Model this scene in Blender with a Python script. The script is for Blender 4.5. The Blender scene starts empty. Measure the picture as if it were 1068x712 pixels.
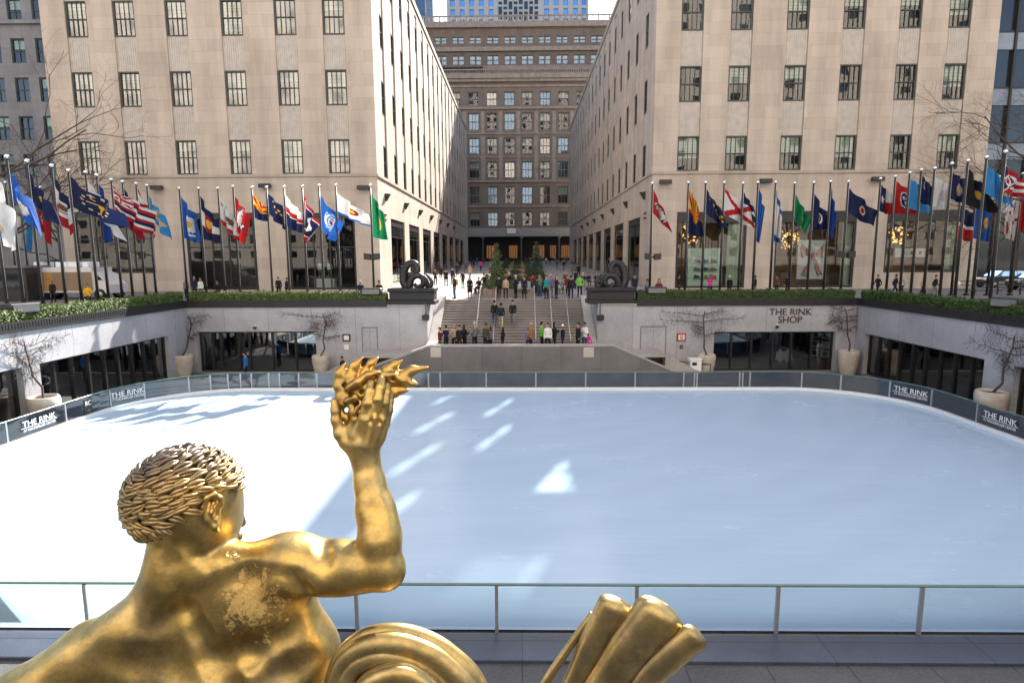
import bpy, math, random
import numpy as np
from mathutils import Vector, Matrix, Euler

random.seed(7)
SC = bpy.context.scene
COL = SC.collection
rad = math.radians

# ------------------------------------------------------------------ camera
FPX, PITCH, YAW, ROLL = 620.0, rad(7.9), rad(0.92), -0.005
CAMZ = 7.4
RCAM = (Matrix.Rotation(YAW, 3, 'Z') @ Matrix.Rotation(math.pi/2 - PITCH, 3, 'X') @ Matrix.Rotation(ROLL, 3, 'Z'))
CPOS = Vector((0, 0, CAMZ))
cam_d = bpy.data.cameras.new('camera')
cam_d.sensor_width = 36.0
cam_d.lens = FPX/1068*36.0
cam_d.clip_start = 0.05
cam_d.clip_end = 3000
cam = bpy.data.objects.new('camera', cam_d)
cam.matrix_world = Matrix.Translation(CPOS) @ RCAM.to_4x4()
COL.objects.link(cam)
SC.camera = cam

def ray(px, py):
    return RCAM @ Vector(((px-534)/FPX, -(py-356)/FPX, -1))
def onZ(px, py, z):
    d = ray(px, py); return CPOS + d*((z-CAMZ)/d.z)
def onY(px, py, y):
    d = ray(px, py); return CPOS + d*(y/d.y)
def onX(px, py, x):
    d = ray(px, py); return CPOS + d*(x/d.x)

# ------------------------------------------------------------------ light
SUN_AZ, SUN_EL = rad(20), rad(36.5)          # azimuth measured from +Y towards +X
sd = Vector((math.sin(SUN_AZ)*math.cos(SUN_EL), math.cos(SUN_AZ)*math.cos(SUN_EL), math.sin(SUN_EL)))
sun_d = bpy.data.lights.new('sun', 'SUN')
sun_d.energy = 5.0
sun_d.angle = rad(0.53)
sun_d.color = (1.0, 0.93, 0.82)
sun = bpy.data.objects.new('sun', sun_d)
sun.rotation_euler = (-sd).to_track_quat('-Z', 'Y').to_euler()
sun.location = (0, 0, 80)
COL.objects.link(sun)
W = bpy.data.worlds.new('World'); SC.world = W; W.use_nodes = True
nt = W.node_tree
bg = nt.nodes['Background']
sky = nt.nodes.new('ShaderNodeTexSky')
sky.sky_type = 'NISHITA'; sky.sun_disc = False
sky.sun_elevation = SUN_EL; sky.sun_rotation = SUN_AZ
sky.altitude = 20; sky.air_density = 1.0; sky.dust_density = 1.6; sky.ozone_density = 1.0
nt.links.new(sky.outputs[0], bg.inputs[0])
bg.inputs[1].default_value = 0.085
SC.view_settings.view_transform = 'Standard'
SC.view_settings.look = 'None'
SC.view_settings.exposure = 1.85
SC.view_settings.gamma = 1.0
SC.cycles.use_denoising = True
SC.cycles.max_bounces = 8
SC.cycles.transparent_max_bounces = 12
SC.cycles.caustics_reflective = False
SC.cycles.caustics_refractive = False
SC.cycles.sample_clamp_indirect = 6.0

# ------------------------------------------------------------------ tags
def tag(o, label=None, cat=None, group=None, kind=None):
    if label: o['label'] = label
    if cat: o['category'] = cat
    if group: o['group'] = group
    if kind: o['kind'] = kind
    return o
def empty(name, loc, label=None, cat=None, group=None, rz=0):
    o = bpy.data.objects.new(name, None)
    o.location = loc; o.rotation_euler = (0, 0, rz)
    o.empty_display_size = 0.2
    COL.objects.link(o)
    return tag(o, label, cat, group)
def copy_tree(o, parent=None):
    c = o.copy(); COL.objects.link(c)
    if parent is not None:
        c.parent = parent
    for ch in list(o.children):
        copy_tree(ch, c)
    return c

# ------------------------------------------------------------------ mesh builder
class MB:
    def __init__(s):
        s.v = []; s.f = []; s.m = []; s.sm = []
    def face(s, pts, m=0, smooth=False):
        b = len(s.v); s.v += [tuple(p) for p in pts]
        s.f.append(tuple(range(b, b+len(pts)))); s.m.append(m); s.sm.append(smooth)
    def mesh(s, vs, fs, m=0, smooth=False):
        b = len(s.v); s.v += [tuple(p) for p in vs]
        for f in fs:
            s.f.append(tuple(i+b for i in f)); s.m.append(m); s.sm.append(smooth)
    def box(s, x0, x1, y0, y1, z0, z1, m=0):
        if x0 > x1: x0, x1 = x1, x0
        if y0 > y1: y0, y1 = y1, y0
        if z0 > z1: z0, z1 = z1, z0
        v = [(x0,y0,z0),(x1,y0,z0),(x1,y1,z0),(x0,y1,z0),(x0,y0,z1),(x1,y0,z1),(x1,y1,z1),(x0,y1,z1)]
        s.mesh(v, [(0,3,2,1),(4,5,6,7),(0,1,5,4),(1,2,6,5),(2,3,7,6),(3,0,4,7)], m)
    def bbox(s, x0, x1, y0, y1, z0, z1, b=0.02, m=0):
        """box with chamfered edges"""
        if x0 > x1: x0, x1 = x1, x0
        if y0 > y1: y0, y1 = y1, y0
        if z0 > z1: z0, z1 = z1, z0
        vs = []; idx = {}
        X = (x0, x1); Yy = (y0, y1); Z = (z0, z1)
        for i in (0,1):
            for j in (0,1):
                for k in (0,1):
                    si, sj, sk = (1-2*i)*b, (1-2*j)*b, (1-2*k)*b
                    idx[i,j,k,'x'] = len(vs); vs.append((X[i], Yy[j]+sj, Z[k]+sk))
                    idx[i,j,k,'y'] = len(vs); vs.append((X[i]+si, Yy[j], Z[k]+sk))
                    idx[i,j,k,'z'] = len(vs); vs.append((X[i]+si, Yy[j]+sj, Z[k]))
        fs = []
        cx, cy, cz = (x0+x1)/2, (y0+y1)/2, (z0+z1)/2
        def add(ids):
            p = [Vector(vs[i]) for i in ids]
            n = (p[1]-p[0]).cross(p[2]-p[0]); c = sum(p, Vector())/len(p) - Vector((cx,cy,cz))
            fs.append(tuple(ids) if n.dot(c) > 0 else tuple(reversed(ids)))
        for i in (0,1):
            add([idx[i,0,0,'x'],idx[i,1,0,'x'],idx[i,1,1,'x'],idx[i,0,1,'x']])
            add([idx[0,i,0,'y'],idx[1,i,0,'y'],idx[1,i,1,'y'],idx[0,i,1,'y']])
            add([idx[0,0,i,'z'],idx[1,0,i,'z'],idx[1,1,i,'z'],idx[0,1,i,'z']])
        for i in (0,1):
            for j in (0,1):
                add([idx[i,j,0,'x'],idx[i,j,1,'x'],idx[i,j,1,'y'],idx[i,j,0,'y']])
                add([idx[i,0,j,'x'],idx[i,1,j,'x'],idx[i,1,j,'z'],idx[i,0,j,'z']])
                add([idx[0,i,j,'y'],idx[1,i,j,'y'],idx[1,i,j,'z'],idx[0,i,j,'z']])
                for k in (0,1):
                    add([idx[i,j,k,'x'],idx[i,j,k,'y'],idx[i,j,k,'z']])
        s.mesh(vs, fs, m)
    def tube(s, pts, radii, n=8, m=0, cap=True, smooth=True, flat=1.0, up=None):
        """swept tube along pts; flat squashes the second axis"""
        pts = [Vector(p) for p in pts]
        if not hasattr(radii, '__len__'): radii = [radii]*len(pts)
        vs = []; prev = None
        for i, p in enumerate(pts):
            t = (pts[min(i+1, len(pts)-1)] - pts[max(i-1, 0)])
            if t.length < 1e-9: t = Vector((0,0,1))
            t.normalize()
            ref = Vector(up) if up is not None else (prev if prev is not None else (Vector((0,0,1)) if abs(t.z) < .9 else Vector((1,0,0))))
            a = ref - t*ref.dot(t)
            if a.length < 1e-6: a = Vector((1,0,0)) - t*t.x
            a.normalize(); prev = a
            b = t.cross(a)
            for k in range(n):
                w = 2*math.pi*k/n
                vs.append(p + (a*math.cos(w)*flat + b*math.sin(w))*radii[i])
        fs = []
        for i in range(len(pts)-1):
            for k in range(n):
                fs.append((i*n+k, i*n+(k+1)%n, (i+1)*n+(k+1)%n, (i+1)*n+k))
        if cap:
            fs.append(tuple(reversed(range(n))))
            fs.append(tuple(range((len(pts)-1)*n, len(pts)*n)))
        s.mesh(vs, fs, m, smooth)
    def lathe(s, prof, n=24, c=(0,0,0), m=0, smooth=True):
        vs = []; fs = []
        for r, z in prof:
            for k in range(n):
                w = 2*math.pi*k/n
                vs.append((c[0]+r*math.cos(w), c[1]+r*math.sin(w), c[2]+z))
        for i in range(len(prof)-1):
            for k in range(n):
                fs.append((i*n+k, i*n+(k+1)%n, (i+1)*n+(k+1)%n, (i+1)*n+k))
        s.mesh(vs, fs, m, smooth)
    def ball(s, c, r, n=10, m=0, sq=(1,1,1)):
        vs = []; fs = []; h = max(4, n//2)
        for i in range(h+1):
            a = math.pi*i/h
            for k in range(n):
                w = 2*math.pi*k/n
                vs.append((c[0]+r*sq[0]*math.sin(a)*math.cos(w), c[1]+r*sq[1]*math.sin(a)*math.sin(w), c[2]-r*sq[2]*math.cos(a)))
        for i in range(h):
            for k in range(n):
                fs.append((i*n+k, i*n+(k+1)%n, (i+1)*n+(k+1)%n, (i+1)*n+k))
        s.mesh(vs, fs, m, True)
    def build(s, name, mats, parent=None, loc=None):
        me = bpy.data.meshes.new(name)
        me.from_pydata(s.v, [], s.f)
        if not isinstance(mats, (list, tuple)): mats = [mats]
        for mm in mats: me.materials.append(mm)
        me.polygons.foreach_set('material_index', s.m)
        me.polygons.foreach_set('use_smooth', s.sm)
        me.update()
        o = bpy.data.objects.new(name, me)
        COL.objects.link(o)
        if parent is not None: o.parent = parent
        if loc is not None: o.location = loc
        return o

# ------------------------------------------------------------------ materials
def new_mat(name):
    m = bpy.data.materials.new(name); m.use_nodes = True
    t = m.node_tree; p = t.nodes['Principled BSDF']
    return m, t, p
def N(t, typ, **kw):
    n = t.nodes.new(typ)
    for k, v in kw.items():
        if k.startswith('i_'):
            key = k[2:]
            key = int(key) if key.isdigit() else key.replace('_', ' ')
            n.inputs[key].default_value = v
        else:
            setattr(n, k, v)
    return n
def rgba(c): return (c[0], c[1], c[2], 1.0)
def ramp(t, stops):
    r = t.nodes.new('ShaderNodeValToRGB')
    e = r.color_ramp.elements
    while len(e) > 1: e.remove(e[-1])
    e[0].position = stops[0][0]; e[0].color = rgba(stops[0][1]) if hasattr(stops[0][1], '__len__') else (stops[0][1],)*3+(1,)
    for p, c in stops[1:]:
        x = e.new(p); x.color = rgba(c) if hasattr(c, '__len__') else (c,)*3+(1,)
    return r
def mat(name, col, rough=0.6, metal=0.0, var=0.12, scale=4.0, bump=0.0, bscale=None, spec=0.4, detail=4.0, col2=None, rvar=0.0, coat=0.0):
    m, t, p = new_mat(name)
    tc = N(t, 'ShaderNodeTexCoord')
    no = N(t, 'ShaderNodeTexNoise'); no.inputs['Scale'].default_value = scale; no.inputs['Detail'].default_value = detail
    t.links.new(tc.outputs['Object'], no.inputs['Vector'])
    a = tuple(max(0, c*(1-var)) for c in col)
    b = col2 if col2 else tuple(min(1, c*(1+var)) for c in col)
    r = ramp(t, [(0.3, a), (0.7, b)])
    t.links.new(no.outputs['Fac'], r.inputs['Fac'])
    t.links.new(r.outputs['Color'], p.inputs['Base Color'])
    p.inputs['Roughness'].default_value = rough
    p.inputs['Metallic'].default_value = metal
    p.inputs['Specular IOR Level'].default_value = spec
    if coat: p.inputs['Coat Weight'].default_value = coat
    if rvar:
        rr = ramp(t, [(0.3, rough-rvar), (0.7, rough+rvar)])
        t.links.new(no.outputs['Fac'], rr.inputs['Fac']); t.links.new(rr.outputs['Color'], p.inputs['Roughness'])
    if bump:
        n2 = N(t, 'ShaderNodeTexNoise'); n2.inputs['Scale'].default_value = bscale or scale*4; n2.inputs['Detail'].default_value = 6
        t.links.new(tc.outputs['Object'], n2.inputs['Vector'])
        bp = N(t, 'ShaderNodeBump'); bp.inputs['Strength'].default_value = bump; bp.inputs['Distance'].default_value = 0.05
        t.links.new(n2.outputs['Fac'], bp.inputs['Height']); t.links.new(bp.outputs['Normal'], p.inputs['Normal'])
    return m
def emis(name, col, s):
    m, t, p = new_mat(name)
    p.inputs['Base Color'].default_value = rgba(col)
    p.inputs['Emission Color'].default_value = rgba(col); p.inputs['Emission Strength'].default_value = s
    return m
def glass(name, tint=(0.8,0.85,0.85), refl=0.2, rough=0.02, wob=0.0, wscale=0.8, see=1.0, gcol=(1,1,1)):
    """window glass: part mirror, part see-through, slightly uneven"""
    m, t, p = new_mat(name)
    out = t.nodes['Material Output']; t.nodes.remove(p)
    gl = N(t, 'ShaderNodeBsdfGlossy'); gl.inputs['Roughness'].default_value = rough; gl.inputs['Color'].default_value = rgba(gcol)
    tr = N(t, 'ShaderNodeBsdfTransparent'); tr.inputs['Color'].default_value = rgba(tuple(c*see for c in tint))
    lw = N(t, 'ShaderNodeLayerWeight'); lw.inputs['Blend'].default_value = 0.25
    mr = N(t, 'ShaderNodeMapRange'); mr.inputs[3].default_value = refl; mr.inputs[4].default_value = 0.95
    t.links.new(lw.outputs['Fresnel'], mr.inputs[0])
    mx = N(t, 'ShaderNodeMixShader')
    t.links.new(mr.outputs[0], mx.inputs[0]); t.links.new(tr.outputs[0], mx.inputs[1]); t.links.new(gl.outputs[0], mx.inputs[2])
    t.links.new(mx.outputs[0], out.inputs['Surface'])
    if wob:
        oi = N(t, 'ShaderNodeObjectInfo')
        tc = N(t, 'ShaderNodeTexCoord')
        va = N(t, 'ShaderNodeVectorMath', operation='MULTIPLY_ADD')
        va.inputs[1].default_value = (1,1,1)
        t.links.new(tc.outputs['Object'], va.inputs[0])
        cm = N(t, 'ShaderNodeVectorMath', operation='SCALE'); cm.inputs[0].default_value = (37, 53, 71)
        t.links.new(oi.outputs['Random'], cm.inputs['Scale']); t.links.new(cm.outputs[0], va.inputs[2])
        no = N(t, 'ShaderNodeTexNoise'); no.inputs['Scale'].default_value = wscale; no.inputs['Detail'].default_value = 1.5
        t.links.new(va.outputs[0], no.inputs['Vector'])
        bp = N(t, 'ShaderNodeBump'); bp.inputs['Strength'].default_value = 1.0; bp.inputs['Distance'].default_value = wob
        t.links.new(no.outputs['Fac'], bp.inputs['Height']); t.links.new(bp.outputs['Normal'], gl.inputs['Normal'])
    return m
def ashlar(name, c1, c2, mortar, bw, bh, msize=0.006, rough=0.75, stain=0.25, ribs=False):
    m, t, p = new_mat(name)
    tc = N(t, 'ShaderNodeTexCoord')
    sp = N(t, 'ShaderNodeSeparateXYZ'); t.links.new(tc.outputs['Object'], sp.inputs[0])
    ad = N(t, 'ShaderNodeMath', operation='ADD'); t.links.new(sp.outputs[0], ad.inputs[0]); t.links.new(sp.outputs[1], ad.inputs[1])
    cb = N(t, 'ShaderNodeCombineXYZ'); t.links.new(ad.outputs[0], cb.inputs[0]); t.links.new(sp.outputs[2], cb.inputs[1])
    br = N(t, 'ShaderNodeTexBrick')
    br.inputs['Color1'].default_value = rgba(c1); br.inputs['Color2'].default_value = rgba(c2); br.inputs['Mortar'].default_value = rgba(mortar)
    br.inputs['Scale'].default_value = 1.0; br.inputs['Mortar Size'].default_value = msize; br.inputs['Mortar Smooth'].default_value = 0.3
    br.inputs['Bias'].default_value = 0.0; br.inputs['Brick Width'].default_value = bw; br.inputs['Row Height'].default_value = bh
    t.links.new(cb.outputs[0], br.inputs['Vector'])
    no = N(t, 'ShaderNodeTexNoise'); no.inputs['Scale'].default_value = 0.35; no.inputs['Detail'].default_value = 8; no.inputs['Roughness'].default_value = 0.65
    mp = N(t, 'ShaderNodeMapping'); mp.inputs['Scale'].default_value = (1.6, 1.6, 0.22)
    t.links.new(tc.outputs['Object'], mp.inputs[0]); t.links.new(mp.outputs[0], no.inputs['Vector'])
    r = ramp(t, [(0.3, 1-stain), (0.62, 1.0)])
    t.links.new(no.outputs['Fac'], r.inputs['Fac'])
    mu = N(t, 'ShaderNodeMix', data_type='RGBA', blend_type='MULTIPLY'); mu.inputs[0].default_value = 1.0
    t.links.new(br.outputs['Color'], mu.inputs[6]); t.links.new(r.outputs['Color'], mu.inputs[7])
    n3 = N(t, 'ShaderNodeTexNoise'); n3.inputs['Scale'].default_value = 9; n3.inputs['Detail'].default_value = 5
    t.links.new(tc.outputs['Object'], n3.inputs['Vector'])
    r3 = ramp(t, [(0.3, 0.9), (0.7, 1.04)]); t.links.new(n3.outputs['Fac'], r3.inputs['Fac'])
    m2 = N(t, 'ShaderNodeMix', data_type='RGBA', blend_type='MULTIPLY'); m2.inputs[0].default_value = 1.0
    t.links.new(mu.outputs[2], m2.inputs[6]); t.links.new(r3.outputs['Color'], m2.inputs[7])
    t.links.new(m2.outputs[2], p.inputs['Base Color'])
    p.inputs['Roughness'].default_value = rough; p.inputs['Specular IOR Level'].default_value = 0.25
    bp = N(t, 'ShaderNodeBump'); bp.inputs['Strength'].default_value = 0.4; bp.inputs['Distance'].default_value = 0.02
    inv = N(t, 'ShaderNodeMath', operation='SUBTRACT'); inv.inputs[0].default_value = 1.0
    t.links.new(br.outputs['Fac'], inv.inputs[1]); t.links.new(inv.outputs[0], bp.inputs['Height'])
    t.links.new(bp.outputs['Normal'], p.inputs['Normal'])
    return m
def granite(name, c, spread=0.5, scale=60, joint=None, rough=0.55, stain=0.3):
    """speckled stone with an optional slab grid (width, height)"""
    m, t, p = new_mat(name)
    tc = N(t, 'ShaderNodeTexCoord')
    vo = N(t, 'ShaderNodeTexNoise'); vo.inputs['Scale'].default_value = scale; vo.inputs['Detail'].default_value = 3; vo.inputs['Roughness'].default_value = 0.8
    t.links.new(tc.outputs['Object'], vo.inputs['Vector'])
    r = ramp(t, [(0.32, tuple(x*(1-spread) for x in c)), (0.5, c), (0.7, tuple(min(1, x*(1+spread*.6)) for x in c))])
    t.links.new(vo.outputs['Fac'], r.inputs['Fac'])
    no = N(t, 'ShaderNodeTexNoise'); no.inputs['Scale'].default_value = 0.5; no.inputs['Detail'].default_value = 8; no.inputs['Roughness'].default_value = 0.7
    t.links.new(tc.outputs['Object'], no.inputs['Vector'])
    r2 = ramp(t, [(0.35, 1-stain), (0.6, 1.0)]); t.links.new(no.outputs['Fac'], r2.inputs['Fac'])
    mu = N(t, 'ShaderNodeMix', data_type='RGBA', blend_type='MULTIPLY'); mu.inputs[0].default_value = 1.0
    t.links.new(r.outputs['Color'], mu.inputs[6]); t.links.new(r2.outputs['Color'], mu.inputs[7])
    last = mu.outputs[2]
    if joint:
        sp = N(t, 'ShaderNodeSeparateXYZ'); t.links.new(tc.outputs['Object'], sp.inputs[0])
        cb = N(t, 'ShaderNodeCombineXYZ')
        if joint[2] == 'wall':
            ad = N(t, 'ShaderNodeMath', operation='ADD'); t.links.new(sp.outputs[0], ad.inputs[0]); t.links.new(sp.outputs[1], ad.inputs[1])
            t.links.new(ad.outputs[0], cb.inputs[0]); t.links.new(sp.outputs[2], cb.inputs[1])
        else:
            t.links.new(sp.outputs[0], cb.inputs[0]); t.links.new(sp.outputs[1], cb.inputs[1])
        br = N(t, 'ShaderNodeTexBrick'); br.offset = joint[3] if len(joint) > 3 else 0.0
        br.inputs['Color1'].default_value = (1,1,1,1); br.inputs['Color2'].default_value = (.88,.88,.88,1); br.inputs['Mortar'].default_value = (.42,.42,.42,1)
        br.inputs['Scale'].default_value = 1; br.inputs['Mortar Size'].default_value = 0.012; br.inputs['Brick Width'].default_value = joint[0]; br.inputs['Row Height'].default_value = joint[1]
        t.links.new(cb.outputs[0], br.inputs['Vector'])
        m3 = N(t, 'ShaderNodeMix', data_type='RGBA', blend_type='MULTIPLY'); m3.inputs[0].default_value = 1.0
        t.links.new(last, m3.inputs[6]); t.links.new(br.outputs['Color'], m3.inputs[7]); last = m3.outputs[2]
    t.links.new(last, p.inputs['Base Color'])
    p.inputs['Roughness'].default_value = rough; p.inputs['Specular IOR Level'].default_value = 0.35
    return m

M = {}
M['lime'] = ashlar('limestone_blocks', (.56,.49,.43), (.48,.415,.36), (.38,.33,.29), 2.6, 1.04, 0.010, stain=.30)
M['lime_base'] = ashlar('limestone_base', (.46,.40,.345), (.42,.365,.315), (.36,.32,.28), 3.2, 1.5, 0.008, stain=.28)
M['spandrel'] = mat('spandrel_stone', (.46,.43,.40), .7, var=.1, scale=2)
M['frame'] = mat('window_frame_paint', (.045,.055,.05), .45, var=.15)
M['black'] = mat('black_metal', (.018,.018,.02), .4, var=.2, spec=.5)
M['dark'] = mat('dark_interior', (.012,.012,.013), .8)
M['blind'] = mat('window_blind', (.56,.63,.57), .8, var=.05)
M['glassA'] = glass('window_glass_bright', (.75,.8,.78), .24, .07, wob=.006, wscale=.45)
M['glassB'] = glass('window_glass', (.75,.82,.8), .075, .01, wob=.005, wscale=.5)
M['glassC'] = glass('shop_glass', (.82,.88,.86), .03, .01, wob=.004, wscale=.5)
M['glassD'] = glass('rink_shop_glass', (.5,.55,.57), .22, .01, wob=.004, wscale=.5)
M['glassN'] = glass('clear_panel_glass', (.93,.97,.96), .035, .01)
M['granL'] = granite('pale_granite_wall', (.41,.415,.45), .3, 14, (2.9, 30, 'wall'), stain=.22)
M['granD'] = granite('grey_granite', (.20,.20,.21), .55, 22, (2.45, 30, 'wall'), stain=.3)
M['granS'] = granite('step_granite', (.42,.39,.37), .35, 25, None, stain=.2)
M['granB'] = granite('blue_granite', (.085,.105,.16), .5, 45, (2.9, 30, 'floor'), rough=.4, stain=.25)
M['granN'] = granite('basin_granite', (.045,.048,.058), .5, 45, (2.2, .5, 'wall', .5), rough=.45, stain=.3)
M['pave'] = granite('street_paving', (.27,.255,.245), .25, 12, (1.2, 1.2, 'floor'), rough=.8, stain=.25)
M['chan'] = granite('garden_paving', (.36,.33,.315), .2, 12, (.9, .9, 'floor', .5), rough=.75, stain=.22)
M['walk'] = granite('rink_walkway', (.12,.12,.125), .3, 20, (1.5, 1.5, 'floor'), rough=.7)
# ------------------------------------------------------------------ walls with openings
def wall(mb, O, U, L, H, holes, Nv, depth, m=0, rm=None):
    """upright wall from O along U (unit), height H; holes = (u0,u1,v0,v1); Nv = inward unit vector"""
    O = Vector(O); U = Vector(U); V = Vector((0,0,1)); Nv = Vector(Nv)
    if rm is None: rm = m
    us = sorted(set([0.0, L] + [round(h[i],5) for h in holes for i in (0,1)]))
    vs = sorted(set([0.0, H] + [round(h[i],5) for h in holes for i in (2,3)]))
    us = [u for u in us if -1e-6 <= u <= L+1e-6]; vs = [v for v in vs if -1e-6 <= v <= H+1e-6]
    for i in range(len(us)-1):
        j = 0
        while j < len(vs)-1:
            uc = (us[i]+us[i+1])/2
            def solid(k):
                vc = (vs[k]+vs[k+1])/2
                return not any(h[0] < uc < h[1] and h[2] < vc < h[3] for h in holes)
            if not solid(j): j += 1; continue
            k = j
            while k+1 < len(vs)-1 and solid(k+1): k += 1
            P = lambda u, v: O+U*u+V*v
            mb.face([P(us[i],vs[j]), P(us[i+1],vs[j]), P(us[i+1],vs[k+1]), P(us[i],vs[k+1])], m)
            j = k+1
    for a, b, c, d in holes:
        p = [O+U*a+V*c, O+U*b+V*c, O+U*b+V*d, O+U*a+V*d]
        q = [x+Nv*depth for x in p]
        for i in range(4):
            k = (i+1) % 4
            mb.face([p[i], p[k], q[k], q[i]], rm)

_proto = {}
def frame_mesh(key, w, h, fr, cols, rows, depth, bar, m, mid=None):
    """window frame in local x (right), y (into the wall), z (up); origin at bottom centre"""
    if key in _proto: return _proto[key]
    b = MB()
    b.box(-w/2, -w/2+fr, 0, depth, 0, h); b.box(w/2-fr, w/2, 0, depth, 0, h)
    b.box(-w/2+fr, w/2-fr, 0, depth, 0, fr); b.box(-w/2+fr, w/2-fr, 0, depth, h-fr, h)
    iw = w-2*fr
    zs = mid if mid is not None else [h*k/rows for k in range(1, rows)]
    xs = [-w/2+fr+iw*k/cols for k in range(1, cols)]
    for z in zs:
        b.box(-w/2+fr, w/2-fr, depth*.25, depth*.8, z-bar*.8, z+bar*.8)
    for x in xs:
        ez = [fr] + [z for z in zs] + [h-fr]
        for k in range(len(ez)-1):
            lo = ez[k] + (bar*.8 if k else 0); hi = ez[k+1] - (bar*.8 if k < len(ez)-2 else 0)
            b.box(x-bar/2, x+bar/2, depth*.35, depth*.7, lo, hi)
    me_o = b.build('window', m); me = me_o.data; bpy.data.objects.remove(me_o)
    g = MB(); g.face([(-w/2+fr, depth*.9, fr), (w/2-fr, depth*.9, fr), (w/2-fr, depth*.9, h-fr), (-w/2+fr, depth*.9, h-fr)])
    go = g.build('pane', m); gm = go.data; bpy.data.objects.remove(go)
    _proto[key] = (me, gm)
    return _proto[key]
def blind_mesh(w, h0, h1, depth):
    key = ('blind', round(w,2), round(h0,2), round(h1,2))
    if key in _proto: return _proto[key]
    b = MB(); y = depth+.12
    n = max(2, int((h1-h0)/.28))
    for k in range(n):
        z0 = h0+(h1-h0)*k/n; z1 = h0+(h1-h0)*(k+1)/n
        b.face([(-w/2, y, z0), (w/2, y, z0), (w/2, y+.05, z1), (-w/2, y+.05, z1)])
    o = b.build('blind', M['blind']); me = o.data; bpy.data.objects.remove(o)
    _proto[key] = me
    return me
def add_obj(name, me, parent, loc=(0,0,0), rz=0, mats=None):
    o = bpy.data.objects.new(name, me); COL.objects.link(o)
    if parent is not None: o.parent = parent
    o.location = loc; o.rotation_euler = (0,0,rz)
    if mats:
        for i, mm in enumerate(mats):
            o.material_slots[i].link = 'OBJECT'; o.material_slots[i].material = mm
    return o
_rp = random.Random(77)
def window(parent, loc, rz, key, w, h, gmat, fr=.1, cols=3, rows=2, depth=.16, bar=.045, fm=None, blind=None, mid=None, name='window'):
    me, gm = frame_mesh(key, w, h, fr, cols, rows, depth, bar, fm or M['frame'], mid)
    o = add_obj(name, me, parent, loc, rz)
    p = add_obj('pane', gm, o, mats=[gmat])
    p.rotation_euler = (_rp.gauss(0, .006), 0, _rp.gauss(0, .012))
    if blind:
        add_obj('blind', blind_mesh(w-2*fr, h*(1-blind), h-fr, depth), o)
    return o

# ------------------------------------------------------------------ ground, ice
XL, XR, YB, ZS = -22.1, 21.8, 38.8, 4.45
SX0, SX1 = -5.55, 4.35               # stair opening
STY = 43.7                            # top of the stairs
g = MB()
g.face([(-400,-400,ZS), (XL-.4,-400,ZS), (XL-.4,YB+.4,ZS), (-400,YB+.4,ZS)])
g.face([(XR+.4,-400,ZS), (400,-400,ZS), (400,YB+.4,ZS), (XR+.4,YB+.4,ZS)])
g.face([(-400,YB+.4,ZS), (SX0-.7,YB+.4,ZS), (SX0-.7,47,ZS), (-400,47,ZS)])
g.face([(SX1+.7,YB+.4,ZS), (400,YB+.4,ZS), (400,47,ZS), (SX1+.7,47,ZS)])
g.face([(SX0-.7,STY,ZS), (SX1+.7,STY,ZS), (SX1+.7,47,ZS), (SX0-.7,47,ZS)])
g.face([(-400,47,ZS), (400,47,ZS), (400,900,ZS), (-400,900,ZS)])
street = tag(g.build('street', M['pave']), kind='structure')
g = MB()
g.face([(-13.3,50,ZS+.012), (12.0,50,ZS+.012), (12.0,170,ZS+2.4), (-13.3,170,ZS+2.4)])
g.face([(-60,150.2,ZS+2.02), (-13.31,150.2,ZS+2.02), (-13.31,170,ZS+2.4), (-60,170,ZS+2.4)])
g.face([(12.01,150.2,ZS+2.02), (60,150.2,ZS+2.02), (60,170,ZS+2.4), (12.01,170,ZS+2.4)])
tag(g.build('garden_path', M['chan']), kind='structure')
g = MB()
g.face([(XL,0,-.06), (XR,0,-.06), (XR,YB,-.06), (XL,YB,-.06)])
tag(g.build('rink_walkway', M['walk']), kind='structure')

IX0, IX1, IY0, IY1, IR = -20.6, 20.0, 11.1, 33.1, 5.4
def ice_outline(off=0.0, n=14):
    """rounded rectangle, counter-clockwise from the near-left corner"""
    pts = []
    for cx, cy, a0 in ((IX1-IR, IY0+IR, -90), (IX1-IR, IY1-IR, 0), (IX0+IR, IY1-IR, 90), (IX0+IR, IY0+IR, 180)):
        for k in range(n+1):
            a = rad(a0+90*k/n)
            pts.append(Vector((cx+(IR+off)*math.cos(a), cy+(IR+off)*math.sin(a), 0)))
    return pts
m, t, p = new_mat('ice')
tc = N(t, 'ShaderNodeTexCoord')
no = N(t, 'ShaderNodeTexNoise'); no.inputs['Scale'].default_value = .25; no.inputs['Detail'].default_value = 7; no.inputs['Roughness'].default_value = .6
mp = N(t, 'ShaderNodeMapping'); mp.inputs['Scale'].default_value = (.6, 1.1, 1)
t.links.new(tc.outputs['Object'], mp.inputs[0]); t.links.new(mp.outputs[0], no.inputs['Vector'])
r = ramp(t, [(.25, (.395,.535,.69)), (.5, (.42,.56,.71)), (.8, (.435,.575,.72))]); t.links.new(no.outputs['Fac'], r.inputs['Fac'])
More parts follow.
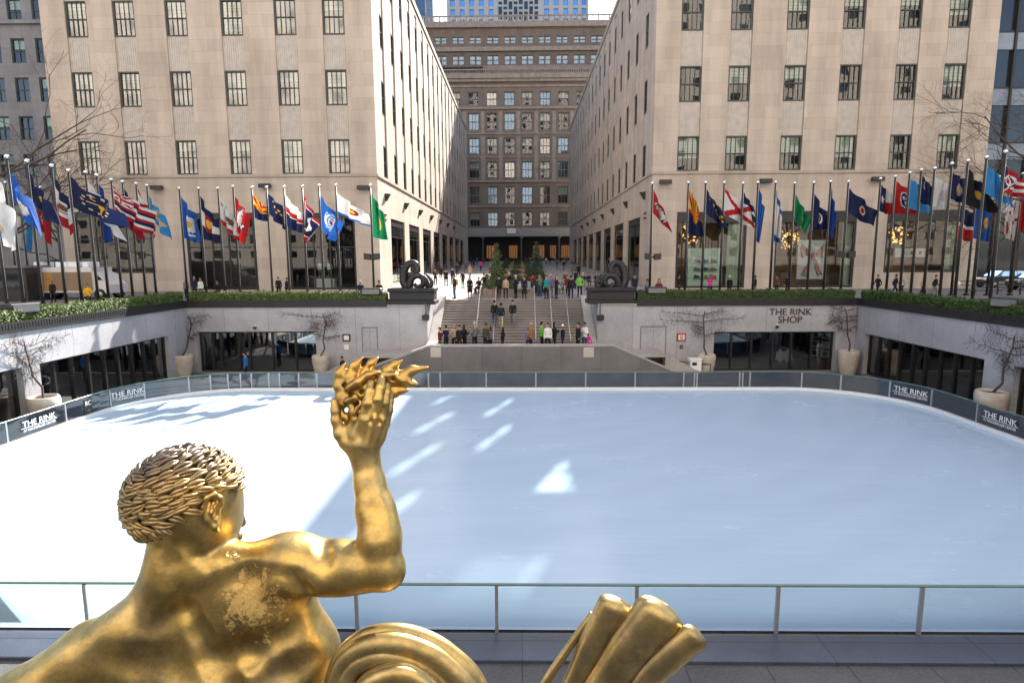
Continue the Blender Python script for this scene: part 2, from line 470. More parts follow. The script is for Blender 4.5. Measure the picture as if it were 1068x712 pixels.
# faint skate scratches and the broad curved passes of the resurfacer
last = r.outputs['Color']
for sc_, an, st_ in (((.5, 5, 1), 7, .02), ((.3, 8, 1), -24, .02), ((.25, 12, 1), 33, .016)):
    m1 = N(t, 'ShaderNodeMapping'); m1.inputs['Scale'].default_value = sc_; m1.inputs['Rotation'].default_value = (0, 0, rad(an)); t.links.new(tc.outputs['Object'], m1.inputs[0])
    s1 = N(t, 'ShaderNodeTexNoise'); s1.inputs['Scale'].default_value = 1.0; s1.inputs['Detail'].default_value = 6; s1.inputs['Distortion'].default_value = .6; t.links.new(m1.outputs[0], s1.inputs['Vector'])
    r1 = ramp(t, [(.45, 1-st_), (.62, 1.0), (.72, 1+st_)]); t.links.new(s1.outputs['Fac'], r1.inputs['Fac'])
    x1 = N(t, 'ShaderNodeMix', data_type='RGBA', blend_type='MULTIPLY'); x1.inputs[0].default_value = 1.0
    t.links.new(last, x1.inputs[6]); t.links.new(r1.outputs['Color'], x1.inputs[7]); last = x1.outputs[2]
wv = N(t, 'ShaderNodeTexWave', wave_type='RINGS', rings_direction='SPHERICAL'); wv.inputs['Scale'].default_value = .16; wv.inputs['Distortion'].default_value = 1.5; wv.inputs['Detail'].default_value = 2
mw = N(t, 'ShaderNodeMapping'); mw.inputs['Location'].default_value = (6, -40, 0); t.links.new(tc.outputs['Object'], mw.inputs[0]); t.links.new(mw.outputs[0], wv.inputs['Vector'])
r1 = ramp(t, [(.2, .985), (.8, 1.01)]); t.links.new(wv.outputs['Color'], r1.inputs['Fac'])
x1 = N(t, 'ShaderNodeMix', data_type='RGBA', blend_type='MULTIPLY'); x1.inputs[0].default_value = 1.0
t.links.new(last, x1.inputs[6]); t.links.new(r1.outputs['Color'], x1.inputs[7]); last = x1.outputs[2]
t.links.new(last, p.inputs['Base Color'])
rr = ramp(t, [(.3, .20), (.7, .30)]); t.links.new(no.outputs['Fac'], rr.inputs['Fac']); t.links.new(rr.outputs['Color'], p.inputs['Roughness'])
n2 = N(t, 'ShaderNodeTexNoise'); n2.inputs['Scale'].default_value = 2.2; n2.inputs['Detail'].default_value = 5
t.links.new(mp.outputs[0], n2.inputs['Vector'])
bp = N(t, 'ShaderNodeBump'); bp.inputs['Strength'].default_value = .06; bp.inputs['Distance'].default_value = .02
t.links.new(n2.outputs['Fac'], bp.inputs['Height']); t.links.new(bp.outputs['Normal'], p.inputs['Normal'])
p.inputs['Specular IOR Level'].default_value = .28
M['ice'] = m
g = MB(); g.face(ice_outline(0.02))
tag(g.build('ice', M['ice']), kind='structure')

# ------------------------------------------------------------------ rink barrier
M['alu'] = mat('brushed_aluminium', (.42,.44,.46), .38, metal=.6, var=.1, scale=12)
M['rail'] = mat('green_tinted_rail', (.10,.19,.17), .25, var=.1, spec=.6)
M['whiteplastic'] = mat('white_plastic', (.78,.8,.82), .4, var=.04)
M['navy'] = glass('dark_panel_glass', (.16,.19,.25), .10, .06)
M['navyback'] = mat('dark_panel_board', (.065,.074,.092), .3, var=.2, scale=1.2, spec=.6)
M['letter'] = mat('white_lettering', (.8,.82,.84), .5, var=.02)
M['frost'] = mat('frosted_panel', (.5,.53,.56), .3, var=.1, scale=2)
def text_mesh(name, txt, size, m, parent, loc, rot, extrude=.004, align='CENTER', sx=1.0):
    cu = bpy.data.curves.new(name, 'FONT'); cu.body = txt; cu.size = size; cu.extrude = extrude
    cu.align_x = align; cu.align_y = 'CENTER'; cu.space_line = .85
    to = bpy.data.objects.new(name, cu); COL.objects.link(to)
    dg = bpy.context.evaluated_depsgraph_get(); dg.update()
    me = bpy.data.meshes.new_from_object(to.evaluated_get(dg))
    bpy.data.objects.remove(to); bpy.data.curves.remove(cu)
    me.materials.clear(); me.materials.append(m)
    o = bpy.data.objects.new(name, me); COL.objects.link(o)
    o.parent = parent; o.location = loc; o.rotation_euler = rot; o.scale = (sx, 1, 1)
    return o
barrier = empty('rink_barrier', (0, IY1, 0), 'glass and aluminium barrier of panels with a top rail running round the white ice rink', 'barrier')
off = Vector((0, IY1, 0))
path = ice_outline(.12, 14)
path.append(path[0])
cum = [0.0]
for a, b in zip(path, path[1:]): cum.append(cum[-1]+(b-a).length)
def along(s):
    s = s % cum[-1]
    for i in range(len(path)-1):
        if cum[i] <= s <= cum[i+1]:
            f = (s-cum[i])/max(1e-9, cum[i+1]-cum[i]); d = (path[i+1]-path[i]).normalized()
            return path[i].lerp(path[i+1], f), d
def s_near(pt):
    best = min(((along(cum[-1]*k/4000)[0]-pt).length, cum[-1]*k/4000) for k in range(4000))
    return best[1]
BH = 1.03
# continuous top rail and white kick strip
pts = [along(cum[-1]*k/220)[0] for k in range(221)]
b = MB(); b.tube([q+Vector((0,0,BH))-off for q in pts], .035, 8, flat=.8, up=(0,0,1)); b.build('handrail', M['rail'], barrier)
b = MB()
inner = ice_outline(-.03); outer = ice_outline(.10)
nI = len(inner)
for i in range(nI):
    k = (i+1) % nI
    if inner[i].y < 14 and inner[k].y < 14: continue
    A, B, Cc, D = inner[i]-off, inner[k]-off, outer[k]-off, outer[i]-off
    up = Vector((0,0,.16))
    b.face([A, B, B+up, A+up]); b.face([A+up, B+up, Cc+up, D+up])
b.build('kick_strip', M['whiteplastic'], barrier)
# post stations: measured on the photograph, then regular
stations = []
for px in (90, 372, 518, 664, 811, 960):
    stations.append((onY(px, 630, IY0-.12).xy, 'near'))
far_px = [195, 221, 239, 252, 263, 281, 292, 312, 331, 352, 372, 404, 447, 459, 507, 559, 611, 662, 713, 724, 727, 771, 774, 782, 835, 879]
for px in far_px:
    y = 404 if px > 225 else 406
    q = onY(px, y, IY1+.1); stations.append((q.xy, 'far'))
for px, py in ((0,462), (60,440), (109,424), (147,415), (927,414), (967.5,424), (1014.7,440), (1068,459)):
    q = onZ(px, py, .15); stations.append((q.xy, 'side'))
ss = []
for q, kd in stations:
    ss.append((s_near(Vector((q[0], q[1], 0))), kd))
known = sorted(ss)
# fill the unseen gaps
full = [k[0] for k in known]
i = 0
allst = sorted(full)
filled = []
for i, s0 in enumerate(allst):
    s1 = allst[(i+1) % len(allst)] + (cum[-1] if i == len(allst)-1 else 0)
    filled.append(s0)
    gap = s1-s0
    nseg = max(1, int(round(gap/2.9)))
    for k in range(1, nseg): filled.append(s0+gap*k/nseg)
filled = sorted(s % cum[-1] for s in filled)
pm = MB(); pm.box(-.035, .035, -.03, .03, 0, BH-.03); pmo = pm.build('post', M['alu']); pme = pmo.data; bpy.data.objects.remove(pmo)
gate_px = [(263, 281), (727, 771), (281, 292), (312, 331)]
panel_info = []
for i, s0 in enumerate(filled):
    q, d = along(s0)
    add_obj('post', pme, barrier, q-off, math.atan2(d.y, d.x))
    s1 = filled[(i+1) % len(filled)]
    if s1 < s0: s1 += cum[-1]
    L = s1-s0
    if L < .12: continue
    b = MB(); nseg = max(1, int(L/.5))
    ring = []
    for k in range(nseg+1):
        q2, d2 = along(s0+.05+(L-.1)*k/nseg); ring.append((q2-off, Vector((d2.y, -d2.x, 0))))
    for k in range(nseg):
        (a, na), (c, nc) = ring[k], ring[k+1]
        for sg in (1,):
            h = .008
            b.face([a+na*h+Vector((0,0,.12)), c+nc*h+Vector((0,0,.12)), c+nc*h+Vector((0,0,BH-.05)), a+na*h+Vector((0,0,BH-.05))])
            b.face([c-nc*h+Vector((0,0,.12)), a-na*h+Vector((0,0,.12)), a-na*h+Vector((0,0,BH-.05)), c-nc*h+Vector((0,0,BH-.05))])
    qm, dm = along(s0+L/2)
    sp = qm
    near = qm.y < 16
    mm = M['glassN'] if near else M['navy']
    if not near and -5.2 < qm.x < 9.6 and qm.y > 32: mm = M['navyback']
    if not near and qm.y > 32 and -15.6 < qm.x < -11.2 and L < 1.1: mm = M['glassN']
    pn = b.build('panel', mm, barrier)
    if mm is M['glassN'] and not near: tag(pn, 'clear glass panel of the gate')
    panel_info.append((s0, L, qm, dm, pn))
# lettering on four of the side panels
for px, py in ((17, 446), (128, 419), (945, 411), (1046, 444)):
    tgt = onZ(px, py, .5)
    tgt = Vector((tgt.x, tgt.y, 0))
    s0, L, qm, dm, pn = min(panel_info, key=lambda e: (e[2]-tgt).length)
    inward = Vector((-dm.y, dm.x, 0))
    ang = math.atan2(-dm.y, -dm.x)
    base = qm + inward*.09 - off
    # the curved panel bulges; keep the letters just clear of it
    text_mesh('lettering', 'THE RINK', .36, M['letter'], pn, base+Vector((0,0,.68)), (math.pi/2, 0, ang), .004, sx=1.1)
    text_mesh('lettering', 'AT ROCKEFELLER CENTER', .145, M['letter'], pn, base+Vector((0,0,.42)), (math.pi/2, 0, ang), .004)
    bb = MB(); bb.box(-.95, .95, 0, .006, .525, .545)
    u = bb.build('underline', M['letter'], pn, base); u.rotation_euler = (0, 0, ang)
# small emblem board between the two lettered panels on the left
tgt = onZ(85, 428, .5); s0, L, qm, dm, pn = min(panel_info, key=lambda e: (e[2]-Vector((tgt.x, tgt.y, 0))).length)
ang = math.atan2(-dm.y, -dm.x); inward = Vector((-dm.y, dm.x, 0))
bb = MB(); bb.box(-.26, .26, 0, .012, .2, .88); u = bb.build('notice_board', M['black'], pn, qm+inward*.02-off); u.rotation_euler = (0,0,ang)
text_mesh('lettering', 'RC', .32, M['letter'], pn, qm+inward*.04-off+Vector((0,0,.68)), (math.pi/2,0,ang), .003)
text_mesh('lettering', '...', .3, M['letter'], pn, qm+inward*.04-off+Vector((0,0,.42)), (math.pi/2,0,ang), .003)

# ------------------------------------------------------------------ sunken plaza walls
def P2(px, py, axis, val):
    return onY(px, py, val) if axis == 'y' else onX(px, py, val)
def shop_window(parent, name, loc, rz, w, h, bars, gm=None):
    """row of full-height glass doors: frame with uneven mullions"""
    key = (name, round(w,2), round(h,2), tuple(bars))
    b = MB(); fr = .09; d = .14
    b.box(-w/2, -w/2+fr, 0, d, 0, h); b.box(w/2-fr, w/2, 0, d, 0, h)
    b.box(-w/2+fr, w/2-fr, 0, d, h-fr*1.3, h); b.box(-w/2+fr, w/2-fr, 0, d, 0, .12)
    xs = [-w/2+fr+(w-2*fr)*k for k in bars]
    for x in xs: b.box(x-.055, x+.055, -.03, d-.02, .12, h-fr*1.3)
    o = b.build('window', M['black'], parent, loc); o.rotation_euler = (0,0,rz)
    g = MB(); g.face([(-w/2+fr, d*.6, .12), (w/2-fr, d*.6, .12), (w/2-fr, d*.6, h-fr*1.3), (-w/2+fr, d*.6, h-fr*1.3)])
    g.build('pane', gm or M['glassD'], o)
    return o
def room(parent, c, rz, w, h, dep, m_wall, m_floor, y0=.35):
    b = MB()
    b.face([(-w/2, dep, 0), (w/2, dep, 0), (w/2, dep, h), (-w/2, dep, h)], 0)
    b.face([(-w/2, y0, 0), (-w/2, dep, 0), (-w/2, dep, h), (-w/2, y0, h)], 0)
    b.face([(w/2, y0, 0), (w/2, dep, 0), (w/2, dep, h), (w/2, y0, h)], 0)
    b.face([(-w/2, y0, 0), (w/2, y0, 0), (w/2, dep, 0), (-w/2, dep, 0)], 1)
    b.face([(-w/2, y0, h), (w/2, y0, h), (w/2, dep, h), (-w/2, dep, h)], 0)
    o = b.build('interior', [m_wall, m_floor], parent, c); o.rotation_euler = (0,0,rz)
    return o
M['shopwall'] = mat('dim_shop_wall', (.05,.045,.042), .7, var=.3, scale=1.5)
M['shopfloor'] = mat('dim_shop_floor', (.06,.05,.045), .5, var=.2)
H = ZS
# back-left
oA, oB = onY(205, 346, YB), onY(329, 346, YB)
wl = empty('plaza_wall', ((XL+SX0)/2, YB, 0), 'pale granite back wall of the sunken rink left of the stairs, with a row of dark glass doors', 'wall')
o0 = Vector(wl.location)
b = MB(); x0 = XL
hl = (oA.x-x0, oB.x-x0, .001, oA.z)
wall(b, Vector((x0, YB, -.1))-o0, (1,0,0), SX0-.63-x0, H+.1, [(hl[0],hl[1],.101,hl[3]+.1)], (0,1,0), .35)
b.face([Vector(q)-o0 for q in ((SX0-.63,YB,-.1),(SX0-.63,STY+1,-.1),(SX0-.63,STY+1,ZS),(SX0-.63,YB,ZS))])
b.build('wall_face', M['granL'], wl)
shop_window(wl, 'bl', Vector(((oA.x+oB.x)/2, YB+.3, 0))-o0, 0, oB.x-oA.x, oA.z, [.10, .17, .33, .42, .62, .82])
room(wl, Vector(((oA.x+oB.x)/2, YB+.3, 0))-o0, 0, oB.x-oA.x+2, oA.z+.2, 5, M['shopwall'], M['shopfloor'])
# back-right
oC, oD = onY(745, 346, YB), onY(872, 346, YB)
wr = empty('plaza_wall', ((XR+SX1)/2, YB, 0), 'pale granite back wall of the sunken rink right of the stairs, carrying the shop sign over dark glass doors', 'wall')
o1 = Vector(wr.location)
b = MB(); x0 = SX1+.63
wall(b, Vector((x0, YB, -.1))-o1, (1,0,0), XR-x0, H+.1, [(oC.x-x0, oD.x-x0, .101, oC.z+.1)], (0,1,0), .35)
b.face([Vector(q)-o1 for q in ((x0,YB,-.1),(x0,STY+1,-.1),(x0,STY+1,ZS),(x0,YB,ZS))])
b.build('wall_face', M['granL'], wr)
shop_window(wr, 'br', Vector(((oC.x+oD.x)/2, YB+.3, 0))-o1, 0, oD.x-oC.x, oC.z, [.15, .32, .5, .66, .83])
room(wr, Vector(((oC.x+oD.x)/2, YB+.3, 0))-o1, 0, oD.x-oC.x+2, oC.z+.2, 5, M['shopwall'], M['shopfloor'])
M['bronze'] = mat('bronze_letters', (.10,.075,.045), .4, metal=.6, var=.2)
sg = onY(824, 330, YB)
sign = empty('wall_sign', (sg.x, YB-.01, sg.z), 'bronze lettering reading THE RINK SHOP on the granite wall above the shop doors', 'sign')
text_mesh('lettering', 'THE RINK', .62, M['bronze'], sign, (0, -.02, .29), (math.pi/2, 0, 0), .02)
text_mesh('lettering', 'SHOP', .62, M['bronze'], sign, (0, -.02, -.22), (math.pi/2, 0, 0), .02)
# sides
def side_wall(x, sgn, pa, pb, pc, label):
    w = empty('plaza_wall', (x, 20, 0), label, 'wall'); o = Vector(w.location)
    a, c = onX(*pa, x), onX(*pb, x)
    y_far, y_near, ztop = a.y, c.y, (a.z+c.z)/2
    e = onX(*pc, x).y
    b = MB()
    y0 = 2.0
    holes = [(y_near-y0, y_far-y0, .101, ztop+.1), (8-y0, e-y0, .101, ztop+.1)]
    wall(b, Vector((x, y0, -.1))-o, (0,1,0), YB-y0, H+.1, holes, (-sgn,0,0), .35)
    b.build('wall_face', M['granL'], w)
    rz = math.pi/2 if sgn > 0 else -math.pi/2
    n = 9
    for (p, q) in ((y_near, y_far), (8, e)):
        bars = [.11, .23, .34, .46, .57, .69, .80, .90] if p == y_near else [.1, .2, .3, .4, .5, .6, .7, .8, .9]
        if sgn < 0: bars = [1-k for k in bars]
        c2 = Vector((x-sgn*.3, (p+q)/2, 0))-o
        shop_window(w, 'side%d%.1f' % (sgn, p), c2, rz, q-p, ztop, bars)
        room(w, c2, rz, q-p+1, ztop+.2, 5, M['shopwall'], M['shopfloor'])
    return w
side_wall(XL, 1, (176, 350), (41, 378.6), (23, 384), 'pale granite side wall on the left of the rink, with tall dark shop windows facing right')
side_wall(XR, -1, (902, 348), (1027, 374), (1058, 381), 'pale granite side wall on the right of the rink, with tall dark shop windows facing left')
# copings and black planter grille on top of each wall: parts of a planter
M['hedgebox'] = mat('black_planter_grille', (.02,.02,.022), .5, var=.3, scale=8)
def planter_run(name, label, segs):
    r = empty(name, segs[0][0], label, 'planter')
    o = Vector(r.location)
    for (p, q) in segs:
        p = Vector(p); q = Vector(q); d = (q-p).normalized(); n = Vector((-d.y, d.x, 0)); L = (q-p).length
        b = MB()
        # face, top and grille slats (n points outwards, away from the rink)
        for (a0, a1, z0, z1) in ((-.10, .02, -.12, .0), (-.10, .06, 0, .34), (.85, .95, 0, .34)):
            c = [p+n*a0, q+n*a0, q+n*a1, p+n*a1]
            lo = [v+Vector((0,0,z0))-o for v in c]; hi = [v+Vector((0,0,z1))-o for v in c]
            b.mesh(lo+hi, [(0,3,2,1),(4,5,6,7),(0,1,5,4),(1,2,6,5),(2,3,7,6),(3,0,4,7)])
        k = .1
        while k < L-.05:
            c0 = p+d*k-n*.115
            vs = [c0, c0+d*.06, c0+d*.06+n*.014, c0+n*.014]
            lo = [v+Vector((0,0,.05))-o for v in vs]; hi = [v+Vector((0,0,.29))-o for v in vs]
            b.mesh(lo+hi, [(0,3,2,1),(4,5,6,7),(0,1,5,4),(1,2,6,5),(2,3,7,6),(3,0,4,7)])
            k += .16
        b.build('planter_box', M['hedgebox'], r)
        b = MB(); b.face([p+n*.06+Vector((0,0,.28))-o, q+n*.06+Vector((0,0,.28))-o, q+n*.85+Vector((0,0,.28))-o, p+n*.85+Vector((0,0,.28))-o])
        b.build('soil', mat('soil', (.05,.035,.025), .9), r)
    return r
PEDL0, PEDL1 = onY(406, 305, YB+.6).x, onY(455, 305, YB+.6).x
PEDR0, PEDR1 = onY(612, 305, YB+.6).x, onY(662, 305, YB+.6).x
hedge_segs = {
 'bl': ((PEDL0-.05, YB, ZS), (XL, YB, ZS)), 'l': ((XL, YB, ZS), (XL, 3, ZS)),
 'br': ((XR, YB, ZS), (PEDR1+.05, YB, ZS)), 'r': ((XR, 3, ZS), (XR, YB, ZS))}
# direction is chosen so that n points away from the rink
planter_run('hedge_planter', 'long black slatted planter box along the top of the back wall left of the stairs', [(hedge_segs['bl'][1], hedge_segs['bl'][0])])
planter_run('hedge_planter', 'long black slatted planter box along the top of the left side wall', [(hedge_segs['l'][1], hedge_segs['l'][0])])
planter_run('hedge_planter', 'long black slatted planter box along the top of the back wall right of the stairs', [(hedge_segs['br'][1], hedge_segs['br'][0])])
planter_run('hedge_planter', 'long black slatted planter box along the top of the right side wall', [(hedge_segs['r'][1], hedge_segs['r'][0])])

# ------------------------------------------------------------------ stairs and parapet
st = empty('granite_staircase', ((SX0+SX1)/2, 38.6, 0), 'wide granite staircase with steel handrails climbing from the rink to the gardens', 'stairs')
so = Vector(st.location)
NST = 18; ZL = 1.5; Y0 = 38.6
b = MB()
rise = (ZS-ZL)/NST; tread = (STY-Y0)/NST
for k in range(NST):
    z0 = ZL+rise*k; y0 = Y0+tread*k
    b.face([Vector((SX0,y0,z0))-so, Vector((SX1,y0,z0))-so, Vector((SX1,y0,z0+rise))-so, Vector((SX0,y0,z0+rise))-so], 0)
    b.face([Vector((SX0,y0,z0+rise))-so, Vector((SX1,y0,z0+rise))-so, Vector((SX1,y0+tread,z0+rise))-so, Vector((SX0,y0+tread,z0+rise))-so], 1)
M['riser_shade'] = granite('step_riser_shade', (.19,.172,.16), .3, 25)  # tread granite darkened, so the risers carry shade in their colour
b.build('steps', [M['riser_shade'], M['granS']], st)
b = MB()
b.box(SX0-4.6, SX1+4.6, 36.62, Y0-.0, ZL-.2, ZL)
bb = b.build('landing', M['granS'], st); bb.location = -so
b = MB()
for sgn, x in ((-1, SX0), (1, SX1)):
    xa, xb = (x-.60, x) if sgn < 0 else (x, x+.60)
    pl = [(Y0-.9, 0), (STY+.4, 0), (STY+.4, ZS+.28), (STY, ZS+.28), (Y0+.2, ZL+.55), (Y0-.9, ZL+.42)]
    lo = [Vector((xa, y, z))-so for y, z in pl]; hi = [Vector((xb, y, z))-so for y, z in pl]
    n = len(pl)
    b.mesh(lo+hi, [tuple(range(n)), tuple(reversed(range(n, 2*n)))] + [(i, i+n, (i+1)%n+n, (i+1)%n) for i in range(n)])
    b.build('cheek_wall', M['granS'], st); b = MB()
M['steel'] = mat('stainless_handrail', (.62,.58,.53), .3, metal=.85, var=.08)
for px in (486, 508.5, 562, 584, 606):
    xt = onZ(px, 310, ZS+.9).x
    b = MB()
    A = Vector((xt, STY+.35, ZS+.0)); B = Vector((xt, STY+.35, ZS+.95)); Cc = Vector((xt, Y0+.1, ZL+.98)); D = Vector((xt, Y0-.25, ZL+.98)); E = Vector((xt, Y0-.25, ZL))
    b.tube([q-so for q in (A, B-Vector((0,0,.12)), B+Vector((0,-.12,0)), Cc, D+Vector((0,.1,0)), D-Vector((0,0,.1)), E)], .035, 8)
    mid = (B+Cc)/2; b.tube([mid-so, Vector((xt, mid.y, ZL+(mid.y-Y0)*(ZS-ZL)/(STY-Y0)+.1))-so], .025, 6)
    b.build('handrail', M['steel'], st)
# side flights beyond the landing, hidden behind the parapet
for sgn in (-1, 1):
    b = MB()
    xs = SX0-4.6 if sgn < 0 else SX1+4.6
    for k in range(9):
        xa = xs+sgn*.30*k
        b.box(xa, xa+sgn*.30, 36.62, Y0-.02, -.05, ZL-.2-.145*k)
    o = b.build('side_steps', M['granS'], st); o.location = -so
YP = 36.2
pa = [onY(447, 361.5, YP), onY(640, 361.5, YP), onY(706, 389.5, YP), onY(368, 391, YP)]
ztop = (pa[0].z+pa[1].z)/2
par = empty('parapet_wall', (0, YP, 0), 'dark speckled granite parapet with sloping ends in front of the stairs, people leaning behind it', 'wall')
poly = [(pa[3].x, 0), (pa[2].x, 0), (pa[2].x, pa[2].z), (pa[1].x, ztop), (pa[0].x, ztop), (pa[3].x, pa[3].z)]
b = MB(); n = len(poly)
lo = [(x, 0, z) for x, z in poly]; hi = [(x, .4, z) for x, z in poly]
b.mesh(lo+hi, [tuple(range(n)), tuple(reversed(range(n, 2*n)))] + [(i, i+n, (i+1)%n+n, (i+1)%n) for i in range(n)])
b.build('wall_face', M['granD'], par)
b = MB(); cp = poly[2:6]
for (xa, za), (xb, zb) in zip(cp, cp[1:]):
    b.mesh([(xa,-.03,za+.002),(xb,-.03,zb+.002),(xb,.43,zb+.002),(xa,.43,za+.002),(xa,-.03,za+.12),(xb,-.03,zb+.12),(xb,.43,zb+.12),(xa,.43,za+.12)],
           [(0,1,2,3),(4,7,6,5),(0,4,5,1),(1,5,6,2),(2,6,7,3),(3,7,4,0)])
b.build('coping', M['granS'], par)
M['plaque'] = mat('pale_plaque', (.50,.47,.43), .5, var=.12, scale=9)
for px in (454.5, 614):
    q = onY(px, 366, YP)
    b = MB(); b.box(-.32, .32, -.025, -.002, -.33, .28); b.build('plaque', M['plaque'], par, (q.x, 0, q.z-.05))

# ------------------------------------------------------------------ near ledge
led = empty('granite_ledge', (0, 10.7, 0), 'long blue grey granite ledge in front of the near rink barrier', 'ledge')
b = MB(); b.bbox(-24, 24, -.56, .26, -.30, .02, .015); b.build('coping', M['granB'], led)
b = MB(); b.box(-24, 24, -.50, .2, -3.4, -.302); b.build('wall_face', M['granN'], led)
b = MB(); b.box(-24, 24, -.58, -.501, -.52, -.44); b.build('lip', M['granN'], led)
g = MB(); g.face([(-24,-2,-3.4), (24,-2,-3.4), (24,10.2,-3.4), (-24,10.2,-3.4)])
tag(g.build('basin_floor', M['granN']), kind='structure')

# the wall and terrace the viewer stands on, behind the statue's basin
rw = empty('retaining_wall', (0, 1.0, -3.4), 'dark granite fountain wall below the viewer, facing the statue', 'wall')
b = MB(); b.box(-24, 24, -.6, 0, 0, 9.25); b.build('wall_face', M['granN'], rw)
b = MB(); b.bbox(-24, 24, -.7, .08, 9.252, 9.42, .02); b.build('coping', M['granB'], rw)
g = MB(); g.face([(-130,-30,5.85), (130,-30,5.85), (130,.38,5.85), (-130,.38,5.85)])
tag(g.build('terrace', M['pave']), kind='structure')
# ------------------------------------------------------------------ the two limestone blocks
YF = 57.0
ROW0, ROWP, WH = 15.39, 6.13, 3.12
NROW = 4
ZROOF = 39.3
ZC = 15.26
def ribbed(b, x0, x1, z0, z1, y, n=9, m=0):
    """fluted spandrel panel facing -Y in local coordinates"""
    w = (x1-x0)/n
    for k in range(n):
        a = x0+w*k
        b.face([(a,y,z0),(a+w*.7,y,z0),(a+w*.7,y,z1),(a,y,z1)], m)
        b.face([(a+w*.7,y,z0),(a+w*.7,y+.03,z0),(a+w*.7,y+.03,z1),(a+w*.7,y,z1)], m)
        b.face([(a+w*.7,y+.03,z0),(a+w,y+.03,z0),(a+w,y+.03,z1),(a+w*.7,y+.03,z1)], m)
        b.face([(a+w,y+.03,z0),(a+w,y,z0),(a+w,y,z1),(a+w,y+.03,z1)], m)
LX = (13.0, 19.5, 61.5, 83.0)  # added roof opening, unseen, placed to throw sun patches on the ice
M['shopside'] = mat('teal_shop_dark', (.05,.07,.07), .6, var=.5, scale=.8)
def limestone_block(label, xa, xb, xside, sgn, cols, side_y0, side_step, side_n, shops, gmat, yend):
    """xa..xb front facade, xside = the wall along the gardens; sgn=+1 when that wall faces +X"""
    r = empty('stone_building', ((xa+xb)/2, YF, ZS), label, 'building')
    o = Vector(r.location)
    L = xb-xa
    SW = 2.0
    strip = [(c-SW/2-xa, c+SW/2-xa, ZC+.12-ZS+.0, ZROOF-1.1-ZS) for c in cols]
    b = MB()
    wall(b, Vector((xa, YF, ZS))-o, (1,0,0), L, ZROOF-ZS, strip + [(s[0]-xa, s[1]-xa, s[2]-ZS, s[3]-ZS) for s in shops], (0,1,0), .28)
    # hidden far sides and the roof
    xo = xa if sgn > 0 else xb
    b.face([Vector(q)-o for q in ((xo,YF,ZS),(xo,yend,ZS),(xo,yend,ZROOF),(xo,YF,ZROOF))])
    b.face([Vector(q)-o for q in ((xa,yend,ZS),(xb,yend,ZS),(xb,yend,ZROOF),(xa,yend,ZROOF))])
    # roof: right hand block gets an added opening to let sun onto the ice
    zr_ = ZROOF-.4
    if sgn > 0: rects = [(xa, xb, YF, yend)]
    else: rects = [(xa, xb, YF, LX[2]), (xa, xb, LX[3], yend), (xa, LX[0], LX[2], LX[3]), (LX[1], xb, LX[2], LX[3])]
    for x0_, x1_, y0_, y1_ in rects:
        b.face([Vector(q)-o for q in ((x0_,y0_,zr_),(x1_,y0_,zr_),(x1_,y1_,zr_),(x0_,y1_,zr_))])
    # garden side
    sw = 1.75
    ys = [side_y0+side_step*k for k in range(side_n)]
    sstrip = [(y-sw/2-YF, y+sw/2-YF, ZC+.12-ZS, ZROOF-1.1-ZS) for y in ys]
    nb = 9
    sshop = []
    for k in range(nb):
        a = 62.3+10.1*k
        if a+7.4 < yend-2: sshop.append((a-YF, a+7.3-YF, .45+(.19*k), 11.6-ZS))
    wall(b, Vector((xside, YF, ZS))-o, (0,1,0), yend-YF, ZROOF-ZS, sstrip+sshop, (-sgn,0,0), .28)
    b.build('wall', M['lime'], r)
    # darker string course under the windows and parapet coping
    b = MB()
    def course(z0, z1, pr, pr2):
        b.box(xa-(pr if sgn < 0 else 0)-o.x, xb+(pr if sgn > 0 else 0)-o.x, -pr, -.002, z0-o.z, z1-o.z)
        xs = xside-o.x
        b.box(xs+sgn*.002, xs+sgn*pr, .0, yend-YF, z0-o.z, z1-o.z)
    course(ZC-.16, ZC+.1, .13, 0); course(ZROOF-.5, ZROOF+.15, .16, 0)
    b.build('cornice', M['lime_base'], r)
    # windows of the front
    rng = random.Random(5 if sgn > 0 else 9)
    for ci, c in enumerate(cols):
        sb = MB()
        for k in range(NROW):
            z = ROW0+ROWP*k
            bl = (0 if (k == 2 and c < 21) else .9 if (k == 3 and c < 18) else rng.choice([.35, .5, .5, .62, 0])) if sgn < 0 else rng.choice([.0, .3, .45, .6, .85])  # right block: some blinds open, some drawn, to shape the added sun patches
            window(r, Vector((c, YF+.10, z))-o, 0, 'front', SW-.02, WH, gmat, .13, 4, 2, .16, .05, blind=bl)
            ztop = (ROW0+ROWP*(k+1)) if k < NROW-1 else ZROOF-1.1
            ribbed(sb, c-SW/2-o.x, c+SW/2-o.x, z+WH-ZS, ztop-ZS, .13, 10); sb.build('spandrel', M['spandrel'], r); sb = MB()
    rz = math.pi/2 if sgn > 0 else -math.pi/2
    for y in ys:
        sb = MB()
        for k in range(NROW):
            z = ROW0+ROWP*k
            window(r, Vector((xside-sgn*.10, y, z))-o, rz, 'side', sw-.02, WH, gmat if sgn > 0 else M['glassB'], .12, 2, 2, .16, .05, blind=0 if (sgn < 0 and k >= 2 and y < 90) else rng.choice([0, .4, .6]))  # no blinds where sun from the added roof opening passes out
            ztop = (ROW0+ROWP*(k+1)) if k < NROW-1 else ZROOF-1.1
            ribbed(sb, -sw/2, sw/2, z+WH-ZS, ztop-ZS, .13, 7)
            s = sb.build('spandrel', M['spandrel'], r, Vector((xside, y, ZS))-o); s.rotation_euler = (0,0,rz); sb = MB()
    # dark rooms behind the upper windows
    b = MB()
    def iw(*q): b.face([Vector(p_)-o for p_ in q])
    zt_ = ZROOF-1
